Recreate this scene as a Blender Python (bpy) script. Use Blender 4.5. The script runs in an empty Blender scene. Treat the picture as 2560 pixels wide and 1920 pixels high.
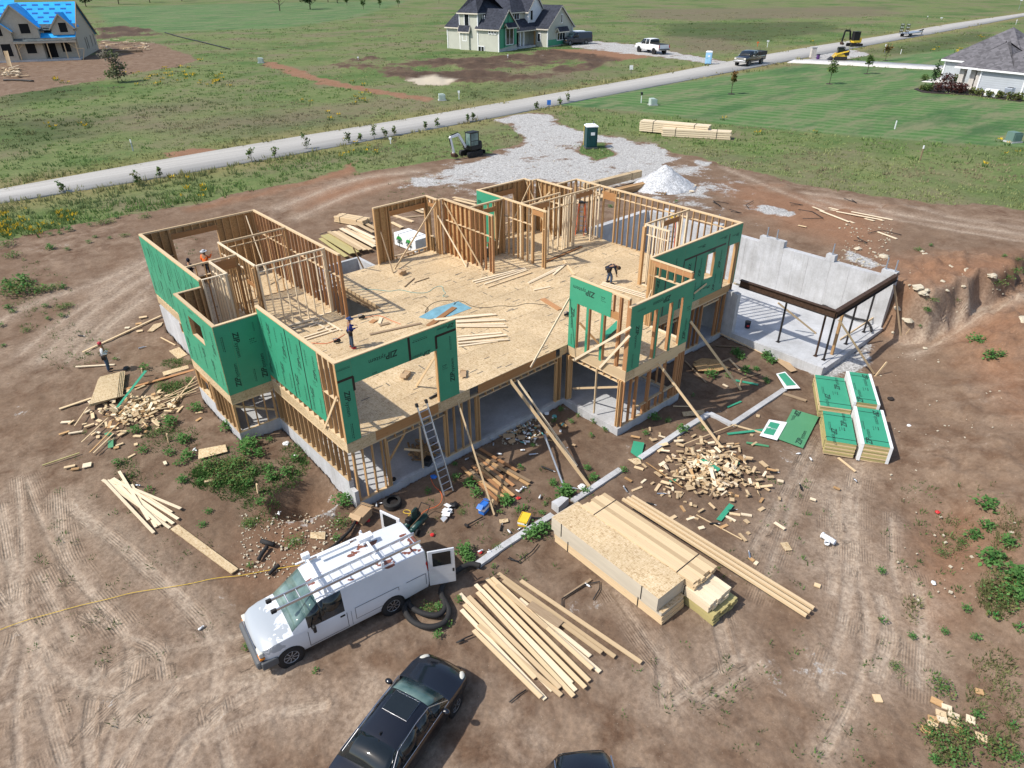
import bpy, bmesh, math, random
import numpy as np
from mathutils import Vector, Matrix
random.seed(7); rng = np.random.default_rng(7)
PI = math.pi
sc = bpy.context.scene
COL = sc.collection
# ------------------------------------------------------------------ camera
CP = np.array([-8.88485, -19.06191, 14.72358]); YAW, PIT, ROL = math.radians(48.42688), math.radians(31.22164), math.radians(-0.38149); FPX = 1714.479
_f = np.array([math.cos(YAW)*math.cos(PIT), math.sin(YAW)*math.cos(PIT), -math.sin(PIT)])
_r0 = np.array([math.sin(YAW), -math.cos(YAW), 0.0]); _u0 = np.cross(_r0, _f)
_r = math.cos(ROL)*_r0 + math.sin(ROL)*_u0; _u = math.cos(ROL)*_u0 - math.sin(ROL)*_r0
cam = bpy.data.cameras.new('camera'); camo = bpy.data.objects.new('camera', cam); COL.objects.link(camo)
m = Matrix.Identity(4)
for i in range(3):
    m[i][0], m[i][1], m[i][2], m[i][3] = _r[i], _u[i], -_f[i], CP[i]
camo.matrix_world = m
cam.angle_x = 2*math.atan(1280/FPX); cam.clip_start = 0.5; cam.clip_end = 6000
sc.camera = camo
# ------------------------------------------------------------------ sky, sun, exposure
SUNV = Vector((-0.79, 0.32, 1.0)).normalized()          # towards the sun
world = bpy.data.worlds.new('World'); sc.world = world; world.use_nodes = True
wn = world.node_tree; bg = wn.nodes['Background']
sky = wn.nodes.new('ShaderNodeTexSky'); sky.sky_type = 'NISHITA'; sky.sun_disc = False
sky.sun_elevation = math.asin(SUNV.z); sky.sun_rotation = math.atan2(SUNV.x, SUNV.y)
sky.air_density = 1.0; sky.dust_density = 1.5; sky.ozone_density = 1.0
wn.links.new(sky.outputs[0], bg.inputs[0]); bg.inputs[1].default_value = 0.15
sl = bpy.data.lights.new('sun', 'SUN'); sl.energy = 4.0; sl.angle = math.radians(0.53); sl.color = (1.0, 0.95, 0.87)
so = bpy.data.objects.new('sun', sl); COL.objects.link(so); so.location = (0, 0, 60)
so.rotation_euler = SUNV.to_track_quat('Z', 'Y').to_euler()
sc.view_settings.view_transform = 'Standard'; sc.view_settings.look = 'None'
sc.view_settings.exposure = 0.28; sc.view_settings.gamma = 1.0; sc.view_settings.use_curve_mapping = False
sc.render.engine = 'CYCLES'; sc.cycles.max_bounces = 6; sc.cycles.diffuse_bounces = 3; sc.cycles.use_denoising = True
sc.cycles.transparent_max_bounces = 6; sc.cycles.glossy_bounces = 3; sc.cycles.transmission_bounces = 4

# ------------------------------------------------------------------ materials
def srgb(r, g, b):
    return tuple(((c/255)/12.92 if c/255 <= .04045 else ((c/255+.055)/1.055)**2.4) for c in (r, g, b)) + (1,)
class NT:
    """little wrapper to write node trees tersely"""
    def __init__(s, name):
        s.m = bpy.data.materials.new(name); s.m.use_nodes = True; s.t = s.m.node_tree; s.t.nodes.clear()
        s.out = s.n('ShaderNodeOutputMaterial'); s.b = s.n('ShaderNodeBsdfPrincipled'); s.l(s.b.outputs[0], s.out.inputs[0])
    def n(s, ty, **k):
        x = s.t.nodes.new(ty)
        for a, v in k.items(): setattr(x, a, v)
        return x
    def l(s, a, b): s.t.links.new(a, b)
    def setin(s, node, i, v):
        if hasattr(v, 'is_linked') or isinstance(v, bpy.types.NodeSocket): s.l(v, node.inputs[i])
        else: node.inputs[i].default_value = v
    def coord(s, which='Object'): return s.n('ShaderNodeTexCoord').outputs[which]
    def mapping(s, vec, scale=(1,1,1), rot=(0,0,0), loc=(0,0,0)):
        x = s.n('ShaderNodeMapping'); s.l(vec, x.inputs[0]); x.inputs['Scale'].default_value = scale; x.inputs['Rotation'].default_value = rot; x.inputs['Location'].default_value = loc
        return x.outputs[0]
    def noise(s, vec, scale, detail=4, rough=.6, dist=0.0, out=0):
        x = s.n('ShaderNodeTexNoise'); s.l(vec, x.inputs['Vector']); x.inputs['Scale'].default_value = scale; x.inputs['Detail'].default_value = detail
        x.inputs['Roughness'].default_value = rough; x.inputs['Distortion'].default_value = dist
        return x.outputs[out]
    def voro(s, vec, scale, out='Color', feature='F1', rand=1.0):
        x = s.n('ShaderNodeTexVoronoi', feature=feature); s.l(vec, x.inputs['Vector']); x.inputs['Scale'].default_value = scale; x.inputs['Randomness'].default_value = rand
        return x.outputs[out]
    def ramp(s, fac, stops):
        x = s.n('ShaderNodeValToRGB'); s.l(fac, x.inputs[0]); e = x.color_ramp.elements
        while len(e) < len(stops): e.new(.5)
        for el, (p, c) in zip(e, stops):
            el.position = p; el.color = c if len(c) == 4 else tuple(c)+(1,)
        return x.outputs[0]
    def math(s, op, a, b=0.0, clamp=False):
        x = s.n('ShaderNodeMath', operation=op); x.use_clamp = clamp; s.setin(x, 0, a); s.setin(x, 1, b); return x.outputs[0]
    def mix(s, fac, a, b, mode='MIX'):
        x = s.n('ShaderNodeMix', data_type='RGBA', blend_type=mode); s.setin(x, 0, fac)
        s.setin(x, 6, a); s.setin(x, 7, b); return x.outputs[2]
    def bump(s, h, strength=.3, dist=.02):
        x = s.n('ShaderNodeBump'); x.inputs['Strength'].default_value = strength; x.inputs['Distance'].default_value = dist
        s.l(h, x.inputs['Height']); s.l(x.outputs[0], s.b.inputs['Normal'])
    def fin(s, col, rough=.6, metal=0.0, spec=.5, **k):
        s.setin(s.b, 'Base Color', col); s.setin(s.b, 'Roughness', rough); s.setin(s.b, 'Metallic', metal); s.b.inputs['Specular IOR Level'].default_value = spec
        for a, v in k.items(): s.setin(s.b, a.replace('_', ' '), v)
        return s.m
def C(r, g, b): return (r, g, b, 1.0)
def plain(name, col, rough=.6, metal=0.0, spec=.4, var=.12, nscale=3.0, **k):
    t = NT(name); co = t.coord(); n = t.noise(co, nscale, 5, .65)
    f = t.ramp(n, [(.25, (1-var,)*3), (.75, (1+var,)*3)])
    c = t.mix(1.0, C(*col[:3]), f, 'MULTIPLY')
    return t.fin(c, rough, metal, spec, **k)
def wood(name, light, dark, var=.35):
    """sawn lumber: grain along local x, knots, each board its own tone"""
    t = NT(name); co = t.coord(); oi = t.n('ShaderNodeObjectInfo')
    off = t.n('ShaderNodeVectorMath', operation='ADD'); t.l(co, off.inputs[0])
    sc3 = t.n('ShaderNodeVectorMath', operation='SCALE'); t.l(oi.outputs['Random'], sc3.inputs['Scale']); sc3.inputs[0].default_value = (37.0, 11.0, 23.0); t.l(sc3.outputs[0], off.inputs[1])
    g = t.noise(t.mapping(off.outputs[0], (1.2, 5, 5)), 2.2, 6, .7, .6)
    kn = t.voro(t.mapping(off.outputs[0], (7, 1.6, 1.6)), 1.0, 'Distance')
    base = t.mix(t.ramp(g, [(.3, (0,0,0)), (.72, (1,1,1))]), C(*dark), C(*light))
    base = t.mix(t.ramp(kn, [(.05, (.45,)*3), (.13, (0,0,0))]), base, C(dark[0]*.45, dark[1]*.4, dark[2]*.35))
    tone = t.ramp(oi.outputs['Random'], [(0, (1-var, 1-var*1.08, 1-var*1.18)), (.5, (1, 1, 1)), (1, (1+var*.25, 1+var*.2, 1+var*.1))])
    base = t.mix(1.0, base, tone, 'MULTIPLY')
    return t.fin(base, .75, 0, .25)
def osbmat(name, scale=1.0, tint=(1,1,1), var=.15):
    """oriented strand board: overlapping flakes, in metres (object space of unscaled meshes or generated flakes)"""
    t = NT(name); co = t.n('ShaderNodeNewGeometry').outputs['Position']
    v1 = t.voro(t.mapping(co, (12*scale, 34*scale, 34*scale), (0, 0, .5)), 1.0); v2 = t.voro(t.mapping(co, (34*scale, 11*scale, 34*scale), (0, 0, .35)), 1.0)
    s1 = t.n('ShaderNodeSeparateColor'); t.l(v1, s1.inputs[0]); s2 = t.n('ShaderNodeSeparateColor'); t.l(v2, s2.inputs[0])
    f = t.math('MULTIPLY', t.math('ADD', s1.outputs[0], s2.outputs[1]), .5)
    c = t.ramp(f, [(.10, (.36*tint[0], .24*tint[1], .125*tint[2])), (.35, (.535*tint[0], .40*tint[1], .235*tint[2])), (.65, (.60*tint[0], .46*tint[1], .285*tint[2])), (.95, (.66*tint[0], .53*tint[1], .36*tint[2]))])
    n = t.noise(co, .55, 4, .6); c = t.mix(1.0, c, t.ramp(n, [(.3, (1-var,)*3), (.7, (1+var*.4,)*3)]), 'MULTIPLY')
    oi = t.n('ShaderNodeObjectInfo'); c = t.mix(1.0, c, t.ramp(oi.outputs['Random'], [(0, (.9, .89, .87)), (1, (1.05, 1.05, 1.04))]), 'MULTIPLY')
    return t.fin(c, .7, 0, .25)
MT = {}
MT['lumber'] = wood('pale_lumber', (.68, .53, .34), (.57, .41, .235), .28)
MT['stud'] = wood('stud_lumber', (.56, .37, .19), (.42, .235, .10))
MT['fir'] = wood('fir_lumber', (.50, .275, .135), (.37, .175, .075))
MT['whitewood'] = wood('white_lumber', (.78, .67, .50), (.68, .54, .36), .12)
MT['treated'] = wood('treated_lumber', (.48, .42, .20), (.36, .30, .12), .15)
MT['oldwood'] = wood('weathered_wood', (.36, .27, .18), (.24, .165, .10))
MT['lvl'] = wood('engineered_beam', (.44, .24, .105), (.34, .165, .065), .12)
MT['osb'] = osbmat('osb'); MT['osbshaded'] = osbmat('osb_shaded_brown', 1.0, (.80, .66, .50))  # second is the same OSB, inside-wall shade put into a browner tint
MT['black'] = plain('black_plastic', (.012, .012, .013), .55)
MT['rubber'] = plain('rubber', (.022, .021, .021), .8)
MT['tape'] = plain('black_tape', (.012, .012, .014), .35)
MT['ink'] = plain('black_ink', (.014, .045, .032), .7)
MT['deckink'] = plain('faded_ink', (.12, .105, .085), .8)
MT['chalk'] = plain('blue_chalk', (.23, .27, .28), .9)
MT['white'] = plain('white_paint', (.80, .81, .82), .4)
MT['paper'] = plain('white_paper', (.75, .76, .76), .7)
MT['alu'] = plain('aluminium', (.55, .57, .60), .38, .85)
MT['galv'] = plain('galvanised_steel', (.42, .46, .52), .45, .7)
MT['red'] = plain('red_plastic', (.55, .03, .03), .5); MT['orange'] = plain('orange_fibreglass', (.75, .13, .03), .5)
MT['yellow'] = plain('yellow_plastic', (.75, .5, .04), .5); MT['blue'] = plain('blue_plastic', (.03, .16, .55), .5)
MT['card'] = plain('cardboard', (.42, .29, .17), .85); MT['teal'] = plain('teal_film', (.12, .42, .42), .5)
MT['glass'] = plain('dark_glass', (.012, .016, .018), .06, 0, .6)
MT['navy'] = plain('dark_navy_cloth', (.012, .015, .03), .9); MT['denim'] = plain('denim', (.055, .085, .14), .9)
def zipmat(name, col, rough=.45):
    t = NT(name); co = t.n('ShaderNodeNewGeometry').outputs['Position']; n = t.noise(co, .9, 5, .6); n2 = t.noise(co, 26, 3, .6)
    sp = t.ramp(t.voro(co, 7.0, 'Distance'), [(.03, (.55,)*3), (.06, (1, 1, 1))])
    c = t.mix(1.0, C(*col), t.ramp(n, [(.3, (.90, .92, .92)), (.7, (1.1, 1.06, 1.08))]), 'MULTIPLY')
    c = t.mix(1.0, c, sp, 'MULTIPLY'); c = t.mix(.25, c, t.mix(1.0, c, t.ramp(n2, [(.3, (.7,)*3), (.7, (1.2,)*3)]), 'MULTIPLY'))
    return t.fin(c, rough, 0, .4)
MT['zip'] = zipmat('green_sheathing', (.045, .30, .172))
MT['zipfade'] = zipmat('faded_green_sheathing', (.085, .27, .13))
def concmat(name, col=(.43, .435, .44), streak=True):
    t = NT(name); co = t.n('ShaderNodeNewGeometry').outputs['Position']
    n = t.noise(co, .8, 6, .65); n2 = t.noise(co, 14, 4, .7); c = t.mix(1.0, C(*col), t.ramp(n, [(.28, (.72, .71, .70)), (.72, (1.12, 1.12, 1.13))]), 'MULTIPLY')
    c = t.mix(1.0, c, t.ramp(n2, [(.3, (.88,)*3), (.7, (1.06,)*3)]), 'MULTIPLY')
    if streak:
        w = t.noise(t.mapping(co, (2.2, 2.2, .18)), 1.5, 5, .7); c = t.mix(1.0, c, t.ramp(w, [(.3, (.83, .82, .80)), (.55, (1, 1, 1))]), 'MULTIPLY')
    t.bump(n2, .15, .01)
    return t.fin(c, .85, 0, .2)
MT['conc'] = concmat('concrete', (.52, .525, .53)); MT['slab'] = concmat('slab_concrete', (.50, .51, .52), False)
MT['rust'] = plain('rusted_steel', (.075, .042, .026), .7, .3, var=.45, nscale=6)
MT['steel'] = plain('dark_steel', (.04, .036, .036), .55, .5)

# ------------------------------------------------------------------ objects
UNIT = {}
def unit(mat, mat2=None):
    """unit cube mesh shared by all boards of one material; mat2 on the +y face"""
    k = (mat, mat2)
    if k not in UNIT:
        me = bpy.data.meshes.new('board_'+mat); bm = bmesh.new(); bmesh.ops.create_cube(bm, size=1.0)
        for f in bm.faces: f.material_index = 1 if (mat2 and f.normal.y > .5) else 0
        bm.to_mesh(me); bm.free(); me.materials.append(MT[mat])
        if mat2: me.materials.append(MT[mat2])
        UNIT[k] = me
    return UNIT[k]
def link(name, data, parent=None):
    o = bpy.data.objects.new(name, data); COL.objects.link(o)
    if parent is not None: o.parent = parent
    return o
def tag(o, label=None, cat=None, group=None, kind=None):
    if label: o['label'] = label
    if cat: o['category'] = cat
    if group: o['group'] = group
    if kind: o['kind'] = kind
    return o
def empty(name, loc=(0,0,0), rz=0.0, label=None, cat=None, group=None):
    o = bpy.data.objects.new(name, None); COL.objects.link(o); o.location = loc; o.rotation_euler = (0, 0, rz); o.empty_display_size = .2
    return tag(o, label, cat, group)
def box(name, mat, c, size, rz=0.0, parent=None, mat2=None, rot=None):
    o = link(name, unit(mat, mat2), parent); o.location = c; o.scale = size
    o.rotation_euler = rot if rot is not None else (0, 0, rz); return o
def boxm(name, mat, lo, hi, parent=None, mat2=None):
    return box(name, mat, [(a+b)/2 for a, b in zip(lo, hi)], [abs(b-a) for a, b in zip(lo, hi)], 0, parent, mat2)
def beam(name, mat, p0, p1, w, h, parent=None, roll=0.0):
    """board from p0 to p1, w wide (sideways) and h deep"""
    p0, p1 = Vector(p0), Vector(p1); d = p1-p0; L = d.length
    if L < 1e-4: return None
    x = d/L; up = Vector((0, 0, 1)) if abs(x.z) < .98 else Vector((0, 1, 0))
    y = up.cross(x).normalized(); z = x.cross(y)
    M = Matrix((x, y, z)).transposed() @ Matrix.Rotation(roll, 3, 'X')
    o = link(name, unit(mat), parent); o.location = (p0+p1)/2; o.rotation_euler = M.to_euler(); o.scale = (L, w, h); return o
class MB:
    """mesh builder: many shapes in one mesh"""
    def __init__(s): s.bm = bmesh.new(); s.mats = []; s.cur = 0; s.smooth = False
    def mat(s, name):
        if name not in s.mats: s.mats.append(name)
        s.cur = s.mats.index(name); return s
    def _fin(s, geom):
        for f in geom:
            if isinstance(f, bmesh.types.BMFace): f.material_index = s.cur; f.smooth = s.smooth
    def box(s, c, size, M=None, rz=0.0, bev=0.0):
        r = bmesh.ops.create_cube(s.bm, size=1.0); vs = r['verts']
        A = Matrix.Translation(Vector(c)) @ (M.to_4x4() if M is not None else Matrix.Rotation(rz, 4, 'Z')) @ Matrix.Diagonal((*size, 1))
        bmesh.ops.transform(s.bm, matrix=A, verts=vs)
        fs = list({f for v in vs for f in v.link_faces}); s._fin(fs)
        if bev:
            es = list({e for v in vs for e in v.link_edges}); n0 = set(s.bm.faces); rr = bmesh.ops.bevel(s.bm, geom=es, offset=bev, segments=2, affect='EDGES', profile=.5); s._fin(rr['faces'])
        return s
    def beam(s, p0, p1, w, h):
        p0, p1 = Vector(p0), Vector(p1); d = p1-p0; L = d.length; x = d/L; up = Vector((0,0,1)) if abs(x.z) < .98 else Vector((0,1,0)); y = up.cross(x).normalized(); z = x.cross(y)
        return s.box((p0+p1)/2, (L, w, h), Matrix((x, y, z)).transposed())
    def cyl(s, p0, p1, r, r2=None, n=12, caps=True):
        p0, p1 = Vector(p0), Vector(p1); d = p1-p0; L = d.length; r2 = r if r2 is None else r2
        rr = bmesh.ops.create_cone(s.bm, cap_ends=caps, segments=n, radius1=r, radius2=r2, depth=L); vs = rr['verts']
        A = Matrix.Translation((p0+p1)/2) @ d.to_track_quat('Z', 'Y').to_matrix().to_4x4(); bmesh.ops.transform(s.bm, matrix=A, verts=vs)
        s._fin({f for v in vs for f in v.link_faces}); return s
    def sph(s, c, r, u=12, v=8, M=None):
        rr = bmesh.ops.create_uvsphere(s.bm, u_segments=u, v_segments=v, radius=1.0); vs = rr['verts']
        rad = r if isinstance(r, (tuple, list)) else (r, r, r)
        A = Matrix.Translation(Vector(c)) @ (M.to_4x4() if M is not None else Matrix.Identity(4)) @ Matrix.Diagonal((*rad, 1)); bmesh.ops.transform(s.bm, matrix=A, verts=vs)
        s._fin({f for v in vs for f in v.link_faces}); return s
    def tube(s, pts, r, n=8, closed=False):
        pts = [Vector(p) for p in pts]; rings = []; N = len(pts); prev = None
        rr = r if isinstance(r, (list, tuple)) else [r]*N
        for i, p in enumerate(pts):
            a = pts[i-1] if (i > 0 or closed) else pts[i]; b = pts[(i+1) % N] if (i < N-1 or closed) else pts[i]
            t = (b-a).normalized(); ref = Vector((0,0,1)) if abs(t.z) < .9 else Vector((1,0,0))
            if prev is not None: ref = prev
            y = ref.cross(t).normalized() if ref.cross(t).length > 1e-5 else Vector((1,0,0)); x = t.cross(y); prev = x
            rings.append([s.bm.verts.new(p + (y*math.cos(k*2*PI/n) + x*math.sin(k*2*PI/n))*rr[i]) for k in range(n)])
        fs = []
        for i in range(N if closed else N-1):
            A, B = rings[i], rings[(i+1) % N]
            for k in range(n): fs.append(s.bm.faces.new((A[k], A[(k+1) % n], B[(k+1) % n], B[k])))
        if not closed:
            fs.append(s.bm.faces.new(rings[0][::-1])); fs.append(s.bm.faces.new(rings[-1]))
        s._fin(fs); return s
    def loft(s, secs, closed=True, caps=True):
        """skin a list of vertex rings"""
        R = [[s.bm.verts.new(Vector(p)) for p in q] for q in secs]; fs = []; n = len(R[0])
        for A, B in zip(R, R[1:]):
            for k in range(n if closed else n-1):
                try: fs.append(s.bm.faces.new((A[k], A[(k+1) % n], B[(k+1) % n], B[k])))
                except ValueError: pass
        if caps and closed:
            fs.append(s.bm.faces.new(R[0][::-1])); fs.append(s.bm.faces.new(R[-1]))
        s._fin(fs); return s
    def poly(s, pts):
        f = s.bm.faces.new([s.bm.verts.new(Vector(p)) for p in pts]); s._fin([f]); return s
    def prism(s, pts, d):
        """extrude a planar polygon (3D points) by vector d"""
        d = Vector(d); a = [s.bm.verts.new(Vector(p)) for p in pts]; b = [s.bm.verts.new(Vector(p)+d) for p in pts]; n = len(a)
        fs = [s.bm.faces.new(a[::-1]), s.bm.faces.new(b)]
        for k in range(n): fs.append(s.bm.faces.new((a[k], a[(k+1) % n], b[(k+1) % n], b[k])))
        s._fin(fs); return s
    def build(s, name, parent=None, loc=None, rz=None, smooth=None, normals=True):
        if normals: bmesh.ops.recalc_face_normals(s.bm, faces=s.bm.faces)
        me = bpy.data.meshes.new(name); s.bm.to_mesh(me); s.bm.free()
        for k in s.mats: me.materials.append(MT[k])
        if smooth is not None:
            me.polygons.foreach_set('use_smooth', [True]*len(me.polygons)); me.set_sharp_from_angle(angle=math.radians(smooth))
        o = link(name, me, parent)
        if loc is not None: o.location = loc
        if rz is not None: o.rotation_euler = (0, 0, rz)
        return o
def npmesh(name, V, F, mats, attrs=None, smooth=False, fmat=None):
    me = bpy.data.meshes.new(name); V = np.asarray(V, np.float32); F = np.asarray(F, np.int32); k = F.shape[1]
    me.vertices.add(len(V)); me.vertices.foreach_set('co', V.ravel()); me.loops.add(F.size); me.loops.foreach_set('vertex_index', F.ravel())
    me.polygons.add(len(F)); me.polygons.foreach_set('loop_start', np.arange(0, F.size, k, dtype=np.int32)); me.polygons.foreach_set('loop_total', np.full(len(F), k, np.int32))
    if smooth: me.polygons.foreach_set('use_smooth', np.ones(len(F), bool))
    for mm in mats: me.materials.append(MT[mm])
    if fmat is not None: me.polygons.foreach_set('material_index', np.asarray(fmat, np.int32))
    for an, data in (attrs or {}).items():
        a = me.attributes.new(an, 'FLOAT_COLOR', 'POINT'); a.data.foreach_set('color', np.asarray(data, np.float32).ravel())
    me.update(calc_edges=True); me.validate(); return me
def copy_tree(o, parent=None):
    c = o.copy(); COL.objects.link(c); c.parent = parent
    for ch in o.children: copy_tree(ch, c)
    return c
# picture measurements (2560 x 1920) turned into points of the place
def rayd(px, py): return _f + _r*((px-1280)/FPX) - _u*((py-960)/FPX)
def onz(px, py, z):
    d = rayd(px, py); return CP + d*((z-CP[2])/d[2])
def onax(px, py, ax, v):
    d = rayd(px, py); return CP + d*((v-CP[ax])/d[ax])
CR = {'D': (0, 0, 2560/2212), 'A': (320, 480, .27125), 'B': (800, 420, .27125), 'C': (1300, 420, .27125), 'W': (1350, 640, .27125), 'R': (1800, 540, .27125), 'F': (420, 740, .36166), 'E': (100, 780, .27125),
      'G': (1150, 1150, .36166), 'V': (580, 1240, .29837), 'S': (800, 1600, .36166), 'H': (1560, 880, .36166), 'K': (1960, 480, .27125), 'X': (2060, 1250, .40388), 'Y': (0, 1200, .43407), 'U': (1050, 950, .21097),
      'L': (0, 500, .24108), 'T1': (0, 0, .38879), 'T2': (860, 0, .38879), 'T3': (1700, 0, .38879), 'HC': (1100, 0, .18083), 'HB': (0, 0, .16275), 'HG': (2200, 80, .16275), 'Q': (840, 1080, .23641), 'O': (780, 850, .18083), 'N': (820, 600, .23641)}
def px(c, x, y):
    a = CR[c]; return a[0]+x*a[2], a[1]+y*a[2]
def onZ(c, x, y, z): return Vector(onz(*px(c, x, y), z))
# ------------------------------------------------------------------ terrain
CTRL = []
def cp(*pts): CTRL.extend(pts)
cp((0,-.4,-3.12),(5,-.4,-3.15),(11,-.6,-3.15),(12,-4.2,-3.18),(15,-4.2,-3.18),(17,-2.2,-3.15),(20,-1.8,-3.2),(22.3,-1.9,-3.3),(22.5,-3.5,-3.35),(22.4,-5.5,-3.35),(23,-7.6,-3.25),(27,-7.7,-3.2),(29.6,-7.6,-3.15),(31.2,-7.9,-3.0),
   (-1.2,.2,-2.75),(-1.0,3,-2.6),(-.6,5.6,-2.45),(-2.2,5.4,-2.3),(-2.1,8,-2.25),(-2.1,10.5,-2.2),(-.9,15.5,-2.2),(-.9,18.9,-1.95),(-5,6,-2.55),(-5,10,-2.35),(-5,15,-2.1),(-9,10,-2.5),(-10,18,-2.1),(-14,26,-1.7),
   (-5,0,-2.95),(-9,2,-2.9),(-14,8,-2.8),(-8,-4,-3.05),(-3,-4,-3.12),(2,-5,-3.15),(8,-6,-3.15),(14,-8,-3.15),(20,-10,-3.15),(0,-10,-3.15),(8,-12,-3.15),(-5,-12,-3.15),(16,-16,-3.15),(-14,-6,-3.1),(-20,0,-3.0),(0,-24,-3.15),(20,-28,-3.15),(-25,-20,-3.1),
   (3,21,-1.7),(-4,24,-1.7),(8,17,-1.3),(12,17.5,-1.1),(16,16,-.8),(20,16,-.6),(24,13.5,-.4),(28,12.5,-.25),(30.9,10,-.2),(30.9,5,-.2),(34,6,-.25),(8,22,-1.3),(16,22,-1.0),(24,22,-.8),(33,16,-.6),(45,8,-.8),(5,28,-1.2),(-8,32,-1.3),(-20,30,-1.4))
for c, x, y, z in [('K',1150,1230,-2.85),('K',1480,1150,-2.3),('K',1720,1080,-2.1),('K',1960,980,-1.9),('K',2200,880,-1.6),
                   ('K',1100,1450,-3.0),('K',1600,1300,-2.6),('K',1950,1110,-2.1),('K',2212,980,-1.7),('K',950,1560,-3.1),
                   ('K',1750,1500,-2.1),('K',2000,1380,-1.7),('K',2200,1250,-1.4),('K',1600,1650,-2.5),('K',2200,1600,-1.8),
                   ('D',2020,900,-2.75),('D',2120,850,-2.2),('D',2200,950,-2.0),('D',2090,1050,-2.7),('D',2200,1100,-2.2),('D',2120,1250,-2.8),('D',2200,1280,-2.5),('D',1950,1150,-3.12),('D',1980,1350,-3.15),('D',2150,1450,-3.0),('D',2060,1600,-3.12)]:
    p = onz(*px(c, x, y), z); cp((p[0], p[1], z))
for k in range(48):
    a = k*2*PI/48
    for rr in (75, 130, 400):
        X, Y = 10+rr*math.cos(a), 8+rr*math.sin(a)
        fwd = (X-CP[0])*math.cos(YAW)+(Y-CP[1])*math.sin(YAW)
        cp((X, Y, -.9 if fwd > 10 else -2.6))
CT = np.array(CTRL); _K = np.sqrt(((CT[:, None, :2]-CT[None, :, :2])**2).sum(-1)+.8)
_W = np.linalg.solve(np.block([[_K+np.eye(len(CT))*-1e-3, np.ones((len(CT), 1))], [np.ones((1, len(CT))), np.zeros((1, 1))]]), np.append(CT[:, 2], 0))
BANK = np.array([(30.75,-6.5)]+[tuple(onz(*px('K', a_, b_), -.7)[:2]) for a_, b_ in ((1190,980),(1400,1005),(1700,935),(1900,835),(2080,725),(2260,630),(2600,420),(2600,150),(1500,150))]+[(34,7.5),(30.75,7.5)])
def hz(x, y):
    x = np.atleast_1d(np.asarray(x, float)); y = np.atleast_1d(np.asarray(y, float)); out = np.empty(len(x))
    for i in range(0, len(x), 40000):
        dx = np.sqrt((x[i:i+40000, None]-CT[:, 0])**2 + (y[i:i+40000, None]-CT[:, 1])**2+.8); out[i:i+40000] = dx@_W[:-1]+_W[-1]
    fwd = (x-CP[0])*math.cos(YAW)+(y-CP[1])*math.sin(YAW); t = np.clip((fwd-52)/20, 0, 1); out = out*(1-t)-.9*t
    jx, jy = (fbm(x, y, 1.7, 3)-.5)*1.7, (fbm(x+40, y, 1.7, 3)-.5)*1.7; bk_ = soft(BANK, x+jx*(x > 31.5), y+jy*(x > 31.5), .75); bk_ = bk_*bk_*(3-2*bk_); out = np.maximum(out, out*(1-bk_)-.26*bk_)
    # the washed-out hole by the front left foundation corner
    d = np.sqrt(((x+1.35)/1.15)**2+((y-1.55)/1.0)**2); out = out-1.15*np.clip(1.25-d, 0, 1)**.8*(d < 1.25)
    d = np.sqrt(((x+2.4)/1.6)**2+((y+1.6)/1.0)**2); out = out+.38*np.clip(1-d, 0, 1)
    return out
def hz1(x, y): return float(hz([x], [y])[0])
def gp(px_, py_, dz=0.0):
    """point of the ground seen at a picture position"""
    d = rayd(px_, py_); dn = d/np.linalg.norm(d); lo, hi = 8.0, 900.0
    t = np.geomspace(lo, hi, 160)
    for _ in range(3):
        P = CP+dn*t[:, None]; s = P[:, 2]-hz(P[:, 0], P[:, 1])-dz; k = np.argmax(s < 0)
        if s[k] >= 0: k = len(t)-1
        t = np.linspace(t[max(k-1, 0)], t[k], 40)
    return Vector(CP+dn*t[20])
def g(c, x, y, dz=0.0): return gp(*px(c, x, y), dz)
def gpoly(c, pts): return np.array([[*g(c, *p)[:2]] for p in pts])
def inpoly(P, X, Y):
    n = len(P); c = np.zeros(len(X), bool); j = n-1
    for i in range(n):
        xi, yi, xj, yj = P[i][0], P[i][1], P[j][0], P[j][1]
        cr = ((yi > Y) != (yj > Y)) & (X < (xj-xi)*(Y-yi)/((yj-yi) if yj != yi else 1e-9)+xi); c ^= cr; j = i
    return c
def segdist(L, X, Y, closed=False):
    d = np.full(len(X), 1e9)
    for a, b in zip(L, list(L[1:])+([L[0]] if closed else [])):
        if closed is False and b is L[0]: break
        ax, ay, bx, by = a[0], a[1], b[0], b[1]; dx, dy = bx-ax, by-ay; q = dx*dx+dy*dy+1e-9
        t = np.clip(((X-ax)*dx+(Y-ay)*dy)/q, 0, 1); d = np.minimum(d, (X-ax-t*dx)**2+(Y-ay-t*dy)**2)
    return np.sqrt(d)
def soft(P, X, Y, w):
    """0..1 inside polygon P with an edge w metres wide"""
    lo, hi = P.min(0)-w, P.max(0)+w; s = (X > lo[0]) & (X < hi[0]) & (Y > lo[1]) & (Y < hi[1]); out = np.zeros(len(X))
    if s.any():
        x, y = X[s], Y[s]; d = segdist(list(P), x, y, True); ins = inpoly(P, x, y); out[s] = np.clip(.5+np.where(ins, d, -d)/w, 0, 1)
    return out
_lat = rng.random((256, 256))
def vnoise(x, y):
    xi, yi = np.floor(x).astype(int), np.floor(y).astype(int); fx, fy = x-xi, y-yi; fx = fx*fx*(3-2*fx); fy = fy*fy*(3-2*fy)
    a, b, c, d = _lat[xi % 256, yi % 256], _lat[(xi+1) % 256, yi % 256], _lat[xi % 256, (yi+1) % 256], _lat[(xi+1) % 256, (yi+1) % 256]
    return (a*(1-fx)+b*fx)*(1-fy)+(c*(1-fx)+d*fx)*fy
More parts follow.
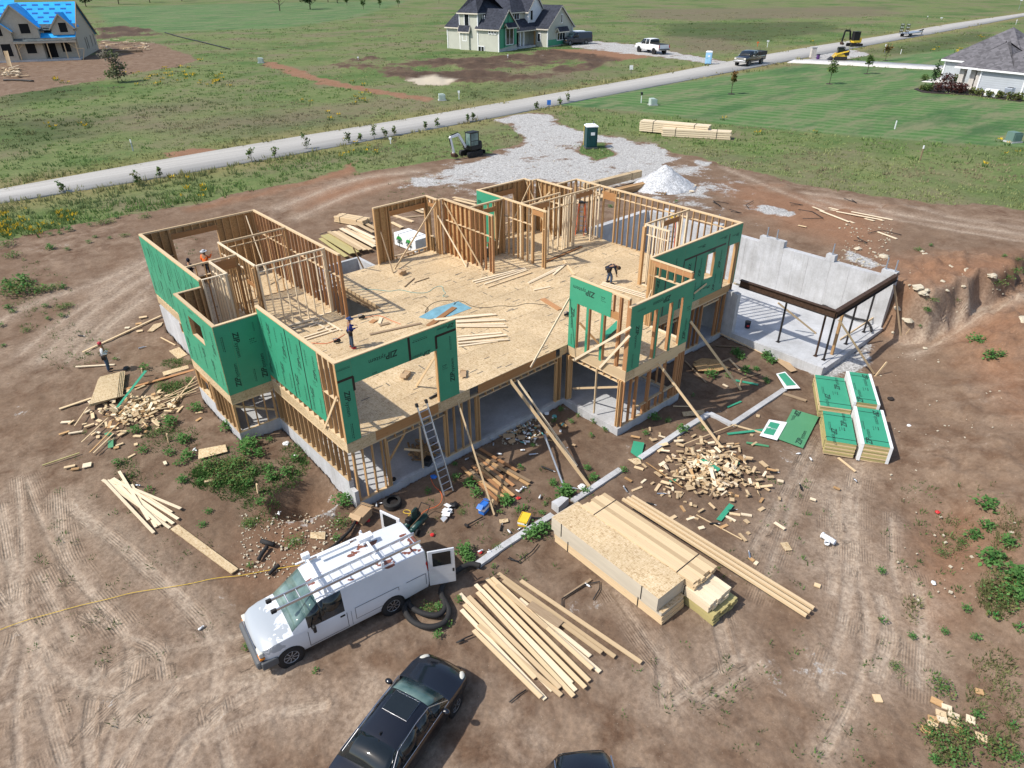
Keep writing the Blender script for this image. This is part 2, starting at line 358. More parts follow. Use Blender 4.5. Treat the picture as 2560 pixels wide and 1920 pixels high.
def fbm(x, y, s, o=4, g_=.55):
    t = np.zeros(len(x)); A = 1; n = 0
    for k in range(o): t += A*vnoise(x/s+17.3*k, y/s+9.1*k); n += A; A *= g_; s /= 2.03
    return t/n
# fan of rings and spokes under the camera position, fine where the photograph looks
th = np.linspace(math.tan(math.radians(64)-PIT), math.tan(math.radians(1.9)-PIT), 540); dep = np.arctan(th)+PIT
rr = np.concatenate([[.3, 2, 4, 6], 17.7/np.tan(dep), [620, 800, 1100, 1600, 2400, 4000]]); rr = np.unique(rr)
az = np.concatenate([np.linspace(-58, 58, 640), np.linspace(61, 299, 48)]); az = np.radians(az)+YAW; na, nr = len(az), len(rr)
GX = (CP[0]+rr[:, None]*np.cos(az)[None]).ravel(); GY = (CP[1]+rr[:, None]*np.sin(az)[None]).ravel(); GR = np.repeat(rr, na)
GZ = hz(GX, GY)
HOUSE = np.array([(0,0),(11.45,0),(11.45,-3.43),(15.75,-3.43),(15.75,-1.03),(23.15,-1.03),(23.15,-6.85),(30.44,-6.85),(30.44,10.55),(23.4,10.55),(21.4,13.25),(14.5,13.25),(14.14,14.4),(5.45,14.4),(5.45,18.6),(-.66,18.6),(-.66,10.47),(-1.8,10.47),(-1.8,6.17),(0,6.17)])
inH = inpoly(HOUSE, GX, GY)
dirtP = gpoly('D', [(-300,590),(0,522),(110,495),(250,468),(420,440),(560,408),(700,386),(830,366),(950,345),(1060,332),(1142,296),(1108,278),(1062,258),(1150,243),(1185,246),(1215,270),(1280,292),(1350,302),(1440,325),(1560,352),(1700,392),(1860,417),(2000,437),(2212,452),(2800,500)])
far_ = [(CP[0]+60*math.cos(YAW-1.4), CP[1]+60*math.sin(YAW-1.4)), (CP[0]-60*math.cos(YAW), CP[1]-60*math.sin(YAW)), (CP[0]+60*math.cos(YAW+1.5), CP[1]+60*math.sin(YAW+1.5))]
dirtP = np.vstack([dirtP, far_])
wob = (fbm(GX, GY, 2.2, 4)-.5)*2.2
def field(P, w, amp=1.0): return soft(P, GX+wob*amp, GY-wob*amp*.8, w)
dirt = field(dirtP, .8, .9)
grass = 1-dirt
def poly_m(c, pts, w, amp=1.0): return field(gpoly(c, pts), w, amp)
gravel = poly_m('D', [(1060,258),(1150,243),(1190,248),(1215,270),(1300,292),(1420,312),(1480,338),(1450,365),(1420,392),(1340,398),(1150,396),(1010,398),(890,402),(900,386),(960,362),(1040,346),(1100,322),(1140,300),(1108,278)], 1.6, 1.3)
isl = poly_m('D', [(1238,325),(1255,306),(1305,306),(1326,332),(1285,348)], .8, .7)
gravel *= (1-isl); grass = np.maximum(grass, isl)
dust = poly_m('D', [(830,395),(900,372),(1060,330),(1200,262),(1480,330),(1580,395),(1600,440),(1500,470),(1330,420),(1000,430)], 4, 1.5); gravel = np.maximum(gravel, dust*.52*(1-isl))
for pl in ([(1640,440),(1720,455),(1700,468),(1650,460)], [(1820,535),(1915,575),(1880,580),(1830,560)], [(1500,345),(1550,350),(1530,360),(1500,355)], [(1740,780),(1830,720),(1880,745),(1865,800),(1790,830),(1750,815)], [(880,385),(960,375),(960,395),(890,402)], [(1515,395),(1545,415),(1500,425)]):
    gravel = np.maximum(gravel, poly_m('D', pl, .7, .6)*.95)
spill = poly_m('V', [(250,200),(800,100),(900,160),(820,280),(560,300),(560,480),(300,690),(60,640),(90,480)], 1.2, .5)
gdrive = poly_m('T2', [(1440,300),(1560,262),(1620,265),(1900,288),(2212,352),(2500,398),(2420,425),(2212,388),(1850,348),(1640,325),(1550,312)], 1.5, .8)
gdrive2 = poly_m('T3', [(815,372),(930,318),(1080,308),(1240,350),(1080,382),(960,392)], 1.2, .6)
gravel = np.maximum(gravel, np.maximum(gdrive, gdrive2)); grass *= 1-np.clip(gravel, 0, 1)
topsoil = np.zeros_like(grass); red = np.zeros_like(grass); sand = np.zeros_like(grass)
for pl in ([(705,142),(790,124),(960,128),(1060,124),(1190,107),(1345,128),(1290,152),(1150,176),(1000,182),(840,168)], [(205,64),(255,56),(330,62),(352,74),(300,84),(210,86)]): topsoil = np.maximum(topsoil, poly_m('D', pl, 3, 2.0))
bh = poly_m('D', [(-200,235),(-200,130),(200,120),(215,88),(330,92),(425,122),(400,140),(330,152),(200,176),(0,208)], 3, 1.5)
red2 = np.zeros_like(grass)
for pl in ([(560,130),(600,135),(700,168),(800,190),(935,212),(930,222),(800,200),(690,182),(570,142)], [(1180,105),(1350,110),(1420,122),(1330,132),(1190,118)], [(340,332),(430,318),(530,325),(500,345),(380,350)], [(395,452),(640,398),(780,345),(770,372),(600,415),(420,455)], [(1600,400),(1660,398),(1640,412)]): red2 = np.maximum(red2, poly_m('D', pl, 1.5, 1.2))
for pl in ([(1900,560),(2212,560),(2212,640),(1980,710),(1900,700)], [(1560,395),(1900,450),(1880,560),(1640,470)], [(640,420),(830,375),(860,400),(660,450)], [(2050,690),(2212,640),(2212,900),(2080,800)], [(560,1160),(640,1120),(720,1160),(650,1240),(540,1230)], [(1990,1190),(2090,1130),(2120,1200),(2010,1330)]): red = np.maximum(red, poly_m('D', pl, 3.0, 1.0))
damp_ = poly_m('D', [(240,900),(430,830),(520,950),(770,1100),(1200,880),(1500,700),(1780,760),(1900,960),(1720,1010),(1640,1250),(1500,1400),(1000,1380),(900,1300),(560,1300),(350,1150)], 5, 2.0); topsoil *= np.clip(fbm(GX, GY, 9, 5, .62)*3.2-.75, .25, 1); topsoil = np.maximum(topsoil, damp_*.34)
sand = poly_m('D', [(880,172),(930,165),(990,172),(960,185),(900,184)], 1.5, 1.0)
grass = grass*(1-np.clip(np.where(topsoil > .345, topsoil, 0)*.93+bh+red2*.85+sand, 0, 1)); red = np.maximum(red, red2); dirt = 1-grass
lawn = poly_m('D', [(1190,226),(1290,205),(1500,172),(1735,140),(2052,152),(2000,200),(2300,230),(2600,300),(2500,330),(2212,318),(2000,306),(1800,290),(1560,268),(1400,243)], .6, .3)
lawn = np.maximum(lawn, poly_m('D', [(1960,118),(2060,106),(2200,120),(2200,150),(1850,140)], 1.0, .3))
pink = np.zeros_like(grass); darkg = np.zeros_like(grass)
for pl in ([('T3', -300, 60), ('T3', 1300, 40), ('T3', 1350, 100), ('T3', 200, 130), ('T3', -300, 120)], [('T1', 850, 820), ('T1', 1500, 740), ('T1', 2212, 710), ('T1', 2200, 800), ('T1', 1300, 860)], [('T1', 700, 700), ('T1', 1300, 640), ('T1', 1500, 680), ('T1', 900, 760)], [('T3', -100, 230), ('T3', 300, 240), ('T3', 500, 320), ('T3', 0, 330)], [('T2', 1000, 520), ('T2', 1500, 450), ('T2', 1700, 470), ('T2', 1200, 580)]): pink = np.maximum(pink, field(np.array([[*g(*p)[:2]] for p in pl]), 9, 4.0))
for pl in ([('T3', -100, 150), ('T3', 900, 140), ('T3', 1050, 190), ('T3', 500, 270), ('T3', -100, 230)], [('T3', 1200, 340), ('T3', 1900, 200), ('T3', 2050, 250), ('T3', 1500, 350)], [('T1', 0, 560), ('T1', 500, 540), ('T1', 600, 600), ('T1', 0, 700)], [('T2', 760, 590), ('T2', 950, 560), ('T2', 960, 620), ('T2', 800, 640)], [('T1', -50, 760), ('T1', 700, 760), ('T1', 500, 900), ('T1', -50, 960)]): darkg = np.maximum(darkg, field(np.array([[*g(*p)[:2]] for p in pl]), 6, 4.0))
lawn2 = poly_m('D', [(200,14),(420,10),(770,4),(880,2),(760,40),(600,62),(250,72)], 4, 2.0); lawn = np.maximum(lawn, lawn2)
# worn tyre tracks: strips pressed into the dirt, lighter where the dust lies
STROKES = [('Y',[(100,0),(130,300),(120,700),(60,1000),(0,1150)]),('Y',[(330,100),(350,420),(560,700),(740,900),(760,1050),(700,1300),(600,1659)]),('Y',[(380,130),(640,330),(900,560),(1060,700),(1230,880),(1270,1050),(1240,1250)]),
 ('Y',[(230,550),(420,930)]),('Y',[(0,650),(90,760),(150,880),(300,1050),(500,1190),(700,1230)]),('Y',[(1430,1010),(1100,1120),(800,1230),(560,1450),(400,1659)]),('Y',[(1000,1210),(850,1400),(700,1659)]),('Y',[(1600,1100),(1250,1200),(1000,1330),(700,1400)]),
 ('Y',[(160,900),(90,1300),(110,1659)]),('Y',[(200,1050),(300,1400),(380,1659)]),('Y',[(500,780),(700,880),(930,980),(950,1120)]),('Y',[(1250,1330),(1320,1659)]),('Y',[(1843,1300),(1500,1350),(1200,1480)]),('Y',[(0,1300),(250,1150),(520,1180),(800,1000),(1100,960),(1400,880)]),
 ('Y',[(0,150),(60,450),(110,800),(160,900)]),('Y',[(150,0),(280,350),(420,560),(620,760)]),('Y',[(560,1100),(500,1400),(520,1659)]),('Y',[(1000,1659),(1100,1500),(1300,1300),(1560,1160)]),
 ('L',[(1560,640),(1000,1000),(500,1350),(200,1600)]),('L',[(1580,740),(1100,1050),(700,1350),(420,1659)]),('L',[(1600,850),(1200,1150),(900,1400),(700,1659)]),('L',[(1560,600),(900,900),(500,1000),(0,1250)]),('L',[(1500,1010),(1100,1300),(850,1600)]),
 ('H',[(1370,620),(1200,900),(1100,1250),(950,1650)]),('H',[(1600,770),(1560,1000),(1450,1300),(1440,1650)]),('H',[(1650,760),(1600,1100),(1620,1650)]),('H',[(1280,640),(1100,1000),(900,1350)]),
 ('X',[(60,0),(70,350)]),('X',[(220,440),(280,750),(260,1000),(180,1250),(0,1560)]),('X',[(150,0),(170,400),(120,800),(0,1150)]),('X',[(420,100),(420,380),(470,560)]),('X',[(570,500),(620,700),(600,1150)]),('X',[(350,600),(420,800),(330,1100)]),
 ('G',[(1060,900),(1300,1250),(1650,1650)]),('G',[(1390,1300),(1420,1659)]),('G',[(2060,1400),(1700,1659)]),('G',[(1950,1350),(1500,1659)]),('G',[(1780,1100),(1860,1380)]),
 ('K',[(200,0),(900,120),(1500,230),(2212,330)]),('K',[(300,60),(900,170),(1500,280),(2212,390)]),('D',[(1560,360),(1700,420),(1900,470),(2212,520)]),('D',[(640,470),(800,400),(950,378)]),('D',[(600,450),(760,385),(900,370)]),
 ('K',[(1200,1500),(1600,1280),(2000,1080),(2212,960)]),('K',[(1100,1400),(1500,1240),(1900,1060)])]
track = np.zeros_like(grass); rut = np.zeros_like(grass); tread = np.zeros_like(grass); trm = np.zeros_like(grass)
for i, (c, pts) in enumerate(STROKES):
    L = np.array([[*g(c, *p)[:2]] for p in pts])
    if len(L) > 2:      # smooth the line
        for _ in range(2): L = np.vstack([L[:1]] + [np.array([a*.75+b*.25, a*.25+b*.75]) for a, b in zip(L, L[1:])] + [L[-1:]])
    lo, hi = L.min(0)-1, L.max(0)+1; s = (GX > lo[0]) & (GX < hi[0]) & (GY > lo[1]) & (GY < hi[1])
    if not s.any(): continue
    d = segdist(list(L), GX[s], GY[s]); w = .10+.12*((i*7) % 5)/4; d = d*(1+.5*(fbm(GX[s], GY[s]+i*7, .6, 3)-.5)); br = .5+.5*fbm(GX[s]+i*31, GY[s], .9, 3)
    k = np.clip((w-d)/.10+.5, 0, 1); halo = np.exp(-(d/(w*4.2))**2)*.62; track[s] = np.maximum(track[s], np.maximum(k*np.clip(br*1.6-.3, 0, 1), halo*np.clip(br*1.8-.45, 0, 1))); rut[s] = np.maximum(rut[s], k*.6)
    sd = np.zeros(s.sum()); best = np.full(s.sum(), 1e9)
    for p0_, p1_ in zip(L[:-1], L[1:]):
        tx, ty = p1_-p0_; ll = math.hypot(tx, ty)+1e-9; q = np.clip(((GX[s]-p0_[0])*tx+(GY[s]-p0_[1])*ty)/ll**2, 0, 1); dd = np.hypot(GX[s]-p0_[0]-q*tx, GY[s]-p0_[1]-q*ty); sg_ = ((GX[s]-p0_[0])*ty-(GY[s]-p0_[1])*tx)/ll; u_ = dd < best; sd = np.where(u_, sg_, sd); best = np.minimum(best, dd)
    w2 = .62 if i % 2 else .36; k2 = np.clip((w2-best)/.15+.3, 0, 1)*np.clip(br*1.6-.35, 0, 1); t_ = k2 > trm[s]; tread[s] = np.where(t_, sd, tread[s]); trm[s] = np.maximum(trm[s], k2)
    e = np.exp(-((d-w-.05)/.045)**2); rut[s] -= .5*e*br
for c_, pl in (('Y', [(0,0),(330,0),(420,420),(760,900),(1300,1000),(1843,1150),(1843,1659),(0,1659)]), ('L', [(1560,600),(1620,900),(1150,1250),(700,1659),(100,1659),(700,1200),(1150,740)]), ('H', [(1150,640),(1750,760),(1700,1659),(850,1659)]), ('S', [(0,0),(2212,100),(2212,885),(0,885)])):
    track = np.maximum(track, soft(gpoly(c_, pl), GX+wob, GY-wob, 2.5)*np.clip(fbm(GX+33, GY, 2.6, 5, .62)*3.0-1.2, 0, .75))
track *= (1-grass); rut *= (1-grass); trm *= (1-grass)
lump = (fbm(GX, GY, 7, 3)-.5)*.14 + (fbm(GX, GY, 1.3, 4)-.5)*.12 + (fbm(GX+50, GY, .32, 3)-.5)*.075 - .02
damp = 1-np.clip((GR-60)/60, 0, .8)
bankP = gpoly('K', [(1000,700),(1300,560),(1900,560),(2300,560),(2300,1700),(1450,1700),(1500,1350),(2000,1020),(2212,880),(2150,760),(1900,870),(1700,1000),(1250,1060)]); bank = soft(bankP, GX, GY, 1.5)
mndP = gpoly('D', [(1960,850),(2080,800),(2212,760),(2400,900),(2400,1300),(2212,1310),(2100,1180),(2010,1050)]); bank = np.maximum(bank, soft(mndP, GX, GY, 1.5))
bank *= np.where(soft(mndP, GX, GY, 1.5) > .1, .45, 1); clod = np.maximum(0, fbm(GX, GY, 1.1, 5, .66)-.45)*bank*1.3 + np.abs(fbm(GX+9, GY+4, .5, 4)-.5)*bank*.30
tops = np.where(topsoil > .4, topsoil, 0)*np.maximum(0, fbm(GX, GY, 3, 4)-.35)*1.6
GZ2 = GZ + lump*damp*(1-.7*lawn)*(1-.5*gravel) + clod + tops - .05*rut
GZ2 = np.where(inH, np.minimum(GZ2, -3.3), GZ2)
# the road bed stays even
rdN = [('T1',(-400,1365)),('T1',(370,1245)),('T1',(630,1203)),('T1',(1400,1075)),('T1',(1900,1000)),('T2',(0,925)),('T2',(400,850)),('T2',(870,775)),('T2',(1230,705)),('T2',(1600,625)),('T2',(1900,572)),('T3',(0,525)),('T3',(380,450)),('T3',(640,402)),('T3',(1000,332)),('T3',(1250,283)),('T3',(1560,228)),('T3',(1900,165)),('T3',(2212,104)),('T3',(2700,20))]
rdF = [('T1',(-400,1290)),('T1',(0,1213)),('T1',(700,1085)),('T1',(1200,995)),('T1',(1600,925)),('T1',(2212,832)),('T2',(0,830)),('T2',(600,735)),('T2',(1000,660)),('T2',(1400,592)),('T2',(1800,522)),('T2',(2212,450)),('T3',(150,424)),('T3',(500,360)),('T3',(900,290)),('T3',(1300,232)),('T3',(1700,158)),('T3',(2212,84)),('T3',(2700,5))]
RN = np.array([onz(*px(c, *p), -.88)[:2] for c, p in rdN]); RF = np.array([onz(*px(c, *p), -.88)[:2] for c, p in rdF])
def resamp(L, n):
    s = np.concatenate([[0], np.cumsum(np.hypot(*np.diff(L, axis=0).T))]); t = np.linspace(0, s[-1], n); return np.stack([np.interp(t, s, L[:, 0]), np.interp(t, s, L[:, 1])], 1)
RN, RF = resamp(RN, 60), resamp(RF, 60)
for _ in range(3): RN[1:-1] = (RN[:-2]+2*RN[1:-1]+RN[2:])/4; RF[1:-1] = (RF[:-2]+2*RF[1:-1]+RF[2:])/4
roadP = np.vstack([RN, RF[::-1]]); rd = soft(roadP, GX, GY, .1); rdw = soft(roadP, GX, GY, 9.0)
GZ2 = GZ2*(1-rd)+rd*(-1.0); dryg = np.clip(rdw*2.0, 0, 1)*grass
ditch = soft(roadP, GX, GY, 7.0)*(1-rd); GZ2 -= .12*ditch*(grass > .3)
drvP = gpoly('T3', [(690,398),(735,384),(870,380),(1300,398),(1745,425),(1745,452),(1300,430),(900,408),(705,404)]); dv = soft(drvP, GX, GY, .1); GZ2 = GZ2*(1-dv)+dv*(-1.0)
ii = np.arange(nr-1)[:, None]*na; jj = np.arange(na)[None]; j2 = (jj+1) % na
FF = np.stack([ii+jj, ii+j2, ii+na+j2, ii+na+jj], -1).reshape(-1, 4)[:, ::-1]
t = NT('ground'); co = t.n('ShaderNodeNewGeometry').outputs['Position']
a1 = t.n('ShaderNodeAttribute', attribute_name='m1'); a2 = t.n('ShaderNodeAttribute', attribute_name='m2')
s1 = t.n('ShaderNodeSeparateColor'); t.l(a1.outputs['Color'], s1.inputs[0]); s2 = t.n('ShaderNodeSeparateColor'); t.l(a2.outputs['Color'], s2.inputs[0])
n_big = t.noise(co, .16, 5, .6); n_mid = t.noise(co, .9, 6, .68, .4); n_fine = t.noise(co, 7, 6, .72); n_grit = t.noise(co, 45, 3, .7)
dcol = t.mix(t.ramp(n_mid, [(.36, (0,0,0)), (.62, (1,1,1))]), C(.130, .080, .052), C(.262, .192, .138))
dcol = t.mix(t.ramp(n_big, [(.35, (0,0,0)), (.65, (.75,)*3)]), dcol, C(.185, .124, .083))
dcol = t.mix(t.math('MULTIPLY', s1.outputs[2], .62), dcol, C(.29, .15, .085))
dcol = t.mix(t.math('MULTIPLY', t.math('MULTIPLY', a1.outputs['Alpha'], t.ramp(n_fine, [(.3, (.45,)*3), (.6, (1,1,1))])), .92), dcol, C(.425, .345, .268))
dcol = t.mix(1.0, dcol, t.ramp(n_fine, [(.25, (.70, .68, .66)), (.75, (1.22, 1.2, 1.18))]), 'MULTIPLY')
dcol = t.mix(1.0, dcol, t.ramp(n_grit, [(.25, (.80,)*3), (.75, (1.15,)*3)]), 'MULTIPLY')
a3 = t.n('ShaderNodeAttribute', attribute_name='m3'); s3 = t.n('ShaderNodeSeparateColor'); t.l(a3.outputs['Color'], s3.inputs[0]); rib = t.math('SINE', t.math('MULTIPLY', s3.outputs[0], 2*PI/.085)); ribm = t.math('MULTIPLY', s3.outputs[1], t.ramp(t.noise(co, 1.1, 4, .6), [(.46, (0,0,0)), (.60, (1,1,1))])); dcol = t.mix(1.0, dcol, t.mix(ribm, C(1,1,1), t.mix(t.math('ADD', t.math('MULTIPLY', rib, .5), .5), C(.87, .865, .86), C(1.07, 1.07, 1.065))), 'MULTIPLY'); chips = t.voro(co, 6.5, 'Distance'); dcol = t.mix(t.ramp(chips, [(.055, (.7,)*3), (.075, (0,0,0))]), dcol, C(.42, .36, .29))
dcol = t.mix(t.math('MULTIPLY', s2.outputs[0], .95), dcol, t.mix(n_mid, C(.035, .024, .018), C(.12, .08, .055)))
dcol = t.mix(t.math('MULTIPLY', a2.outputs['Alpha'], .9), dcol, C(.50, .44, .34))
gv = t.n('ShaderNodeSeparateColor'); t.l(t.voro(co, 11.0), gv.inputs[0]); gvd = t.voro(co, 11.0, 'Distance', 'DISTANCE_TO_EDGE')
gcol = t.ramp(gv.outputs[0], [(0, (.26, .25, .235)), (.5, (.43, .42, .40)), (1, (.58, .57, .55))]); gcol = t.mix(t.ramp(gvd, [(.0, (.55,)*3), (.10, (0,0,0))]), gcol, C(.16, .15, .14))
gmask = t.math('ADD', s1.outputs[1], t.math('ADD', t.math('MULTIPLY', t.math('SUBTRACT', n_mid, .5), 1.1), t.math('MULTIPLY', t.math('SUBTRACT', t.noise(co, .38, 5, .65), .5), 1.9))); gmask = t.ramp(t.math('ADD', gmask, t.math('MULTIPLY', t.math('SUBTRACT', n_fine, .5), .9)), [(.42, (0,0,0)), (.62, (1,1,1))])
dcol = t.mix(gmask, dcol, gcol)
g1 = t.noise(co, .07, 6, .62); g2 = t.noise(t.mapping(co, (1, 1, 1)), .55, 7, .75, .5); g3 = t.noise(co, 3.2, 6, .8)
rc = t.ramp(g2, [(.30, (.088, .125, .044)), (.47, (.128, .155, .062)), (.62, (.160, .172, .078)), (.8, (.20, .19, .10))])
rc = t.mix(t.ramp(g1, [(.47, (0,0,0)), (.62, (.8,)*3)]), rc, C(.175, .140, .095)); rc = t.mix(t.ramp(t.noise(co, .05, 4, .6, .0), [(.50, (0,0,0)), (.64, (.75,)*3)]), rc, C(.060, .115, .032))
rc = t.mix(1.0, rc, C(1.0, 1.05, .98), 'MULTIPLY'); rc = t.mix(t.math('MULTIPLY', s3.outputs[2], .75), rc, C(.155, .125, .085)); rc = t.mix(t.math('MULTIPLY', a3.outputs['Alpha'], .7), rc, C(.055, .075, .030)); rc = t.mix(t.math('MULTIPLY', s2.outputs[2], .75), rc, C(.225, .185, .082)); rc = t.mix(1.0, rc, t.ramp(g3, [(.25, (.62, .64, .62)), (.72, (1.3, 1.28, 1.26))]), 'MULTIPLY')
wv = t.n('ShaderNodeTexWave', wave_type='BANDS', bands_direction='X'); t.l(t.mapping(co, (1, 1, 1), (0, 0, math.radians(-18))), wv.inputs[0]); wv.inputs['Scale'].default_value = .16; wv.inputs['Distortion'].default_value = 3.0; wv.inputs['Detail'].default_value = 3; wv.inputs['Detail Scale'].default_value = .5
lw = t.mix(t.ramp(wv.outputs[1], [(.3, (0,0,0)), (.7, (1,1,1))]), C(.070, .150, .045), C(.120, .185, .075)); lw = t.mix(t.ramp(t.noise(t.mapping(co, (.5, 1.6, 1), (0, 0, .3)), .22, 6, .72), [(.46, (0,0,0)), (.60, (1,1,1))]), lw, C(.165, .180, .095)); lw = t.mix(t.ramp(t.noise(t.mapping(co, (.35, 1.3, 1), (0, 0, .5)), .16, 5, .7), [(.50, (0,0,0)), (.66, (.85,)*3)]), lw, C(.045, .105, .038)); lw = t.mix(1.0, lw, t.ramp(g3, [(.25, (.82,)*3), (.75, (1.16,)*3)]), 'MULTIPLY')
rc = t.mix(s2.outputs[1], rc, lw)
gm = t.ramp(t.math('ADD', t.math('ADD', s1.outputs[0], t.math('MULTIPLY', t.math('SUBTRACT', n_mid, .5), 1.0)), t.math('MULTIPLY', t.math('SUBTRACT', g3, .5), .7)), [(.38, (0,0,0)), (.62, (1,1,1))])
fc = t.mix(gm, dcol, rc)
bh_ = t.math('ADD', t.math('MULTIPLY', n_fine, .6), t.math('MULTIPLY', n_grit, .25)); bh_ = t.math('ADD', bh_, t.math('MULTIPLY', t.math('MULTIPLY', rib, ribm), .22)); bh_ = t.math('ADD', bh_, t.math('MULTIPLY', gv.outputs[0], t.math('MULTIPLY', s1.outputs[1], .5)))
t.bump(bh_, .7, .05); MT['ground'] = t.fin(fc, .95, 0, .1)
ground = link('ground', npmesh('ground', np.stack([GX, GY, GZ2], 1), FF, ['ground'], {'m1': np.stack([grass, np.clip(gravel*.80+spill*.34, 0, 1), red, track], 1), 'm2': np.stack([topsoil, lawn, dryg, sand], 1), 'm3': np.stack([tread, trm, pink, darkg], 1)}, True)); tag(ground, kind='structure')
def strip(name, A, B, z, mat):
    A, B = np.asarray(A), np.asarray(B); n = len(A); V = np.vstack([np.c_[A, np.full(n, z)], np.c_[B, np.full(n, z)], np.c_[A, np.full(n, z-.25)], np.c_[B, np.full(n, z-.25)]]); k = np.arange(n-1)
    F = np.vstack([np.c_[k, k+1, n+k+1, n+k], np.c_[2*n+k, 2*n+k+1, k+1, k], np.c_[n+k, n+k+1, 3*n+k+1, 3*n+k]])
    o = link(name, npmesh(name, V, F, [mat])); bm = bmesh.new(); bm.from_mesh(o.data); bmesh.ops.recalc_face_normals(bm, faces=bm.faces)
    if bm.faces[0].normal.z < 0: bmesh.ops.reverse_faces(bm, faces=bm.faces)
    bm.to_mesh(o.data); bm.free(); return tag(o, kind='structure')
t = NT('road_surface'); co = t.n('ShaderNodeNewGeometry').outputs['Position']; rot = math.atan2(*(RN[30]-RN[10])[::-1])
c = t.ramp(t.noise(t.mapping(co, (.08, 1.5, 1), (0, 0, -rot)), 1.0, 5, .6), [(.3, (.34, .325, .30)), (.7, (.43, .415, .385))]); c = t.mix(1.0, c, t.ramp(t.noise(co, 9, 5, .7), [(.3, (.88,)*3), (.7, (1.08,)*3)]), 'MULTIPLY'); MT['road'] = t.fin(c, .9, 0, .2)
strip('road', RN, RF, -.86, 'road')
MT['drive'] = concmat('driveway_concrete', (.62, .60, .57), False)
q1 = resamp(gpoly('T3', [(690,402),(900,410),(1300,432),(1745,454)]), 30); q2 = resamp(gpoly('T3', [(735,383),(870,380),(1300,398),(1745,426)]), 30); strip('driveway', q1, q2, -.87, 'drive')
# ---- grass: tufts of blades, one mesh
def tufts(name, pts, hts, tint, nb, wd, spread, lean=.5, mat='blade', seed=1):
    r = np.random.default_rng(seed); n = len(pts); P = np.repeat(pts, nb, 0); Hh = np.repeat(hts, nb)*(.55+.6*r.random(n*nb)); W = np.repeat(wd, nb)*(.7+.6*r.random(n*nb)); S = np.repeat(spread, nb)
    a = r.random(n*nb)*2*PI; q = np.sqrt(r.random(n*nb)); bx, by = P[:, 0]+np.cos(a)*q*S, P[:, 1]+np.sin(a)*q*S; fa = r.random(n*nb)*2*PI; ln = lean*Hh*(.2+.8*r.random(n*nb)); la = a+r.normal(0, .6, n*nb)
    V = np.empty((n*nb, 3, 3)); z0 = P[:, 2]-.03
    V[:, 0] = np.c_[bx-np.cos(fa)*W, by-np.sin(fa)*W, z0]; V[:, 1] = np.c_[bx+np.cos(fa)*W, by+np.sin(fa)*W, z0]; V[:, 2] = np.c_[bx+np.cos(la)*ln, by+np.sin(la)*ln, z0+Hh]
    T = np.repeat(tint, nb, 0)*(.75+.5*r.random((n*nb, 1))); T = np.repeat(T, 3, 0); T = np.c_[T, np.ones(len(T))]
    o = link(name, npmesh(name, V.reshape(-1, 3), np.arange(n*nb*3).reshape(-1, 3), [mat], {'tint': T})); return tag(o, kind='stuff')
t = NT('blade'); at_ = t.n('ShaderNodeAttribute', attribute_name='tint'); t.fin(at_.outputs['Color'], .8, 0, .15); tr = t.n('ShaderNodeBsdfTranslucent'); t.l(at_.outputs['Color'], tr.inputs[0]); ms = t.n('ShaderNodeMixShader'); ms.inputs[0].default_value = .3
t.l(t.b.outputs[0], ms.inputs[1]); t.l(tr.outputs[0], ms.inputs[2]); t.l(ms.outputs[0], t.out.inputs[0]); MT['blade'] = t.m
def sample_masks(n, seed, rmin, rmax):
    """scatter points over the fan, thinning with distance, with the masks of the ground there"""
    r = np.random.default_rng(seed); i = r.integers(np.searchsorted(rr, rmin), np.searchsorted(rr, rmax)-1, n); j = r.integers(0, 639, n); k = i*na+j; return k, r
k, r = sample_masks(150000, 3, 16, 330)
keep = (grass[k] > .55) & (rd[k] < .01) & (rdw[k] >= 0) & (dv[k] < .01) & (r.random(len(k)) < np.where(lawn[k] > .4, 0, np.where(gravel[k] > .3, .1, .42))) & ~inH[k]; k = k[keep]
jit = (GR[k]*.006)[:, None]*r.normal(0, 1, (len(k), 2)); pts = np.c_[GX[k]+jit[:, 0], GY[k]+jit[:, 1], GZ2[k]]
gn = fbm(pts[:, 0], pts[:, 1], 9, 4); gn2 = fbm(pts[:, 0]+70, pts[:, 1], 22, 4); gn3 = fbm(pts[:, 0]+20, pts[:, 1]+90, 3, 3)
tint = np.array([.16, .21, .075])*(1-gn3[:, None])*1.3+np.array([.25, .25, .12])*gn3[:, None]
tint = np.where((gn[:, None] > .56), tint*.35+np.array([.24, .185, .13])*.65, tint); tint = np.where((gn2[:, None] > .55), tint*.45+np.array([.10, .20, .05])*.6, tint)
tint = tint*(1-.45*darkg[k][:, None]); tint = tint*(1-.6*pink[k][:, None])+np.array([.22, .17, .12])*.6*pink[k][:, None]; tint = tint*1.12; tint = tint*(1-.7*dryg[k][:, None])+np.array([.33, .28, .14])*.7*dryg[k][:, None]
ht = (.08+.22*gn3)*(1+1.7*dryg[k]*gn3)*(1+.5*(GR[k] < 62))*(.7+.6*r.random(len(k))); ht = np.where(gn2 > .55, ht*1.25, ht)
print('grass tufts', len(k))
tufts('grass', pts, ht, tint, 8, .014+.00075*GR[k], .10+.0035*GR[k], .55)
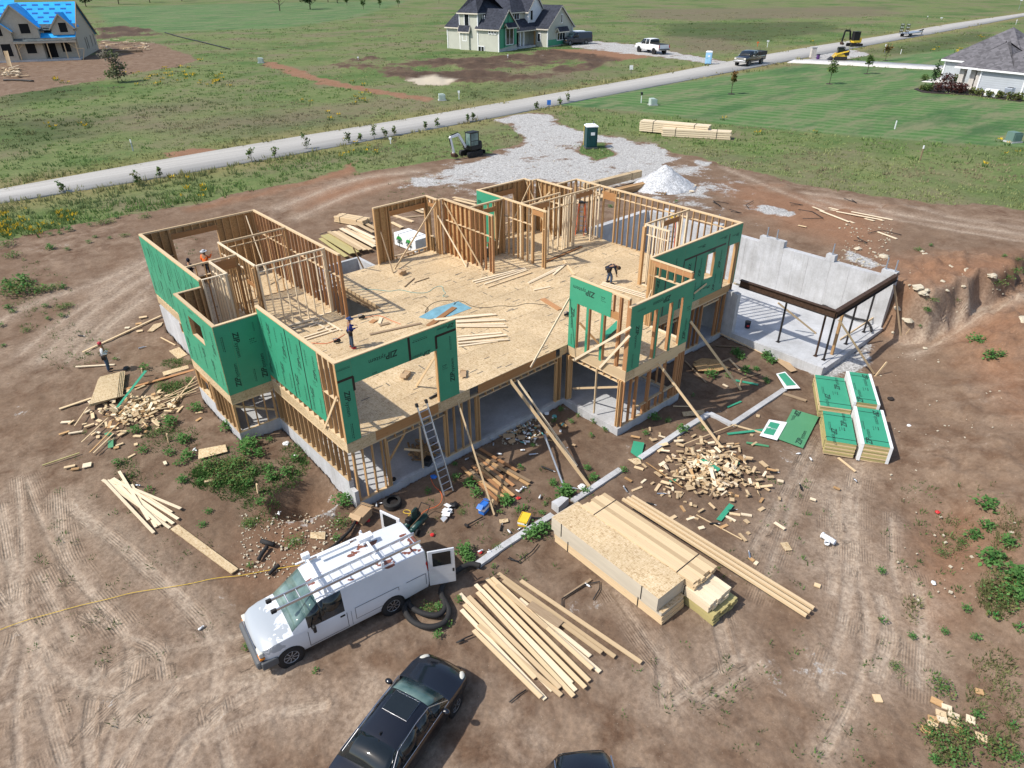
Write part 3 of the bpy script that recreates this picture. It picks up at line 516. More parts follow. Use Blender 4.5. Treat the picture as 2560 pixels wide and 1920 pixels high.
# ------------------------------------------------------------------ the house being framed
HS = empty('unfinished_house', (0, 0, 0), 0, 'timber-framed house under construction with green sheathing and an open plywood-coloured deck', 'house')
TOP = 3.35; PL = .038
def text_mesh(name, parts, mat):
    """parts: (string, size, x, y, bold, shear); one flat mesh, origin at its centre"""
    bm = bmesh.new()
    for s_, size, x, y, bold, shear in parts:
        cu = bpy.data.curves.new('txt', 'FONT'); cu.body = s_; cu.size = size; cu.offset = bold; cu.shear = shear; cu.resolution_u = 2
        o = bpy.data.objects.new('txt', cu); COL.objects.link(o); bpy.context.view_layer.update()
        me = bpy.data.meshes.new_from_object(o.evaluated_get(bpy.context.evaluated_depsgraph_get()))
        n0 = len(bm.verts); bm.from_mesh(me); bm.verts.ensure_lookup_table()
        for v in bm.verts[n0:]: v.co.x += x; v.co.y += y
        bpy.data.objects.remove(o); bpy.data.curves.remove(cu); bpy.data.meshes.remove(me)
    xs = [v.co.x for v in bm.verts]; ys = [v.co.y for v in bm.verts]; cx, cy = (min(xs)+max(xs))/2, (min(ys)+max(ys))/2
    for v in bm.verts: v.co.x -= cx; v.co.y -= cy
    me = bpy.data.meshes.new(name); bm.to_mesh(me); bm.free(); me.materials.append(MT[mat]); return me, max(xs)-min(xs), max(ys)-min(ys)
ZIPM, zw, zh = text_mesh('lettering', [('ZIP', .40, 0, 0, .012, .12), ('system', .30, .57, 0, .002, .10)], 'ink')
ZIPW, _, _ = text_mesh('lettering_white', [('ZIP', .40, 0, 0, .012, .12), ('system', .30, .60, 0, .0, .10)], 'paper')
def smallprint(rows=2, L=.6):
    b = MB().mat('ink'); r = random.Random(rows*10+int(L*10))
    for k in range(rows):
        x = -L/2; h = .03 if k == 0 else .016
        while x < L/2:
            w = r.uniform(.03, .09); b.poly([(x, -k*.06-h/2, 0), (x+w, -k*.06-h/2, 0), (x+w, -k*.06+h/2, 0), (x, -k*.06+h/2, 0)]); x += w+.018
    me = bpy.data.meshes.new('fine_print'); b.bm.to_mesh(me); b.bm.free(); me.materials.append(MT['ink']); return me
FPM = smallprint(2, .62); FP2 = smallprint(3, .12)
def lettering(panel, me, x, z, ang, th, s=1.0):
    """flat print on a panel's outer face (local +y); ang turns it in the face, 0 = upright"""
    o = link('lettering', me, panel); X = Vector((-math.cos(ang), 0, math.sin(ang))); Y = Vector((math.sin(ang), 0, math.cos(ang))); Z = Vector((0, 1, 0))
    o.rotation_euler = Matrix((X, Y, Z)).transposed().to_euler(); o.location = (x, th/2+.003, z); k_ = 1.06/zw if me is ZIPM else 1.0; o.scale = (s*k_, s*k_, s); return o
def zpanel(p0, p1, z0, z1, nrm, th=.012, texts=(), mat='zip', gap=.004, name='sheathing_panel', back='osbshaded', parent=None):
    """vertical sheet between plan points p0, p1 on the outer face nrm"""
    p0, p1 = Vector((*p0, 0)), Vector((*p1, 0)); n = Vector((*nrm, 0)); d = p1-p0; L = d.length-gap; c = (p0+p1)/2+n*(th/2+.001); c.z = (z0+z1)/2
    b = MB().mat(back).box((0, 0, 0), (L, th, z1-z0)); b.mat(mat)
    for f in b.bm.faces:
        f.normal_update()
        if f.normal.y > .5: f.material_index = b.cur
    o = b.build(name, parent or HS, c, math.atan2(n.y, n.x)-PI/2, normals=False)
    for me, x, z, a, s_ in texts: lettering(o, me, x, z, a, th, s_)
    return o
V90, U90, UPS = -PI/2, PI/2, PI
def std_print(H, seed, W=1.2):
    """the print of a whole sheet: two marks up and down, rows of fine print"""
    r = random.Random(seed); k = r.choice([0, 1]); out = []
    out.append((ZIPM, -.25*(W/1.2), H*.22, V90 if k else U90, 1.0*min(1, W/.6))); out.append((ZIPM, .28*(W/1.2), -H*.27, U90 if k else V90, 1.0*min(1, W/.6)))
    out.append((FPM, .30*(W/1.2), H*.30, V90, 1.0)); out.append((FPM, -.30*(W/1.2), -H*.30, U90, 1.0)); out.append((FP2, -.05, .05, 0, 1.3)); return out
def ipt(a, d, s): return (a[0]+d[0]*s, a[1]+d[1]*s)
def wall(a, b, z0=0.0, z1=TOP, nrm=(0, 1), th=.14, sp=.406, ops=(), mat='stud', pmat='lumber', ends=2, plates=2, skip=None, bottom=True, hmat='lvl', blocking=None):
    """stud wall: a-b is the line of its outer face, nrm points out of it"""
    L = math.hypot(b[0]-a[0], b[1]-a[1]); d = ((b[0]-a[0])/L, (b[1]-a[1])/L); rz = math.atan2(d[1], d[0]); off = (-nrm[0]*th/2, -nrm[1]*th/2)
    P = lambda s, z: (a[0]+d[0]*s+off[0], a[1]+d[1]*s+off[1], z)
    W = link('stud_wall', None, HS)
    def pl(s0, s1, z, nm='top_plate'):
        if s1-s0 > .02: box(nm, pmat, P((s0+s1)/2, z+PL/2), (s1-s0, th, PL-.001), rz, W)
    for k in range(plates): pl(.003 if k else 0, L-.003 if k else L, z1-PL*(k+1))
    cuts = sorted((o[0], o[1]) for o in ops if o[2] <= z0+.06); x = 0
    if bottom:
        for c0, c1 in cuts+[(L, L)]: pl(x, c0, z0, 'bottom_plate'); x = c1
    zt, zb = z1-PL*plates, z0+(PL if bottom else 0)
    def st(s, za, zb_, name='stud', m_=mat, w=PL): box(name, m_, P(s, (za+zb_)/2), (w, th-.006, zb_-za), rz, W)
    xs = []; s = PL/2
    while s < L-PL: xs.append(s); s += sp
    xs.append(L-PL/2)
    if ends > 1: xs += [PL*1.55, L-PL*1.55]
    for s in xs:
        if skip and any(q0 < s < q1 for q0, q1 in skip): continue
        hit = [o for o in ops if o[0]-.05 < s < o[1]+.05]
        if not hit: st(s, zb, zt)
        else:
            o = hit[0]
            if o[0]+.02 < s < o[1]-.02:
                if o[3]+o[4] < zt-.05: st(s, o[3]+o[4], zt, 'cripple_stud')
                if o[2] > z0+.15: st(s, zb, o[2]-PL, 'cripple_stud')
    for o in ops:
        for e, sg in ((o[0], -1), (o[1], 1)):
            st(e+sg*PL*.5, zb, o[3], 'trimmer_stud'); st(e+sg*PL*1.55, zb, zt, 'king_stud')
        if o[4] > .01: box('header', hmat, P((o[0]+o[1])/2, o[3]+o[4]/2), (o[1]-o[0]+.07, th-.02, o[4]), rz, W)
        if o[2] > z0+.15: box('sill', pmat, P((o[0]+o[1])/2, o[2]-PL/2), (o[1]-o[0], th, PL), rz, W)
    for zz in (blocking or ()):
        for s0, s1 in zip(sorted(xs)[:-1], sorted(xs)[1:]):
            if s1-s0 > .2 and not any(o[0] < (s0+s1)/2 < o[1] for o in ops): box('blocking', pmat, P((s0+s1)/2, zz), (s1-s0-PL, th-.02, PL), rz, W)
    return W
# --- basement: slab, foundation walls
SL = -2.97
slabs = [(.1, .1, 5.45, 18.5), (5.45, .1, 14.3, 14.3), (11.35, -3.33, 15.65, .1), (14.3, -.93, 23.1, 13.15), (-1.7, 6.27, .1, 10.4), (-.56, 10.4, .1, 18.5)]
sb = MB().mat('slab')
for i, (x0, y0, x1, y1) in enumerate(slabs): sb.box(((x0+x1)/2, (y0+y1)/2, SL-.075-i*.0015), (x1-x0, y1-y0, .15))
sb.build('basement_slab', HS)
def fwall(x0, y0, x1, y1, top, bot=-3.9, name='foundation_wall'): return boxm(name, 'conc', (x0, y0, bot), (x1, y1, top), HS)
fwall(.16, 0, 11.25, .2, -2.86); fwall(0, 0, .16, .35, -2.27); fwall(0, .35, .2, 6.17, -1.95); fwall(-1.8, 6.17, 0, 6.37, -1.92)
fwall(-1.8, 6.37, -1.6, 8.6, -1.9); fwall(-1.8, 8.6, -1.6, 10.47, -1.55); fwall(-1.6, 10.27, -.66, 10.47, -1.2); fwall(-.66, 10.47, -.46, 13.2, -1.5); fwall(-.66, 13.2, -.46, 15.6, -1.05); fwall(-.66, 15.6, -.46, 18.6, -.57)
fwall(11.25, -3.43, 11.45, .2, -2.85); fwall(11.45, -3.43, 15.75, -3.23, -2.85); fwall(15.55, -3.23, 15.75, -1.03, -2.85); fwall(15.75, -1.03, 22.9, -.83, -2.9)
fwall(-.46, 18.4, 5.45, 18.6, -.45); fwall(5.25, 14.4, 5.45, 18.4, -.45); fwall(5.45, 14.2, 14.14, 14.4, -.45); fwall(14.14, 13.05, 21.4, 13.25, -.45)
fwall(21.2, 10.73, 21.4, 13.05, -.45); fwall(21.4, 10.73, 22.98, 10.93, -.45); fwall(22.98, -1.5, 23.3, 10.93, -.43); fwall(22.98, -1.62, 23.3, -1.5, -.46)
fwall(7.5, 14.4, 7.7, 16.4, -.03, -2.5, 'porch_wall'); fwall(7.7, 16.2, 10.3, 16.4, -.03, -2.5, 'porch_wall'); fwall(10.1, 14.4, 10.3, 16.2, -.03, -2.5, 'porch_wall')
# --- rim and deck
RB = -.43
def rim(a, b, nrm, mat='osb', z0=RB, z1=-.024, th=.03):
    L = math.hypot(b[0]-a[0], b[1]-a[1]); c = ((a[0]+b[0])/2-nrm[0]*th/2, (a[1]+b[1])/2-nrm[1]*th/2, (z0+z1)/2)
    n = max(1, round(L/3.6)); d = ((b[0]-a[0])/L, (b[1]-a[1])/L)
    for k in range(n):
        s = (k+.5)*L/n-L/2; box('rim_board', mat, (c[0]+d[0]*s, c[1]+d[1]*s, c[2]), (L/n-.004, th, z1-z0), math.atan2(d[1], d[0]), HS)
rim((0, 0), (0, 6.17), (-1, 0)); rim((-1.8, 6.17), (-.003, 6.17), (0, -1)); rim((-1.8, 6.2), (-1.8, 10.47), (-1, 0)); rim((-1.77, 10.47), (-.66, 10.47), (0, 1)); rim((-.66, 10.5), (-.66, 18.6), (-1, 0))
rim((.03, 0), (1.2, 0), (0, -1)); rim((1.2, 0), (4.1, 0), (0, -1), 'lvl'); rim((4.1, 0), (5.7, 0), (0, -1)); rim((6.15, 0), (10.7, 0), (0, -1), 'lvl'); rim((10.95, 0), (11.42, 0), (0, -1))
rim((11.45, -.0), (11.45, -3.43), (-1, 0), 'lumber'); rim((11.48, -3.43), (12.1, -3.43), (0, -1)); rim((12.1, -3.43), (15.72, -3.43), (0, -1), 'lumber'); rim((15.75, -3.43), (15.75, -1.06), (1, 0), 'stud'); rim((15.78, -1.03), (20.2, -1.03), (0, -1)); rim((20.2, -1.03), (23.0, -1.03), (0, -1), 'stud')
rim((7.3, 9.15), (7.3, 13.6), (-1, 0), 'lumber'); rim((5.55, 9.15), (7.3, 9.15), (0, 1), 'lumber'); rim((23.3, -1.0), (23.3, 10.93), (1, 0), 'stud')
DECK = [(-.66, 10.47, 5.5, 18.6), (-1.8, 6.17, 5.5, 10.47), (0, 0, 11.45, 6.17), (5.5, 6.17, 14.5, 9.15), (7.3, 9.15, 14.14, 14.4), (14.14, 9.15, 14.5, 13.25), (11.45, -3.43, 15.75, 6.17), (15.75, -1.03, 23.3, 6.17), (14.5, 6.17, 23.3, 10.93), (17.0, 10.93, 21.4, 13.25)]
marks = MB().mat('deckink'); r = random.Random(5)
for k, (x0, y0, x1, y1) in enumerate(DECK):
    row = 0; y = math.floor(y0/1.22)*1.22
    while y < y1:
        x = math.floor(x0/2.44)*2.44-(1.22 if (round(y/1.22) % 2) else 0)
        while x < x1:
            a0, a1, b0, b1 = max(x, x0), min(x+2.44, x1), max(y, y0), min(y+1.22, y1)
            if a1-a0 > .03 and b1-b0 > .03:
                boxm('floor_panel', 'osb', (a0+.004, b0+.004, -.022), (a1-.004, b1-.004, r.uniform(-.0015, .0015)), HS)
                for q in range(r.choice([1, 2, 2, 3])):
                    if a1-a0 > 1 and b1-b0 > .5:
                        X, Y, l = r.uniform(a0+.3, a1-.3), r.uniform(b0+.1, b1-.1), r.uniform(.22, .5); an = r.choice([0, 0, .03, 1.57])
                        marks.box((X, Y, .0028), (l, .05, .001), rz=an)
                s_ = a0
                while s_ < a1 and r.random() < .75 and b0 > y0+.01:      # broken chalk line at the joint
                    l = r.uniform(.04, .3); marks.box((min(s_+l/2, a1), b0+r.uniform(-.02, .02), .0024), (l, .022, .001)); s_ += l+r.uniform(.02, .25)
            x += 2.44
        y += 1.22
tag(marks.build('print_marks', HS), kind='stuff')
# --- basement framing
BT = RB-.004
wall((0, .36), (0, 6.16), -1.95, BT, (-1, 0), ends=1); wall((-1.8, 6.17), (-.05, 6.17), -1.92, BT, (0, -1), ends=2, sp=.43, th=.09)
wall((-1.8, 6.3), (-1.8, 8.55), -1.9, BT, (-1, 0)); wall((-1.8, 8.62), (-1.8, 10.44), -1.55, BT, (-1, 0), ops=[(.35, 1.2, -1.4, -.75, .2)])
wall((-.66, 10.5), (-.66, 13.15), -1.5, BT, (-1, 0)); wall((-.66, 13.2), (-.66, 15.55), -1.05, BT, (-1, 0), sp=.5)
wall((.17, 0), (1.62, 0), -2.86, BT, (0, -1)); wall((1.62, 0), (4.45, 0), -2.86, BT, (0, -1), ops=[(.05, 2.75, -2.9, -.72, .03)], hmat='lumber', ends=1)
wall((4.45, 0), (6.15, 0), -2.86, BT, (0, -1), ends=2); wall((6.15, 0), (11.1, 0), -2.86, BT, (0, -1), ops=[(.06, 4.6, -2.9, -.70, .03)], hmat='lumber', ends=1)
for x in (6.05, 6.1, 10.85, 10.95, 11.05): box('post', 'stud', (x, .09, -1.65), (.04, .15, 2.38), 0, HS)
wall((11.45, -.15), (11.45, -3.28), -2.85, BT, (-1, 0), ops=[(.1, 2.98, -2.9, -.70, .03)], hmat='lumber', ends=1)
for y in (-.1, -.2, -3.2, -3.3): box('post', 'stud', (11.38, y, -1.65), (.14, .05, 2.36), 0, HS)
box('post', 'lumber', (11.42, -1.85, -1.65), (.09, .04, 2.36), 0, HS)
wall((11.45, -3.43), (15.75, -3.43), -2.85, BT, (0, -1), sp=.5, ops=[(.95, 1.72, -2.25, -.62, .1), (1.85, 2.85, -2.2, -.62, .1), (2.95, 3.75, -2.2, -.62, .1)], mat='fir', hmat='lumber'); wall((15.75, -3.3), (15.75, -1.1), -2.85, BT, (1, 0), mat='fir', sp=1.2)
for x in (15.3, 15.42, 15.6): box('post', 'fir', (x, -3.36, -1.65), (.05, .14, 2.36), 0, HS)
wall((15.8, -1.03), (22.8, -1.03), -2.9, BT, (0, -1), ops=[(1.6, 2.6, -1.9, -.75, .1), (4.9, 6.3, -2.95, -.7, .1)], mat='fir', hmat='lumber')
beam('brace', 'lumber', (11.5, -.4, -2.2), (11.5, -3.1, -.9), .04, .09, HS); beam('brace', 'lumber', (-1.75, 6.27, -.6), (-.1, 6.27, -1.5), .04, .09, HS); beam('brace', 'stud', (1.75, .3, -1.9), (2.7, .25, -.75), .04, .09, HS)
beam('brace', 'lumber', (12.4, -3.1, -1.0), (15.4, -1.6, -2.2), .04, .1, HS); box('post', 'lumber', (3.2, .1, -1.65), (.04, .09, 2.36), 0, HS); beam('brace', 'lumber', (2.5, .25, -1.6), (3.2, .2, -2.0), .04, .09, HS)
# --- main floor walls, left wing
wall((-.66, 10.47), (-.66, 18.6), nrm=(-1, 0)); wall((-.52, 18.6), (5.31, 18.6), nrm=(0, 1), ops=[(1.35, 3.7, .45, 2.72, .28)], blocking=(1.9,)); wall((5.45, 18.6), (5.45, 9.15), nrm=(1, 0), mat='fir', blocking=(2.15,))
wall((-1.8, 10.47), (-.66, 10.47), 0, 3.06, (0, 1), plates=1); wall((-1.8, 6.17), (-1.8, 10.33), 0, 3.06, (-1, 0), plates=1, ops=[(1.52, 2.88, 1.68, 2.54, .22)]); wall((-1.66, 6.17), (0, 6.17), 0, 3.06, (0, -1), plates=1)
wall((0, 0), (0, 6.32), nrm=(-1, 0), blocking=(1.7,)); 
wall((1.82, 14.6), (5.31, 14.6), nrm=(0, 1), th=.09, blocking=(3.0,)); wall((1.82, 14.7), (1.82, 10.46), nrm=(-1, 0), th=.09, pmat='whitewood', blocking=(2.8,), ops=[(3.0, 3.9, 0, 2.1, .2)]); wall((1.9, 10.37), (5.31, 10.37), nrm=(0, -1), th=.09, mat='whitewood', pmat='whitewood', blocking=(3.0,))
wall((-.52, 12.48), (1.82, 12.48), nrm=(0, 1), th=.09, ops=[(1.1, 2.2, 0, 2.75, .45)]); wall((.5, 12.4), (.5, 10.4), nrm=(-1, 0), th=.09, mat='whitewood', pmat='whitewood', blocking=(2.9,)); wall((-.55, 10.38), (.52, 10.38), 0, 3.35, (0, -1), th=.09, mat='whitewood', pmat='whitewood', plates=1)
for q in ((.62, 10.4), (1.72, 10.42)): box('corner_post', 'stud', (*q, 1.64), (.1, .1, 3.26), 0, HS)
# front wall over the big opening
wall((0, 0), (5.17, 0), nrm=(0, -1), ops=[(.62, 4.18, 0, 2.40, .30)])
# --- right wing
wall((10.43, 14.4), (14.14, 14.4), nrm=(0, 1), ops=[(1.05, 3.45, .25, 2.66, .30)], mat='stud'); wall((14.14, 14.26), (14.14, 13.25), nrm=(1, 0), ops=[(.2, .7, 1.0, 2.8, .2)]); wall((14.14, 13.25), (14.5, 13.25), nrm=(0, 1)); wall((14.56, 13.11), (14.56, 8.76), nrm=(1, 0), mat='fir', blocking=(2.1,))
wall((14.6, 10.85), (17.0, 10.85), nrm=(0, 1), ops=[(.9, 1.75, 1.0, 2.75, .25)]); wall((17.05, 13.3), (17.05, 7.3), nrm=(-1, 0), ops=[(5.0, 5.75, 0, 2.95, .28)], blocking=(2.3,), pmat='lumber')
wall((17.05, 13.25), (20.9, 13.25), nrm=(0, 1), ops=[(.5, 2.9, .8, 2.6, .32)], blocking=(1.9,)); wall((20.95, 13.25), (20.95, 12.6), nrm=(1, 0)); wall((20.95, 12.6), (21.4, 12.6), nrm=(0, 1)); wall((21.43, 12.5), (21.43, 9.45), nrm=(1, 0), blocking=(2.2,)); wall((21.5, 10.93), (23.25, 10.93), nrm=(0, 1), blocking=(2.0,))
wall((23.3, 10.93), (23.3, -1.03), nrm=(1, 0), blocking=(2.85,), ops=[(2.45, 3.35, 0, 2.6, .45)]); wall((17.15, 8.87), (23.2, 8.87), nrm=(0, 1), th=.09, mat='whitewood', ops=[(.35, 1.6, 0, 2.95, .28), (3.9, 5.3, 0, 2.95, .25)], blocking=(2.75,)); wall((17.1, 9.47), (20.3, 9.47), nrm=(0, 1), th=.09, mat='whitewood', skip=[(.1, 3.0)], bottom=False)
for k in range(6): box('stud', 'whitewood', (20.2+k*.17, 8.85+.1*(k % 2), 1.6), (.04, .09, 3.2), 0, HS)
wall((19.37, 2.32), (23.2, 2.32), nrm=(0, 1), th=.09, mat='whitewood', ops=[(1.6, 2.9, 0, 2.85, .28)]); wall((19.37, 2.3), (19.37, .73), nrm=(-1, 0), th=.09, mat='whitewood', pmat='whitewood', blocking=(2.8,)); box('corner_post', 'stud', (19.33, 2.27, 1.6), (.16, .16, 3.2), 0, HS)
wall((15.75, -1.03), (23.16, -1.03), nrm=(0, -1), ops=[(4.55, 5.3, .98, 2.32, .22), (6.35, 7.2, 0, 2.32, .3)])
# --- the bay at the right front
wall((11.45, -3.3), (11.45, 0), z1=TOP, nrm=(-1, 0), ops=[(.55, 1.25, 0, 2.2, .3), (1.45, 2.1, 0, 2.2, .3), (2.25, 2.8, 0, 2.2, .3)], pmat='lumber', mat='fir'); wall((11.45, -3.43), (15.75, -3.43), 0, 3.04, (0, -1), mat='fir', ops=[(.85, 1.75, 0, 2.5, .25), (2.0, 2.8, 0, 2.5, .25), (3.0, 3.65, 0, 2.5, .25)])
wall((15.75, -3.3), (15.75, -1.05), z0=2.56, nrm=(1, 0), sp=.42, plates=1); box('header', 'fir', (15.68, -2.2, 3.17), (.12, 2.3, .24), 0, HS); 
for y in (-1.12, -1.22, -1.32): box('post', 'stud', (15.68, y, 1.6), (.14, .08, 3.2), 0, HS)
box('post', 'fir', (15.68, -3.36, 1.5), (.13, .09, 3.0), 0, HS); boxm('plate', 'whitewood', (15.62, -3.2, 0), (15.75, -1.4, .04), HS)
for k in range(4): beam('board', 'whitewood', (13.9+k*.09, -.3+k*.05, 3.1+.0*k), (11.9+k*.13, -3.1+k*.05, 3.06), .09, .038, HS) if k < 0 else None
# --- green sheathing, sheet by sheet
for k, (y0, y1) in enumerate([(18.58, 17.2), (17.2, 15.93), (15.93, 14.62), (14.62, 13.4), (13.4, 12.3), (12.3, 11.4), (11.4, 10.48)]): zpanel((-.66, y0), (-.66, y1), .12, 3.28, (-1, 0), texts=std_print(3.1, k, y0-y1))
for k, (y0, y1, zs) in enumerate([(10.45, 9.08, None), (9.08, 7.68, 1), (7.68, 6.19, None)]):
    if zs is None: zpanel((-1.8, y0), (-1.8, y1), -.03, 3.02, (-1, 0), texts=std_print(3.0, k+20, y0-y1))
    else:
        zpanel((-1.8, y0), (-1.8, y1), -.03, 1.66, (-1, 0), texts=[(ZIPM, -.2, .1, V90, 1), (FPM, .3, .2, U90, 1)]); zpanel((-1.8, y0), (-1.8, y1), 2.54, 3.02, (-1, 0), texts=[(FPM, .2, .1, 0, .8)])
zpanel((-1.81, 6.17), (-1.2, 6.17), -.04, 3.02, (0, -1), texts=[(ZIPM, -.17, -.75, U90, 1.0), (FPM, .05, .75, V90, 1.0)]); zpanel((-1.2, 6.17), (-.014, 6.17), -.04, 3.02, (0, -1), texts=[(ZIPM, .44, .55, V90, 1.05), (ZIPM, -.40, -.72, U90, 1.05), (FPM, 0, -1.0, V90, .9), (FP2, -.15, .6, 0, 1.4), (FPM, -.35, 1.1, V90, .6)])
for k, (y0, y1) in enumerate([(6.16, 5.0), (5.0, 3.74), (3.74, 2.52), (2.52, 1.3)]): zpanel((0, y0), (0, y1), .26-.0*k, 3.30, (-1, 0), texts=std_print(3.0, k+30, y0-y1))
def tape(p0, p1, z0, z1, nrm, w=.095):
    p0, p1 = Vector((*p0, 0)), Vector((*p1, 0)); n = Vector((*nrm, 0)); c = (p0+p1)/2+n*.0165; c.z = (z0+z1)/2
    sz = (max((p1-p0).length, w), .003, max(z1-z0, w)); box('tape', 'tape', c, sz, math.atan2(n.y, n.x)-PI/2, HS)
for y, z0, z1 in ((3.74, .3, 3.28), (2.52, .3, 3.28)): tape((0, y-.03), (0, y+.03), z0, z1, (-1, 0), .06)
for y in (17.2, 15.93, 14.62, 13.4, 12.3, 11.4): tape((-.66, y-.013), (-.66, y+.013), .15, 3.25, (-1, 0), .02)
zpanel((0, 0), (.6, 0), .0, 2.62, (0, -1), texts=[(ZIPM, .02, .32, V90, 1.0), (FPM, -.02, -.85, V90, 1.0)]); zpanel((.6, 0), (3.0, 0), 2.34, 3.32, (0, -1), texts=[(ZIPM, -.1, .08, UPS, 1.15), (FP2, .35, -.4, 0, 1.2)])
zpanel((0, 0), (.6, 0), 2.62, 3.32, (0, -1), texts=[(FPM, 0, .05, UPS, .8)]); zpanel((3.0, 0), (4.2, 0), 2.34, 3.32, (0, -1), texts=[(FPM, .1, .2, UPS, 1.0), (ZIPM, .1, -.42, UPS, .8)]); zpanel((4.2, 0), (5.17, 0), .0, 2.92, (0, -1), texts=[(ZIPM, -.2, -.25, U90, 1.0), (FPM, -.15, .95, U90, .9), (FP2, .2, .1, 0, 1.3)]); zpanel((4.2, 0), (5.17, 0), 2.92, 3.32, (0, -1), texts=[(ZIPM, .0, .05, UPS, .75)])
tape((0, 0), (.62, 0), 2.56, 2.66, (0, -1)); tape((.56, 0), (.65, 0), 2.05, 2.62, (0, -1)); tape((2.95, 0), (3.05, 0), 2.34, 3.3, (0, -1)); tape((4.15, 0), (4.25, 0), 2.4, 2.95, (0, -1)); tape((4.2, 0), (5.16, 0), 2.87, 2.97, (0, -1))
zpanel((17.05, 13.28), (17.05, 12.1), 0, 3.3, (-1, 0), texts=[(ZIPM, .1, 1.0, 0, .8)]); zpanel((17.05, 12.1), (17.05, 10.9), 0, 3.3, (-1, 0), texts=std_print(3.2, 50)); zpanel((14.6, 10.85), (15.45, 10.85), 0, 3.3, (0, 1)); zpanel((16.4, 10.85), (17.0, 10.85), 0, 3.3, (0, 1))
for a, b, z0, z1 in ((10.43, 11.45, 0, 3.3),): zpanel((a, 14.4), (b, 14.4), z0, z1, (0, 1))
zpanel((13.95, 14.4), (14.14, 14.4), 0, 3.3, (0, 1)); zpanel((11.45, 14.4), (13.95, 14.4), 2.95, 3.3, (0, 1)); zpanel((14.56, 13.2), (14.56, 12.0), 0, 3.3, (1, 0)); zpanel((14.56, 12.0), (14.56, 10.87), 0, 3.3, (1, 0))
for a, b, z0, z1 in ((17.06, 17.5, 0, 3.3), (17.5, 20.0, 2.6, 3.3), (20.0, 20.94, 0, 3.3)): zpanel((a, 13.25), (b, 13.25), z0, z1, (0, 1))
zpanel((20.95, 13.25), (20.95, 12.6), 0, 3.3, (1, 0)); zpanel((21.43, 12.55), (21.43, 10.95), 0, 3.3, (1, 0)); zpanel((21.5, 10.93), (22.4, 10.93), 0, 3.3, (0, 1))
for a, b, z0, z1 in ((-.66, .8, 0, 3.3), (.83, 3.2, 3.0, 3.3), (.83, 3.2, 0, .42), (3.2, 4.4, 0, 3.3), (4.4, 5.45, 0, 3.3)): zpanel((a, 18.6), (b, 18.6), z0, z1, (0, 1))
zpanel((-1.8, 10.47), (-.67, 10.47), 0, 3.02, (0, 1))
for k, (a, b, z0, z1) in enumerate([(15.76, 17.0, 2.3, 3.3), (15.76, 17.0, -.03, 2.3), (17.0, 18.35, -.03, 3.3), (18.35, 19.35, -.03, 2.55), (19.35, 20.3, -.03, 2.55), (18.35, 21.05, 2.55, 3.3), (20.3, 21.05, -.03, .96), (20.3, 21.05, 2.33, 2.55), (21.05, 22.1, -.03, 2.55), (21.05, 22.15, 2.55, 3.3), (22.15, 23.29, 2.33, 3.3)]):
    H_ = z1-z0; zpanel((a, -1.03), (b, -1.03), z0, z1, (0, -1), texts=[(ZIPM, 0, H_*.2 if H_ > 2 else 0, V90 if (k % 2 and H_ > 2) else (U90 if H_ > 2 else UPS), .95 if H_ > 2 else .6)] + ([(FPM, -.3, -.6, U90, 1), (ZIPM, .25, -.7, U90, .9)] if H_ > 2 else []))
for x in (17.0, 18.35, 19.35): tape((x-.04, -1.03), (x+.04, -1.03), 0, 2.5, (0, -1), .08)
tape((18.35, -1.03), (21.9, -1.03), 2.5, 2.6, (0, -1)); tape((22.1, -1.03), (22.18, -1.03), 0, 3.0, (0, -1), .08); zpanel((23.22, -1.03), (23.3, -1.03), -.03, 2.33, (0, -1))
zpanel((11.45, 0), (11.45, -2.38), 2.2, 3.32, (-1, 0), texts=[(ZIPM, .35, .15, UPS, 1.2), (FP2, -.7, .2, 0, 1.4)]); zpanel((11.45, 0), (11.45, -.47), -.03, 2.2, (-1, 0), texts=[(ZIPM, .02, .35, V90, .95), (FPM, 0, -.7, V90, .8)])
for y in (-1.1, -1.95): zpanel((11.45, y+.07), (11.45, y-.07), -.03, 2.2, (-1, 0), texts=[(FPM, 0, -.4, U90, .8)])
zpanel((11.46, -3.43), (12.3, -3.43), -.03, 2.4, (0, -1), texts=[(ZIPM, -.05, .35, V90, 1.0), (FPM, .05, -.75, V90, 1.0)]); zpanel((11.46, -3.43), (15.76, -3.43), 2.4, 3.0, (0, -1), texts=[(ZIPM, .15, .02, UPS, 1.15), (FPM, 1.5, 0, UPS, .8)]); zpanel((15.05, -3.43), (15.76, -3.43), -.03, 2.4, (0, -1), texts=[(ZIPM, -.05, -.5, U90, 1.0), (FP2, -.1, .6, 0, 1.3)])
for x in (13.33, 14.37): zpanel((x-.07, -3.43), (x+.07, -3.43), -.03, 2.4, (0, -1))
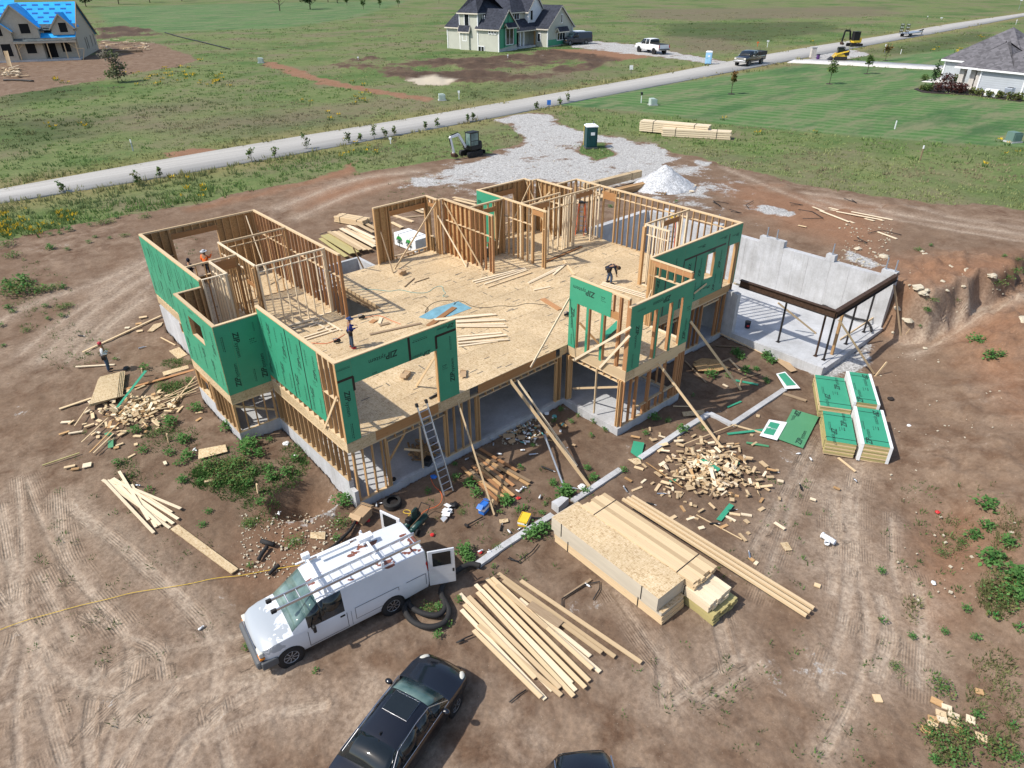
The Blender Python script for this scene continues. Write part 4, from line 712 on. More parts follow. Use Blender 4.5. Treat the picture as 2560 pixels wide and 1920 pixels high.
# --- braces nailed to the frame
def br(p0, p1, mat='lumber', w=.038, h=.09, name='brace'): beam(name, mat, p0, p1, w, h, HS)
br((4.85, 18.42, 3.15), onZ('A', 1310, 850, .03), 'whitewood'); br((14.1, 14.25, 3.25), onZ('B', 1350, 910, .03), 'whitewood'); br((14.15, 13.3, 3.25), onZ('B', 690, 930, .03), 'lumber'); br((14.45, 13.2, 3.25), onZ('B', 1500, 940, .03), 'lumber'); br((10.7, 14.2, 1.95), onZ('B', 675, 965, .03), 'oldwood')
br((20.9, 13.1, 3.25), onZ('B', 2135, 668, .03)); br((20.95, 12.6, 3.25), onZ('B', 1700, 660, .03)); br((21.4, 12.5, 3.25), onZ('C', 290, 670, .03)); br((21.5, 10.9, 3.2), (21.2, 12.3, 1.9)); br((16.95, 10.8, 3.2), (15.9, 10.0, .8))
br(onax(*px('W', 270, 390), 0, 11.4), onax(*px('C', 60, 1640), 1, -.08) if False else (9.05, -.08, -.25), 'whitewood'); br(onax(*px('O', 1710, 215), 1, .1), onZ('O', 1445, 635, .03), 'lumber'); br(onax(*px('O', 340, 785), 0, -.06), onax(*px('O', 175, 1220), 0, -.06), 'lumber')
br(onax(*px('W', 310, 960), 0, 11.38), onax(*px('W', 835, 655), 0, 11.3), 'whitewood', .04, .1); br(onax(*px('W', 550, 1030), 0, 11.38), onax(*px('W', 825, 735), 0, 11.3), 'whitewood', .04, .1); br(onax(*px('W', 1420, 345), 1, -1.1), onax(*px('W', 1535, 255), 1, -1.1), 'lumber')
br(onZ('N', 265, 75, 1.6), onZ('N', 375, 300, -.03), 'oldwood'); br((5.6, 12.4, .9), onZ('N', 490, 745, .03), 'oldwood')
br((11.5, -.6, 1.3), (12.3, -1.4, .03), 'stud'); br((12.0, -3.1, .9), (15.3, -1.5, 2.0), 'lumber', .04, .12)
# stair opening: stringers and steps below the deck
for k in range(5): boxm('stair_tread', 'lumber', (5.7, 10.4+.28*k, -.75-.19*k), (7.2, 10.66+.28*k, -.71-.19*k), HS)
# ------------------------------------------------------------------ the concrete room beside the house
GF = empty('concrete_foundation', (26.7, 0, -2.9), 0, 'pale concrete foundation room with rusty steel beams on posts beside the framed house', 'foundation')
def gb(name, mat, lo, hi): return boxm(name, mat, (lo[0]-26.7, lo[1], lo[2]+2.9), (hi[0]-26.7, hi[1], hi[2]+2.9), GF)
gb('floor_slab', 'slab', (23.3, -6.7, -3.1), (30.1, 10.2, -2.86)); gb('footing', 'conc', (23.05, -6.95, -3.8), (23.3, -1.63, -2.80)); gb('footing', 'conc', (23.3, -6.95, -3.6), (30.1, -6.7, -2.9))
y = -6.82; seg = [1.3, 1.2, 1.15, 1.35, .9, .75, 1.3, 1.25, 1.2, 1.3, 1.2, 1.25, 1.3, 1.3, .6]
for k, w in enumerate(seg): gb('wall_panel', 'conc', (30.1+.004*(k % 2), y+.004, -3.1), (30.5, min(y+w, 10.2)-.004, .01)); y += w
x = 23.3
for k, w in enumerate([1.25, 1.2, 1.3, 1.2, 1.0, .85]): gb('wall_panel', 'conc', (x+.004, 10.2-.004*(k % 2), -3.1), (x+w-.004, 10.6, .01)); x += w
for y0, y1 in ((-6.8, -6.0), (-3.33, -2.8), (-.14, 1.5), (4.3, 5.0), (8.2, 9.0)): gb('pilaster', 'conc', (30.09, y0, .0), (30.45, y1, .40))
for y_, z_ in ((-6.15, 1.05), (-6.65, 1.05), (-3.1, 1.05), (.45, 1.0), (1.1, 1.0), (4.6, 1.0), (8.6, 1.0)): beam('steel_stub', 'galv', (30.22-26.7, y_, .35+2.9), (30.22-26.7, y_, z_+2.9), .06, .06, GF)
def ibeam(name, p0, p1, h=.40, w=.22):
    p0, p1 = Vector(p0)-Vector((26.7, 0, -2.9)), Vector(p1)-Vector((26.7, 0, -2.9)); b = MB().mat('rust'); up = Vector((0, 0, 1))
    b.beam(p0, p1, .03, h-.03); b.beam(p0+up*(h/2-.012), p1+up*(h/2-.012), w, .022); b.mat('steel').beam(p0-up*(h/2-.012), p1-up*(h/2-.012), w, .022); return b.build(name, GF)
ibeam('steel_beam', (23.2, -1.5, .13), (23.2, -6.9, .13)); ibeam('steel_beam', (23.09, -6.82, .135), (30.3, -6.82, .135))
for c, a, b_, m_ in (('R', (610, 825), (535, 1160), 'steel'), ('R', (960, 945), (880, 1290), 'rust'), ('R', (1040, 975), (955, 1325), 'steel'), ('R', (1255, 850), (1160, 1180), 'steel'), ('R', (1415, 745), (1325, 1070), 'steel')):
    p = onZ(c, *b_, -2.86); q = Vector((p.x, p.y, -.08)); off = Vector((-26.7, 0, 2.9)); b = MB().mat(m_).cyl(p+off, q+off, .055, n=10); b.box(p+off+Vector((0, 0, .01)), (.2, .2, .02)); b.build('steel_post', GF)
p = onZ('R', 1030, 1275, -2.86); box('timber_post', 'stud', (p.x-26.7, p.y, 1.42), (.13, .13, 2.78), 0, GF)
# ------------------------------------------------------------------ vehicles
def carpaint(name, col, rough=.25, coat=.6, patch=None):
    t = NT(name); co = t.coord(); n = t.noise(co, 1.3, 4, .6); c = t.mix(1.0, C(*col), t.ramp(n, [(.3, (.93,)*3), (.7, (1.03,)*3)]), 'MULTIPLY')
    if patch:       # peeling clear coat: primer grey on the bonnet, rust on the roof
        sx = t.n('ShaderNodeSeparateXYZ'); t.l(co, sx.inputs[0]); w = t.noise(co, 1.5, 5, .6, .4); x = sx.outputs[0]; z = sx.outputs[2]
        hood = t.math('MULTIPLY', t.ramp(x, [(0, (0,0,0)), (1, (1,1,1))]), 1.0)
        h1 = t.math('MULTIPLY', t.math('GREATER_THAN', x, 1.75), t.math('GREATER_THAN', t.math('ADD', w, t.math('MULTIPLY', t.math('SUBTRACT', x, 2.2), .16)), .46)); h1 = t.math('MULTIPLY', h1, t.math('GREATER_THAN', z, .85))
        c = t.mix(h1, c, C(.36, .39, .42)); w2 = t.noise(t.mapping(co, (1.0, 1.6, 1)), 1.35, 3, .5, .2); r1 = t.math('MULTIPLY', t.math('GREATER_THAN', z, 1.9), t.math('GREATER_THAN', w2, .625))
        c = t.mix(r1, c, C(.20, .075, .05)); dn = t.noise(t.mapping(co, (.7, 1, 3)), 2.5, 5, .7); c = t.mix(t.math('MULTIPLY', t.ramp(z, [(.3, (.5,)*3), (.8, (0,0,0))]), dn), c, C(.30, .24, .18))
    return t.fin(c, rough, 0, .5, Coat_Weight=coat, Coat_Roughness=.08)
MT['p_van'] = carpaint('white_van_paint', (.66, .68, .71), .32, .4, True); MT['p_black'] = carpaint('black_paint', (.006, .006, .009), .22, .8); MT['p_navy'] = carpaint('navy_paint', (.012, .014, .03), .3, .5); MT['p_white'] = carpaint('white_paintwork', (.78, .79, .80), .3, .4)
t = NT('windscreen'); co = t.coord(); MT['shield'] = t.fin(t.ramp(t.noise(co, 1.2, 3, .5), [(.35, (.05, .10, .095)), (.65, (.19, .27, .25))]), .07, 0, .6)
MT['chrome'] = plain('chrome', (.6, .61, .63), .2, .95); MT['rim'] = plain('alloy_rim', (.42, .43, .45), .35, .8); MT['amber'] = plain('amber_lens', (.7, .22, .02), .25); MT['lens'] = plain('headlamp_lens', (.62, .60, .52), .15); MT['redlens'] = plain('red_lens', (.45, .02, .02), .25); MT['grey'] = plain('grey_plastic', (.09, .095, .10), .6)
def wheel(par, x, y, r, w, out, rimmat='rim', spokes=5):
    """out = +1 / -1: which side faces outwards"""
    b = MB().mat('rubber'); b.smooth = True; prof = [(r*.62, -w/2), (r*.92, -w/2), (r, -w*.36), (r, w*.36), (r*.92, w/2), (r*.62, w/2)]
    secs = [[(math.cos(k*2*PI/24)*q, s_, math.sin(k*2*PI/24)*q) for k in range(24)] for q, s_ in prof]; b.loft(secs, True, False)
    W = b.build('wheel', par, (x, y, r), smooth=35); c = MB().mat(rimmat)
    c.cyl((0, out*w*.34, 0), (0, out*w*.40, 0), r*.16, n=12)
    for k in range(spokes):
        a = k*2*PI/spokes+.3; c.beam((math.cos(a)*r*.1, out*w*.36, math.sin(a)*r*.1), (math.cos(a)*r*.58, out*w*.40, math.sin(a)*r*.58), r*.14, r*.06)
    c.tube([(math.cos(k*2*PI/20)*r*.60, out*w*.42, math.sin(k*2*PI/20)*r*.60) for k in range(20)], r*.045, 6, True); c.mat('steel').cyl((0, out*w*.10, 0), (0, out*w*.16, 0), r*.62, n=20); c.build('rim', W, smooth=30)
    return W
def carbody(par, secs, glass, mat, gmat='glass', wname='window', shield=()):
    """secs: (x, wl, wm, zb, zbelt, wt, ztop, crown) from back to front; glass: set of (k,'side'|'top')"""
    R = []
    for x, wl, wm, zb, zt, wt, zp, cr in secs:
        h = [(-wl, zb), (-wm, zb+.18), (-wm, zt-.09), (-(wm-.02), zt), (-wt, zp-.05), (-wt*.78, zp), (0, zp+cr)]; R.append([(x, *p) for p in h]+[(x, -p[0], p[1]) for p in h[-2::-1]])
    b = MB().mat(mat); g_ = {}; V = [[b.bm.verts.new(p) for p in q] for q in R]; n = len(R[0])
    for k in range(len(R)-1):
        for j in range(n):
            part = 'side' if j in (3, 8) else ('top' if 4 <= j <= 7 else None); q = (R[k][j], R[k][(j+1) % n], R[k+1][(j+1) % n], R[k+1][j])
            if part and (k, part) in glass: g_.setdefault((k, part, 0 if part == 'top' else j), []).append(q)
            else: f = b.bm.faces.new((V[k][j], V[k][(j+1) % n], V[k+1][(j+1) % n], V[k+1][j])); f.material_index = 0
    for q, rv in ((V[0], True), (V[-1], False)): b.bm.faces.new(q[::-1] if rv else q)
    bo = b.build('body', par, smooth=38)
    for (k, part, j), quads in g_.items():
        w = MB().mat('shield' if (k, part) in shield else gmat)
        for q in quads: w.poly(q)
        bmesh.ops.remove_doubles(w.bm, verts=w.bm.verts, dist=.001); o = w.build('windscreen' if part == 'top' else wname, par, smooth=40)
        md = o.modifiers.new('thick', 'SOLIDIFY'); md.thickness = .012; md.offset = 1
    return bo
def arch(par, x, y, r, s):
    b = MB().mat('black').cyl((x, y-.02*s, r*.95), (x, y+.006*s, r*.95), r*1.10, n=24); return b.build('wheel_arch', par)
def place(name, p, head, label, cat, scale=1.0, group=None):
    e = empty(name, p, head, label, cat, group); e.scale = (scale,)*3; return e
def heading(a, b): return math.atan2(b[1]-a[1], b[0]-a[0])
def make_van(par, mat, detail=True):
    S = [(-2.86, .86, .93, .42, 1.15, .80, 1.93, .02), (-2.80, .92, .99, .36, 1.15, .86, 2.0, .03), (-2.0, .95, 1.0, .34, 1.15, .88, 2.04, .04), (-.2, .95, 1.0, .34, 1.15, .88, 2.05, .04), (.05, .95, 1.0, .34, 1.16, .88, 2.05, .04), (.12, .95, 1.0, .34, 1.17, .88, 2.05, .04), (.72, .95, 1.0, .34, 1.17, .87, 2.02, .04), (.86, .95, 1.0, .34, 1.17, .84, 1.96, .04), (1.30, .95, 1.0, .34, 1.18, .89, 1.62, .03), (1.76, .95, .995, .34, 1.20, .90, 1.31, .04), (2.25, .94, .985, .36, 1.16, .89, 1.24, .05), (2.56, .91, .95, .40, 1.09, .84, 1.17, .06), (2.70, .84, .88, .42, 1.03, .76, 1.10, .06), (2.79, .74, .78, .44, .96, .66, 1.03, .05), (2.82, .64, .68, .46, .92, .56, .98, .04)]
    gl = {(5, 'side'), (6, 'side'), (7, 'side'), (7, 'top'), (8, 'top')}; gl |= {(0, 'x')}
    carbody(par, S, {(5, 'side'), (6, 'side'), (7, 'side'), (7, 'top'), (8, 'top')}, mat, shield={(7, 'top'), (8, 'top')})
    for x in (-1.46, 1.97):
        for s in (1, -1): arch(par, x, s*1.0, .39, s); wheel(par, x, s*.90, .385, .24, s, 'rim' if x < 0 else 'galv', 8)
    MB().mat('grey').box((2.85, 0, .54), (.24, 1.90, .34), bev=.10).box((2.58, .96, .52), (.50, .12, .30), bev=.04).box((2.58, -.96, .52), (.50, .12, .30), bev=.04).build('bumper', par); MB().mat('grey').box((-2.92, 0, .48), (.16, 1.8, .16), bev=.04).build('bumper', par)
    MB().mat('black').box((2.80, 0, .86), (.05, 1.25, .26)).mat('chrome').box((2.835, 0, .86), (.02, 1.5, .04)).build('grille', par)
    for s in (1, -1):
        MB().mat('lens').box((2.76, s*.74, .90), (.14, .34, .19), bev=.03).build('headlight', par); MB().mat('amber').box((2.76, s*.75, .76), (.16, .36, .08), bev=.02).build('indicator', par); MB().mat('redlens').box((-2.82, s*.90, 1.28), (.08, .08, .42), bev=.02).build('tail_light', par)
        m_ = MB().mat('black').box((1.16, s*1.14, 1.24), (.10, .16, .26), bev=.03).beam((1.2, s*.98, 1.16), (1.17, s*1.12, 1.18), .05, .05); m_.build('mirror', par)
        MB().mat('black').box((.22, s*1.004, 1.03), (.16, .02, .07), bev=.008).build('handle', par); ln = MB().mat('steel')
        for x, z0, z1 in ((.08, .45, 1.98), (1.34, .45, 1.14)): ln.box((x, s*1.0, (z0+min(z1, 1.08))/2), (.016, .008, min(z1, 1.08)-z0))
        [ln.box((xc, s*1.002, zc_), (wx, .006, hz_)) for xc, zc_, wx, hz_ in ((-.95, 1.10, 1.5, .012), (-.95, .62, 1.5, .010), (-.2, .86, .012, .48), (-1.72, 1.02, .012, .16), (-2.35, 1.1, .7, .012), (-2.72, .85, .012, .5), (-2.0, .86, .010, .0+.01))]; ln.box((-.06, s*1.0, .76), (0.01, .006, .60)); ln.box((.7, s*1.001, .46), (1.25, .006, .008)); ln.build('door_seam', par)
    return par
# --- white work van
a = g('V', 515, 1408); b_ = g('V', 1362, 985); hd = heading(b_, a); L = (a-b_).xy.length; sc_v = L/3.43; mid = (a+b_)/2; side = Vector((-math.sin(hd), math.cos(hd), 0)); ctr = Vector((a.x, a.y, 0))*.5+Vector((b_.x, b_.y, 0))*.5-side*(1.0*sc_v); ctr.z = (a.z+b_.z)/2-.02; ctr -= Vector((math.cos(hd), math.sin(hd), 0))*.255*sc_v
van = place('work_van', ctr, hd, 'white work van with peeling bonnet paint, ladder rack and open rear doors', 'van', sc_v); make_van(van, 'p_van')
rk = MB().mat('white')
for x in (.55, -1.35):
    rk.box((x, 0, 2.24), (.07, 1.72, .06))
    for s in (1, -1): rk.box((x, s*.84, 2.15), (.09, .05, .26)); rk.box((x, s*.80, 2.30), (.05, .04, .14))
for s in (1, -1): rk.box((-.4, s*.86, 2.09), (2.6, .05, .04))
rk.box((-1.35, -.45, 2.33), (.5, .22, .14)).box((-.3, -.55, 2.30), (1.1, .09, .09)).box((.55, -.78, 2.34), (.25, .16, .16)); rk.build('roof_rack', van)
for s, dd_ in ((1, (-.93, .36)), (-1, (.40, -.92))):        # rear doors swung open
    b = MB().mat('p_van').box((-.46, 0, 0), (.90, .05, 1.56), bev=.02); d_ = b.build('rear_door', van, (-2.84, s*.96, 1.20)); d_.rotation_euler = (0, 0, math.atan2(dd_[1], dd_[0])+PI)
    w_ = MB().mat('glass').box((-.47, 0, .38), (.62, .062, .60), bev=.01).build('door_window', d_); MB().mat('black').box((-.84, 0, -.2), (.06, .075, .14)).build('handle', d_)
def ladder(par, L_, W_, rung=.30, mat='alu', feet=True):
    """rails along local x from 0 to L_, rungs across y"""
    b = MB().mat(mat)
    for s in (1, -1): b.box((L_/2, s*W_/2, 0), (L_, .035, .085)); o = None
    b.build('rails', par)
    k = rung*.6
    while k < L_-.1: MB().mat(mat).cyl((k, -W_/2, 0), (k, W_/2, 0), .021, n=8).build('rung', par); k += rung
    if feet:
        for s in (1, -1): MB().mat('rubber').box((L_+.05, s*W_/2, 0), (.16, .10, .12), bev=.02).build('rubber_foot', par)
def place_ladder(p0, p1, W_, label, rung=.30, mat='alu', roll=0, name='extension_ladder', feet=True):
    p0, p1 = Vector(p0), Vector(p1); d = p1-p0; x = d.normalized(); up = Vector((0, 0, 1)); y = up.cross(x).normalized(); z = x.cross(y)
    e = empty(name, p0, 0, label, 'ladder'); e.rotation_euler = (Matrix((x, y, z)).transposed()@Matrix.Rotation(roll, 3, 'X')).to_euler(); ladder(e, d.length, W_, rung, mat, feet); return e
Mv = Matrix.Translation(ctr)@Matrix.Rotation(hd, 4, 'Z')@Matrix.Scale(sc_v, 4)
place_ladder(Mv@Vector((-2.75, .55, 2.36)), Mv@Vector((2.05, .62, 2.36)), .44, 'aluminium ladder lying on the roof rack of the white van', .34)
# --- black saloon with its bonnet towards the lumber
def make_sedan(par, mat):
    S = [(-2.36, .70, .78, .40, .86, .66, .93, .02), (-2.22, .80, .86, .30, .92, .74, 1.0, .02), (-1.70, .84, .90, .24, .94, .76, 1.03, .02), (-1.62, .84, .90, .24, .95, .74, 1.05, .03), (-.95, .85, .905, .22, .95, .60, 1.36, .03), (-.85, .85, .905, .22, .95, .60, 1.38, .03), (-.12, .85, .905, .22, .94, .61, 1.42, .03), (-.02, .85, .905, .22, .94, .61, 1.42, .03), (.42, .85, .905, .22, .93, .60, 1.38, .03), (.50, .85, .905, .22, .93, .60, 1.36, .03), (1.12, .85, .90, .22, .92, .70, 1.02, .03), (1.22, .85, .90, .22, .90, .72, .97, .04), (1.75, .83, .89, .24, .84, .72, .92, .05), (2.10, .76, .84, .28, .76, .64, .83, .05), (2.32, .60, .68, .34, .64, .50, .69, .04), (2.40, .42, .50, .38, .56, .34, .60, .02)]
    carbody(par, S, {(3, 'top'), (4, 'side'), (5, 'side'), (7, 'side'), (8, 'side'), (9, 'side'), (3, 'side'), (9, 'top')}, mat, shield={(9, 'top')})
    for x in (-1.42, 1.42):
        for s in (1, -1): arch(par, x, s*.895, .33, s); wheel(par, x, s*.80, .335, .23, s, 'rim', 7)
    for s in (1, -1):
        MB().mat('lens').sph((2.02, s*.70, .72), (.26, .12, .09), 10, 6, Matrix.Rotation(-s*.45, 3, 'Z')).build('headlight', par, smooth=60); MB().mat('redlens').box((-2.28, s*.62, .82), (.08, .3, .13), bev=.02).build('tail_light', par); MB().mat(mat).sph((.78, s*1.0, .98), (.09, .13, .08), 10, 6).build('mirror', par, smooth=60)
        tr = MB().mat('chrome').tube([(-1.5, s*.80, 1.0), (-.95, s*.655, 1.33), (-.1, s*.645, 1.395), (.45, s*.65, 1.34), (1.1, s*.84, .96)], .012, 6); tr.build('window_trim', par); tb = MB().mat('chrome').tube([(-1.5, s*.885, .955), (0, s*.89, .955), (1.1, s*.885, .93)], .010, 6).build('window_trim', par)
        MB().mat('steel').box((-.07, s*.61+s*.15, 1.16), (.07, .02, .02)).build('pillar', par); MB().mat('black').tube([(.95, s*.05+.1, 1.115), (1.08, s*.3+.1, 1.05), (1.1, s*.5, 1.03)], .012, 5).build('wiper', par)
    MB().mat('glass').box((.1, 0, 1.448), (.62, .80, .012), bev=.004).build('sunroof', par); MB().mat('chrome').tube([(.42, .41, 1.445), (-.22, .41, 1.452), (-.22, -.41, 1.452), (.42, -.41, 1.445)], .006, 5, True).build('sunroof_trim', par); MB().mat('black').prism([(-.72, -.015, 1.40), (-.86, -.015, 1.40), (-.84, -.015, 1.49)], (0, .03, 0)).build('antenna_fin', par); MB().mat('paper').poly([(.62, -.45, 1.298), (.70, -.45, 1.252), (.70, -.25, 1.262), (.62, -.25, 1.306)]).build('sticker', par)
    MB().mat('black').box((2.395, 0, .46), (.03, .7, .12)).build('grille', par); return par
fl, fr = g('S', 700, 110, .68), g('S', 985, 262, .68); zc = -3.15
cl, cr_ = Vector(onz(*px('S', 697, 122), zc+.72)), Vector(onz(*px('S', 985, 265), zc+.72)); dv_ = (cr_-cl); hd = math.atan2(dv_.x, -dv_.y); f_ = Vector((math.cos(hd), math.sin(hd), 0)); sc_c = .95
ctr = (cl+cr_)/2-f_*(2.02*sc_c); ctr.z = zc; sed = place('parked_car', ctr, hd, 'black saloon car with sunroof and chrome window trim parked below the loose boards', 'car', sc_c); make_sedan(sed, 'p_black')
tp = Vector(onz(*px('S', 1815, 800), zc+1.66)); hd2 = math.radians(233); f2 = Vector((math.cos(hd2), math.sin(hd2), 0)); c2 = tp+f2*(2.0)-Vector((0, 0, tp.z-zc)); c2.z = zc
def make_wagon(par, mat):
    S = [(-2.3, .78, .86, .35, .95, .56, 1.30, .02), (-2.22, .84, .9, .28, 1.0, .58, 1.55, .03), (-2.1, .86, .92, .25, 1.02, .62, 1.64, .04), (-1.3, .88, .94, .25, 1.02, .66, 1.70, .04), (-1.2, .88, .94, .25, 1.02, .66, 1.70, .04), (-.1, .88, .94, .25, 1.02, .66, 1.70, .04), (0, .88, .94, .25, 1.02, .66, 1.70, .04), (.6, .88, .94, .25, 1.02, .64, 1.64, .04), (.7, .88, .94, .25, 1.02, .63, 1.60, .03), (1.3, .87, .93, .25, 1.0, .76, 1.14, .03), (2.1, .8, .86, .3, .9, .7, .96, .04), (2.35, .62, .7, .36, .72, .5, .78, .02)]
    carbody(par, S, {(3, 'side'), (2, 'side'), (5, 'side'), (7, 'side'), (8, 'side'), (8, 'top'), (6, 'side'), (0, 'top')}, mat, shield={(8, 'top')})
    for x in (-1.4, 1.45):
        for s in (1, -1): arch(par, x, s*.93, .35, s); wheel(par, x, s*.83, .35, .24, s, 'rim', 7)
    for s in (1, -1): MB().mat('chrome').tube([(-2.0, s*.70, 1.66), (0, s*.74, 1.72), (.6, s*.72, 1.66)], .02, 6).build('roof_rail', par); MB().mat('redlens').box((-2.27, s*.62, .86), (.05, .2, .12), bev=.02).build('tail_light', par)
suv = place('parked_car', c2, hd2, 'second black car showing only its curved roof at the bottom edge', 'car', .98); make_wagon(suv, 'p_black')
# ------------------------------------------------------------------ lumber, sheets and offcuts lying about
def board(c, p, q, mat='lumber', w=.09, h=.038, dz=0.0, label=None, group=None, name='loose_board', za=None, zb=None):
    A_ = g(c, *p) if za is None else onZ(c, *p, za); B_ = g(c, *q) if zb is None else onZ(c, *q, zb); A_.z += h/2+dz+.015; B_.z += h/2+dz+.015
    o = beam(name, mat, A_, B_, w*(1.3 if c in 'BC' else 1), h); return tag(o, label, 'board', group)
GL = 'long pale board in the loose fan of lumber beside the black saloon'
fan = [((10,1040),(590,1659)),((95,1195),(560,1659)),((130,1150),(700,1640)),((0,930),(640,1600)),((60,960),(690,1595)),((120,925),(785,1645)),((108,865),(772,1548)),((168,880),(865,1592)),((185,830),(893,1540)),((232,842),(968,1470)),((222,830),(912,1462)),((265,795),(1070,1372)),((412,965),(900,1362)),((300,850),(978,1350)),((420,845),(1252,1412)),((150,905),(800,1600)),((255,880),(600,1180)),((30,1010),(520,1520))]
for i, (p, q) in enumerate(fan): board('G', p, q, ['lumber', 'whitewood'][i % 3 == 0], .135, .038, .045*((i*5) % 3), GL, 'boards in the loose fan')
tag(beam('plank', 'oldwood', g('G', 478, 1020)+Vector((0, 0, .18)), g('G', 695, 1165)+Vector((0, 0, .18)), .30, .02), 'short brown plywood plank lying across the loose fan of boards', 'plank')
for i, (p, q) in enumerate([((500,1040),(940,1450)),((535,1090),(1000,1410)),((590,1070),(960,1395)),((620,1030),(1060,1400)),((660,1010),(1110,1380)),((610,915),(1040,1265)),((680,930),(1110,1260)),((690,900),(1170,1190)),((640,860),(960,1090)),((710,830),(1150,1090)),((1000,1080),(1290,1250)),((1010,1060),(1310,1220))]): board('U', p, q, ['fir', 'stud', 'oldwood'][i % 3], .13, .038, .04*((i*3) % 2), 'brown board lying in the pile in front of the basement opening', 'brown boards before the basement')
for i, (p, q) in enumerate([((592,2),(980,280)),((605,12),(890,315)),((640,0),(1000,255)),((655,0),(1030,235)),((700,10),(990,190)),((770,60),(1045,175)),((758,30),(900,275)),((680,30),(925,270)),((620,5),(960,240)),((690,-40),(860,240))]): board('Y', p, q, 'whitewood', .11, .03, .03*((i*2) % 4), 'pale board in the spread bundle left of the van', 'boards left of the van')
for i, (p, q, mt, w, l_) in enumerate([((395,375),(1115,40),'lumber',.12,'single long pale board behind the worker in the red cap'),((330,510),(690,490),'whitewood',.1,'pale board lying behind the feet of the worker in the red cap'),((180,900),(475,800),'lumber',.14,'board sticking out from under the left leaning sheets'),((780,720),(1420,540),'fir',.16,'wide reddish plank lying between the leaning sheets and the house corner'),((1115,240),(1248,310),'lumber',.06,'short batten beside the left foundation wall'),((25,1420),(365,1305),'treated',.05,'thin green-grey strip on the dirt left of the offcut heap')]): board('E', p, q, mt, w, .038, 0, l_)
for i, (p, q, mt, w, l_) in enumerate([((1480,735),(1600,830),'lumber',.1,'single board beside the green sheathing stacks'),((715,570),(980,540),'zip',.14,'long green strip beside the torn white wrap'),((745,505),(980,570),'lumber',.11,'board under the long green strip'),((845,630),(1000,655),'zipfade',.12,'short pale green strip before the flat faded sheet'),((715,385),(810,345),'zip',.1,'small green strip in the shade right of the bay'),((340,378),(450,380),'lumber',.06,'thin batten in the shade by the bay'),((500,1130),(815,1300),'lumber',.03,'thin lath in front of the right offcut heap'),((1100,290),(1260,340),'oldwood',.2,'weathered plank beside the torn sign sheet'),((690,660),(795,635),'stud',.06,'short batten at the back of the right offcut heap')]): board('H', p, q, mt, w, .03, 0, l_)
for i, (p, q, mt, w, l_) in enumerate([((1335,970),(1530,1170),'oldwood',.08,'grey board beside the heap of broken sheets'),((1620,830),(1910,845),'oldwood',.1,'grey plank in front of the concrete room'),((1600,690),(2060,905),'lumber',.09,'long board leaning by the paint bucket'),((1745,955),(1840,1055),'lumber',.1,'board across the heap of broken sheets'),((1450,1070),(1760,945),'oldwood',.12,'grey plank over the heap of broken sheets'),((1870,1130),(2030,1085),'oldwood',.1,'short plank right of the broken sheets'),((1905,800),(2090,920),'oldwood',.08,'grey board pointing at the concrete room'),((2150,940),(2195,840),'zip',.12,'green strip leaning by the concrete room'),((1800,1150),(2010,1190),'zip',.16,'green strip at the foot of the long prop')]): board('W', p, q, mt, w, .03, 0, l_)
for i, (p, q) in enumerate([((265,140),(645,290)),((415,150),(915,270)),((430,170),(830,275)),((620,185),(1000,260)),((480,185),(900,262)),((330,180),(600,285))]): board('K', p, q, 'whitewood', .16, .03, .02*(i % 3), 'pale board in the scattered pile behind the concrete room', 'boards behind the concrete room')
board('K', (860,370), (1040,435), 'whitewood', .16, .03, 0, 'lone pale board among the bent black strips'); board('K', (130,310), (205,325), 'lumber', .12, .03, 0, 'short pale offcut behind the concrete room'); board('X', (0,0), (1,1), 'lumber') if False else None
for i, (p, q, mt, za, zb, w, l_, gp_) in enumerate([((1405,1050),(1890,925),'whitewood',.0,.0,.09,0,0),((1430,1065),(1900,935),'whitewood',.0,.0,.09,0,0),((1515,1075),(1905,945),'whitewood',.0,.0,.09,0,0),((1540,1105),(1950,965),'lumber',.0,.0,.09,0,0)]): board('B', p, q, mt, w, .038, .0, 'thin pale board lying on the deck by the end of the long partition', 'boards on the deck by the partition', za=0.0, zb=0.0)
for i, (p, q) in enumerate([((1050,1400),(1590,1350)),((1060,1412),(1625,1360)),((1255,1415),(1650,1395)),((1255,1430),(1705,1410)),((1255,1450),(1700,1445)),((1255,1470),(1720,1470)),((1265,1560),(1675,1525)),((1270,1600),(1720,1550)),((1270,1580),(1710,1545)),((1270,1625),(1740,1590)),((1275,1650),(1640,1600))]): board('B', p, q, 'whitewood', .09, .038, .03*(i % 2), 'pale board in the rows lying on the deck behind the front wall', 'boards on the deck behind the front wall', za=0.0, zb=0.0)
for p, q, mt, w, l_ in [((460,1540),(935,1435),'oldwood',.12,'dark board on the deck beside the worker in blue'),((1000,1460),(1240,1290),'fir',.22,'wide plank lying across the blue membrane'),((1920,1070),(2212,930),'whitewood',.09,'long pale board on the deck near the bent worker'),((1970,1130),(2125,1100),'whitewood',.08,'short pale board on the deck near the bent worker'),((2050,1210),(2212,1310),'fir',.22,'pinkish plank on the deck behind the bay'),((780,1100),(870,1020),'oldwood',.04,'dark lath on the deck under the diagonal braces'),((870,1060),(1005,1015),'oldwood',.04,'second dark lath beside the cardboard box'),((470,1430),(510,1405),'fir',.2,'short red block on the deck by the stair opening'),((545,1440),(565,1385),'whitewood',.12,'short pale block near the stair opening'),((550,1455),(640,1432),'oldwood',.16,'grey offcut near the stair opening')]: board('B', p, q, mt, w, .035, 0, l_, za=0, zb=0)
